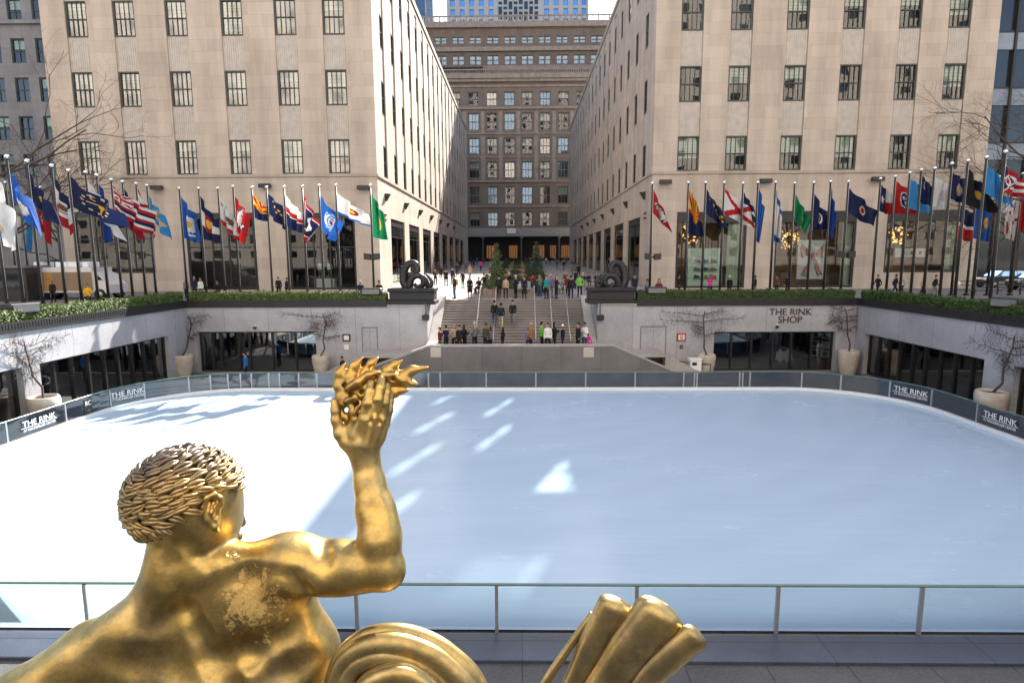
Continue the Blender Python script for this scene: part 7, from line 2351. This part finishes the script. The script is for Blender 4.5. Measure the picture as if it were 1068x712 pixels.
for i, y in enumerate((46.2, 58.5, 74, 90, 108, 126)):
    wl_ = (3.9, 5.6, 6, 6, 6, 6)[i]; dp = (3.0, 9, 10, 11, 12, 12)[i]
    cx_ = -1.05 if i == 0 else -.75
    bd = empty('garden_bed', (cx_, y, gz(y)-.02), ('nearest', 'second', 'third', 'fourth', 'fifth', 'farthest')[i]+' raised granite flower bed along the middle of the gardens', 'flower bed')
    zt = .62 if i == 0 else .5+gz(y+dp)-gz(y)
    b = MB(); b.bbox(-wl_/2, wl_/2, 0, .28, 0, zt, .02); b.box(-wl_/2, -wl_/2+.28, .282, dp, 0, zt); b.box(wl_/2-.28, wl_/2, .282, dp, 0, zt); b.box(-wl_/2+.282, wl_/2-.282, dp-.28, dp, 0, zt); b.build('kerb', M['bedwall'], bd)
    b = MB(); b.face([(-wl_/2+.28,.28,zt-.08),(wl_/2-.28,.28,zt-.08),(wl_/2-.28,dp-.28,zt-.08),(-wl_/2+.28,dp-.28,zt-.08)]); b.build('soil', M['soilm'], bd)
    places = ('left', 'middle', 'right')
    for k in range(3):
        x = cx_+(k-1)*(wl_/2-.9)*.9
        if i == 0 and k == 0: continue
        h_ = .75 if i == 0 else rngg.uniform(.7, 1.5)
        shrub((x, y+dp*.45+rngg.uniform(-.3,.5), gz(y)+zt-.12), 1.6 if i else 1.1, h_, M['shrub'] if rngg.random() < .7 else M['boxwood'],
              '%s shrub in the %s garden bed from the stairs' % (places[k], ('nearest', 'second', 'third', 'fourth', 'fifth', 'farthest')[i]), i*7+k)
def at_depth(px, py, y): 
    q = onY(px, py, y); return q
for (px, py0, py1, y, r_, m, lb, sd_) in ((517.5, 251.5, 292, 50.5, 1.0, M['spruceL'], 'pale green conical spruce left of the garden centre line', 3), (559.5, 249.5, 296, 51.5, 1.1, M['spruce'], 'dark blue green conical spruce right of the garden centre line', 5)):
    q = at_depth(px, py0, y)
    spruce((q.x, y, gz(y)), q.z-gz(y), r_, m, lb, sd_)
for (px, py, y, w, h, m, lb) in ((513, 296, 48.6, 1.9, 1.25, M['spruceL'], 'pale feathery shrub at the foot of the pale spruce'), (560, 298, 49.5, 2.0, 1.5, M['spruce'], 'dark bushy shrub at the foot of the dark spruce'), (530, 292, 52, 2.4, 1.0, M['boxwood'], 'dark rounded shrub between the two spruces'), (541, 290, 54, 1.6, 1.2, M['shrub'], 'dark upright shrub just right of the garden centre')):
    q = onY(px, py, y); shrub((q.x, y, gz(y)+.2), w, h, m, lb, int(px))
q = onY(545, 296.5, 46.0); o = empty('info_sign', (q.x, 46.0, gz(46)+.5), 'pale blue grey sign panel standing on the nearest garden bed', 'sign')
b = MB(); b.bbox(-.62,.62,-.05,0,.1,.72,.01); b.build('panel', M['paleblue'], o)
b = MB(); b.box(-.4,.4,-.056,-.051,.45,.53); b.box(-.4,.2,-.056,-.051,.3,.36); b.build('stripe', M['paper'], o)
for s in (-1,1): b = MB(); b.box(s*.5-.03, s*.5+.03, -.04, -.005, 0, .1); b.build('post', M['black'], o)

# ------------------------------------------------------------------ street on the left: box truck, kiosk; parked car on the right
M['tan'] = mat('ochre_panel', (.42,.26,.09), .5, var=.1, scale=1); M['tan2'] = mat('brown_panel', (.24,.165,.105), .5, var=.12, scale=1)
M['vanwhite'] = mat('white_vehicle_paint', (.62,.62,.63), .35, var=.05, coat=.4); M['tyre'] = mat('tyre_rubber', (.02,.02,.02), .85)
YTk = 45.0
def vx(px): return onY(px, 295, YTk).x
xl_, xr_ = vx(22), vx(113)
tk = empty('box_truck', ((xl_+xr_)/2, YTk, ZS), 'box truck with ochre and brown sides and a white roof behind the left flagpoles', 'truck')
Lt = xr_-xl_; zt = onY(60, 279, YTk).z-ZS
def tb(px): return vx(px)-tk.location.x
xb0, xb1, xm = tb(22), tb(97), tb(55)
b = MB(); b.bbox(xb0, xb1, 0, 2.3, .55, zt, .04); b.build('cargo_box', M['vanwhite'], tk)
b = MB(); b.box(xb0+.05, xm-.02, -.03, -.002, .7, zt-.35); b.build('side_panel', M['tan'], tk)
b = MB(); b.box(xm+.02, xb1-.05, -.03, -.002, .7, zt-.35); b.build('side_panel', M['tan2'], tk)
b = MB()
for px in (30, 38, 46): b.box(tb(px)-.03, tb(px)+.03, -.05, -.031, .7, zt-.35)
b.box(xb0+.05, xm-.02, -.055, -.051, 1.55, 1.6); b.build('trim', M['tan2'], tk)
for px0, px1 in ((31, 40), (54, 66), (66.5, 78), (82, 89)):
    b = MB(); b.bbox(tb(px0), tb(px1), .5, 1.8, zt+.002, zt+.42, .06); b.build('roof_unit', M['whiteplastic'], tk)
b = MB(); xc = tb(113)
pl = [(xb1+.02,.5),(xc,.5),(xc,1.15),(xc-.35,1.45),(xc-.75,zt-.5),(xb1+.02,zt-.35)]
lo = [(x,.05,z) for x, z in pl]; hi = [(x,2.2,z) for x, z in pl]; n = len(pl)
b.mesh(lo+hi, [tuple(range(n)), tuple(reversed(range(n,2*n)))]+[(i,i+n,(i+1)%n+n,(i+1)%n) for i in range(n)]); b.build('cab', M['vanwhite'], tk)
b = MB(); b.mesh([(xb1+.2,.03,1.5),(xc-.42,.03,1.5),(xc-.78,.03,zt-.6),(xb1+.2,.03,zt-.6)], [(0,1,2,3)]); b.build('side_window', M['dkglass'], tk)
for x in (xb0+1.1, xc-.75):
    for y in (.12, 2.18):
        b = MB(); b.tube([(x,y-.13,.42),(x,y+.13,.42)], .42, 20); w_ = b.build('wheel', M['tyre'], tk)
        b = MB(); b.tube([(x,y-.14,.42),(x,y+.14,.42)], .22, 14); b.build('rim', M['alu'], w_)
kq0, kq1 = onY(-20, 290, 43.5).x, onY(28, 290, 43.5).x
ks = empty('street_kiosk', ((kq0+kq1)/2, 43.5, ZS), 'black street kiosk with a flat roof at the far left edge', 'kiosk'); kw = kq1-kq0; kz = onY(10, 277, 43.5).z-ZS
b = MB(); b.bbox(-kw/2+.15, kw/2-.15, .1, 2.2, 0, kz-.2, .03); b.build('body', M['black'], ks)
b = MB(); b.bbox(-kw/2, kw/2, -.1, 2.4, kz-.198, kz, .03); b.build('roof', M['framegrey'], ks)
b = MB(); b.box(-kw/2+.4, kw/2-.4, .06, .098, .9, kz-.5); b.build('window', M['dkglass'], ks)
def car(loc, rz, paint, lb):
    c_ = empty('parked_car', loc, lb, 'car', None, rz)
    prof = [(-2.25,.35),(2.25,.35),(2.3,.75),(2.1,.98),(1.25,1.08),(.55,1.62),(-1.35,1.66),(-2.15,1.15),(-2.28,.8)]
    b = MB(); n = len(prof)
    lo = [(x,-.92 if z < 1.1 else -.76,z) for x, z in prof]; hi = [(x,.92 if z < 1.1 else .76,z) for x, z in prof]
    b.mesh(lo+hi, [tuple(range(n)), tuple(reversed(range(n,2*n)))]+[(i,i+n,(i+1)%n+n,(i+1)%n) for i in range(n)])
    o = b.build('body', paint, c_); md = o.modifiers.new('bevel', 'BEVEL'); md.width = .07; md.segments = 3
    for s in (-1,1):
        b = MB(); b.mesh([(1.02,s*.90,1.12),(.5,s*.795,1.56),(-.35,s*.795,1.58),(-.35,s*.90,1.12)], [(0,1,2,3)]); b.mesh([(-.45,s*.90,1.12),(-.45,s*.795,1.58),(-1.3,s*.795,1.58),(-1.8,s*.90,1.15)], [(0,1,2,3)]); b.build('side_window', M['blueglass'], c_)
        b = MB(); b.bbox(2.2,2.32,s*.5,s*.86,.72,.9,.03); b.build('headlight', M['whiteplastic'], c_)
        for x in (-1.4, 1.4):
            b = MB(); b.tube([(x,s*.8,.34),(x,s*.95,.34)], .34, 20); w_ = b.build('wheel', M['tyre'], c_)
            b = MB(); b.tube([(x,s*.80,.34),(x,s*.96,.34)], .2, 12); b.build('rim', M['alu'], w_)
    b = MB(); b.mesh([(1.27,-.72,1.10),(1.27,.72,1.10),(.60,.68,1.60),(.60,-.68,1.60)], [(0,1,2,3)]); b.build('windscreen', M['blueglass'], c_)
M['carblue'] = mat('dark_car_paint', (.02,.025,.035), .2, var=.05, spec=.7, coat=.6); M['carwhite'] = mat('white_car_paint', (.6,.6,.6), .25, var=.03, coat=.6)
car((onY(1046, 285, 58).x, 58, ZS), PI, M['carblue'], 'dark blue parked car behind the flagpoles at the right edge')
car((onY(1085, 285, 53).x, 53, ZS), PI, M['carblue'], 'black parked car partly cut by the right edge of the photo')
# floodlight boxes in the hedges
for (P_, lb, rz) in ((onX(22, 322, XL-.3), 'black floodlight box in the left side hedge', 1.3), (onX(1052, 321, XR+.3), 'black floodlight box in the right side hedge', -1.3), (onY(118+270, 309, YB+.3), 'low black floodlight box in the hedge near the left sculpture', 0), (onY(684, 306, YB+.3), 'low black floodlight box in the hedge near the right sculpture', 0)):
    o = empty('hedge_floodlight', (P_.x, P_.y, ZS+.3), lb, 'floodlight', None, rz)
    b = MB(); b.bbox(-.65,.65,-.35,.35,.35,.80,.05); b.build('housing', M['black'], o)
    b = MB(); b.tube([(0,0,0),(0,0,.36)], .06, 8); b.build('stand', M['black'], o)
    b = MB(); b.box(-.55,.55,-.365,-.352,.42,.73); b.build('lens', M['framegrey'], o)
# iron street fence at the far right, rails between short posts
fe = empty('iron_fence', (38, 47, ZS), 'low dark iron fence behind the flagpoles at the far right', 'fence')
for z in (.35, .75, 1.05): b = MB(); b.tube([(-4.5,0,z),(8,0,z)], .03, 6); b.build('rail', M['black'], fe)
for k in range(8): b = MB(); b.tube([(-4.4+1.75*k,0,0),(-4.4+1.75*k,0,1.12)], .05, 8); b.build('post', M['black'], fe)
kq = onY(998, 300, 45).x
o = empty('globe_lamp', (kq, 45, ZS), 'low white globe lamp by the right side hedge', 'lamp'); b = MB(); b.tube([(0,0,0),(0,0,.75)], .05, 8); b.build('stand', M['black'], o); b = MB(); b.ball((0,0,.95), .22, 14); b.build('globe', M['paper'], o)
# ------------------------------------------------------------------ display windows of the right building
ORN = emis('warm_light_bead', (1.0,.58,.2), .45); M['goldleaf'] = mat('gold_ornament', (.35,.22,.06), .4, metal=.6, var=.4, scale=6)
def ornament(px, py, r_px, lb, sd_):
    q = onY(px, py, YF+1.6); r_ = r_px/FPX*58; o = empty('light_wreath', (q.x, YF+1.4, q.z), lb, 'wreath', 'gold light wreaths in the display windows')
    rng = random.Random(sd_); b = MB(); g_ = MB()
    for _ in range(110):
        a = rng.uniform(0, 6.28); rr_ = r_*rng.uniform(.45,1.05)
        p_ = (math.cos(a)*rr_, rng.uniform(-.25,.25), math.sin(a)*rr_)
        (g_ if rng.random() < .5 else b).ball(p_, rng.uniform(.05,.13) if rng.random() < .5 else .06, 6)
    b.build('ornament', M['goldleaf'], o); g_.build('light_bead', ORN, o)
    b = MB(); pp = [Vector((math.cos(2*math.pi*k/24)*r_*.8, 0, math.sin(2*math.pi*k/24)*r_*.8)) for k in range(25)]; b.tube(pp, .06, 6); b.build('ring', M['twig'], o)
ornament(722, 242, 11, 'gold light wreath hanging above the shelf display', 1); ornament(822, 250, 10, 'round gold light wreath left of the pink bow board', 2); ornament(936, 246, 9, 'gold light wreath in the rightmost display window', 3)
def board(px0, px1, py0, py1, y, m, lb, name, cat_):
    a, c_ = onY(px0, py0, y), onY(px1, py1, y); o = empty(name, ((a.x+c_.x)/2, y, c_.z), lb, cat_); w, h = abs(c_.x-a.x), a.z-c_.z
    b = MB(); b.bbox(-w/2, w/2, 0, .12, 0, h, .02); b.build('board', m, o); return o, w, h
M['mint'] = mat('pale_mint_board', (.52,.66,.62), .5, var=.05); M['greywhite'] = mat('pale_grey_board', (.58,.60,.63), .5, var=.05); M['pinkm'] = mat('dusty_pink_satin', (.42,.20,.20), .5, var=.15, scale=3)
o, w, h = board(718, 752, 259, 302, YF+.9, M['mint'], 'pale mint display board with three shelves of coloured shoes', 'shelf_display', 'display')
for k, z in enumerate((h*.28, h*.47, h*.66)):
    b = MB(); b.box(-w*.34, w*.34, -.3, -.005, z, z+.05); b.build('shelf', M['framegrey'], o)
    for j in range(3):
        b = MB(); x = -w*.24+w*.24*j; b.ball((x,-.16,z+.16), .2, 10, 0, (1.5,.6,.55)); b.ball((x-.15,-.16,z+.26), .12, 8, 0, (.9,.7,.8)); b.build('shoe', FM[['green','gold','orange','grey','teal','buff','red','sky','grey'][k*3+j]], o)
o, w, h = board(833, 861, 250.5, 291, YF+.9, M['greywhite'], 'tall pale board carrying a large dusty pink ribbon bow', 'bow_display', 'display')
b = MB(); cz = h*.62
def lobe(pts):
    n = len(pts); vs = [(x*w, -.02, z*h+cz) for x, z in pts]; vs2 = [(x*w, -.16-.08*math.sin(i*1.7), z*h+cz) for i, (x, z) in enumerate(pts)]
    b.mesh(vs+vs2, [tuple(range(n, 2*n))]+[(i, (i+1)%n, (i+1)%n+n, i+n) for i in range(n)])
for s in (-1, 1):
    lobe([(s*.05,.03),(s*.22,.16),(s*.38,.28),(s*.43,.18),(s*.40,.04),(s*.36,-.06),(s*.2,-.02),(s*.05,-.04)])
    lobe([(s*.03,-.05),(s*.12,-.12),(s*.22,-.3),(s*.38,-.52),(s*.30,-.50),(s*.20,-.55),(s*.10,-.3),(s*.02,-.12)])
b.build('bow', M['pinkm'], o)
b = MB(); b.ball((0,-.18,cz), .22, 12, 0, (.9,.6,1.1)); b.build('knot', M['pinkm'], o)
o, w, h = board(934, 968, 259, 268, YF+.9, M['paper'], 'white price board in the rightmost display window', 'price_board', 'board')
b = MB()
for x in (-.5,0,.5): b.box(w*.5*x-.12, w*.5*x+.12, -.02, -.002, h*.3, h*.7)
b.build('stripe', M['navyback'], o)
M['curtain'] = mat('pale_green_curtain', (.33,.40,.33), .8, var=.1, scale=2)
for px, lb in ((764, 'pale green curtain at the right side of the shelf display window'), (884, 'pale green curtain at the right side of the bow window'), (992, 'pale green curtain at the right side of the rightmost window')):
    q0 = onY(px-5, 235, YF+.7); zb = ZS+.2 if px < 900 else shR[2][2]+.2; o = empty('curtain', (q0.x, YF+.6, zb), lb, 'curtain', 'pale curtains in the display windows')
    b = MB(); n = 16; vs = []; Hc = onY(px, 232, YF).z-zb
    for i in range(n+1): vs += [(i*.07, .06*math.sin(i*1.9), 0), (i*.07, .06*math.sin(i*1.9+.3), Hc)]
    b.mesh(vs, [(2*i, 2*i+2, 2*i+3, 2*i+1) for i in range(n)], 0, True); b.build('cloth', M['curtain'], o)
# mannequins in the left building's window by the corner
for px, lb in ((333.5, 'left mannequin in a white shirt in the window of the left building'), (343.5, 'right mannequin in a white shirt in the window of the left building')):
    q = onY(px, 270.5, YF+1.2); me, hd, hz = POSE['stand']
    o = empty('mannequin', (q.x, YF+1.2, q.z-1.85), lb, 'mannequin', 'window mannequins')
    c_ = add_obj('figure', me, o)
    for sl, mm in zip(c_.material_slots, ('grey','white','grey','black')): sl.link = 'OBJECT'; sl.material = cm(mm)
    b = MB(); b.bbox(-.5,.5,-.4,.4,-(q.z-1.85-ZS-.14)+.0,-.002,.02); b.build('podium', M['greywhite'], o)
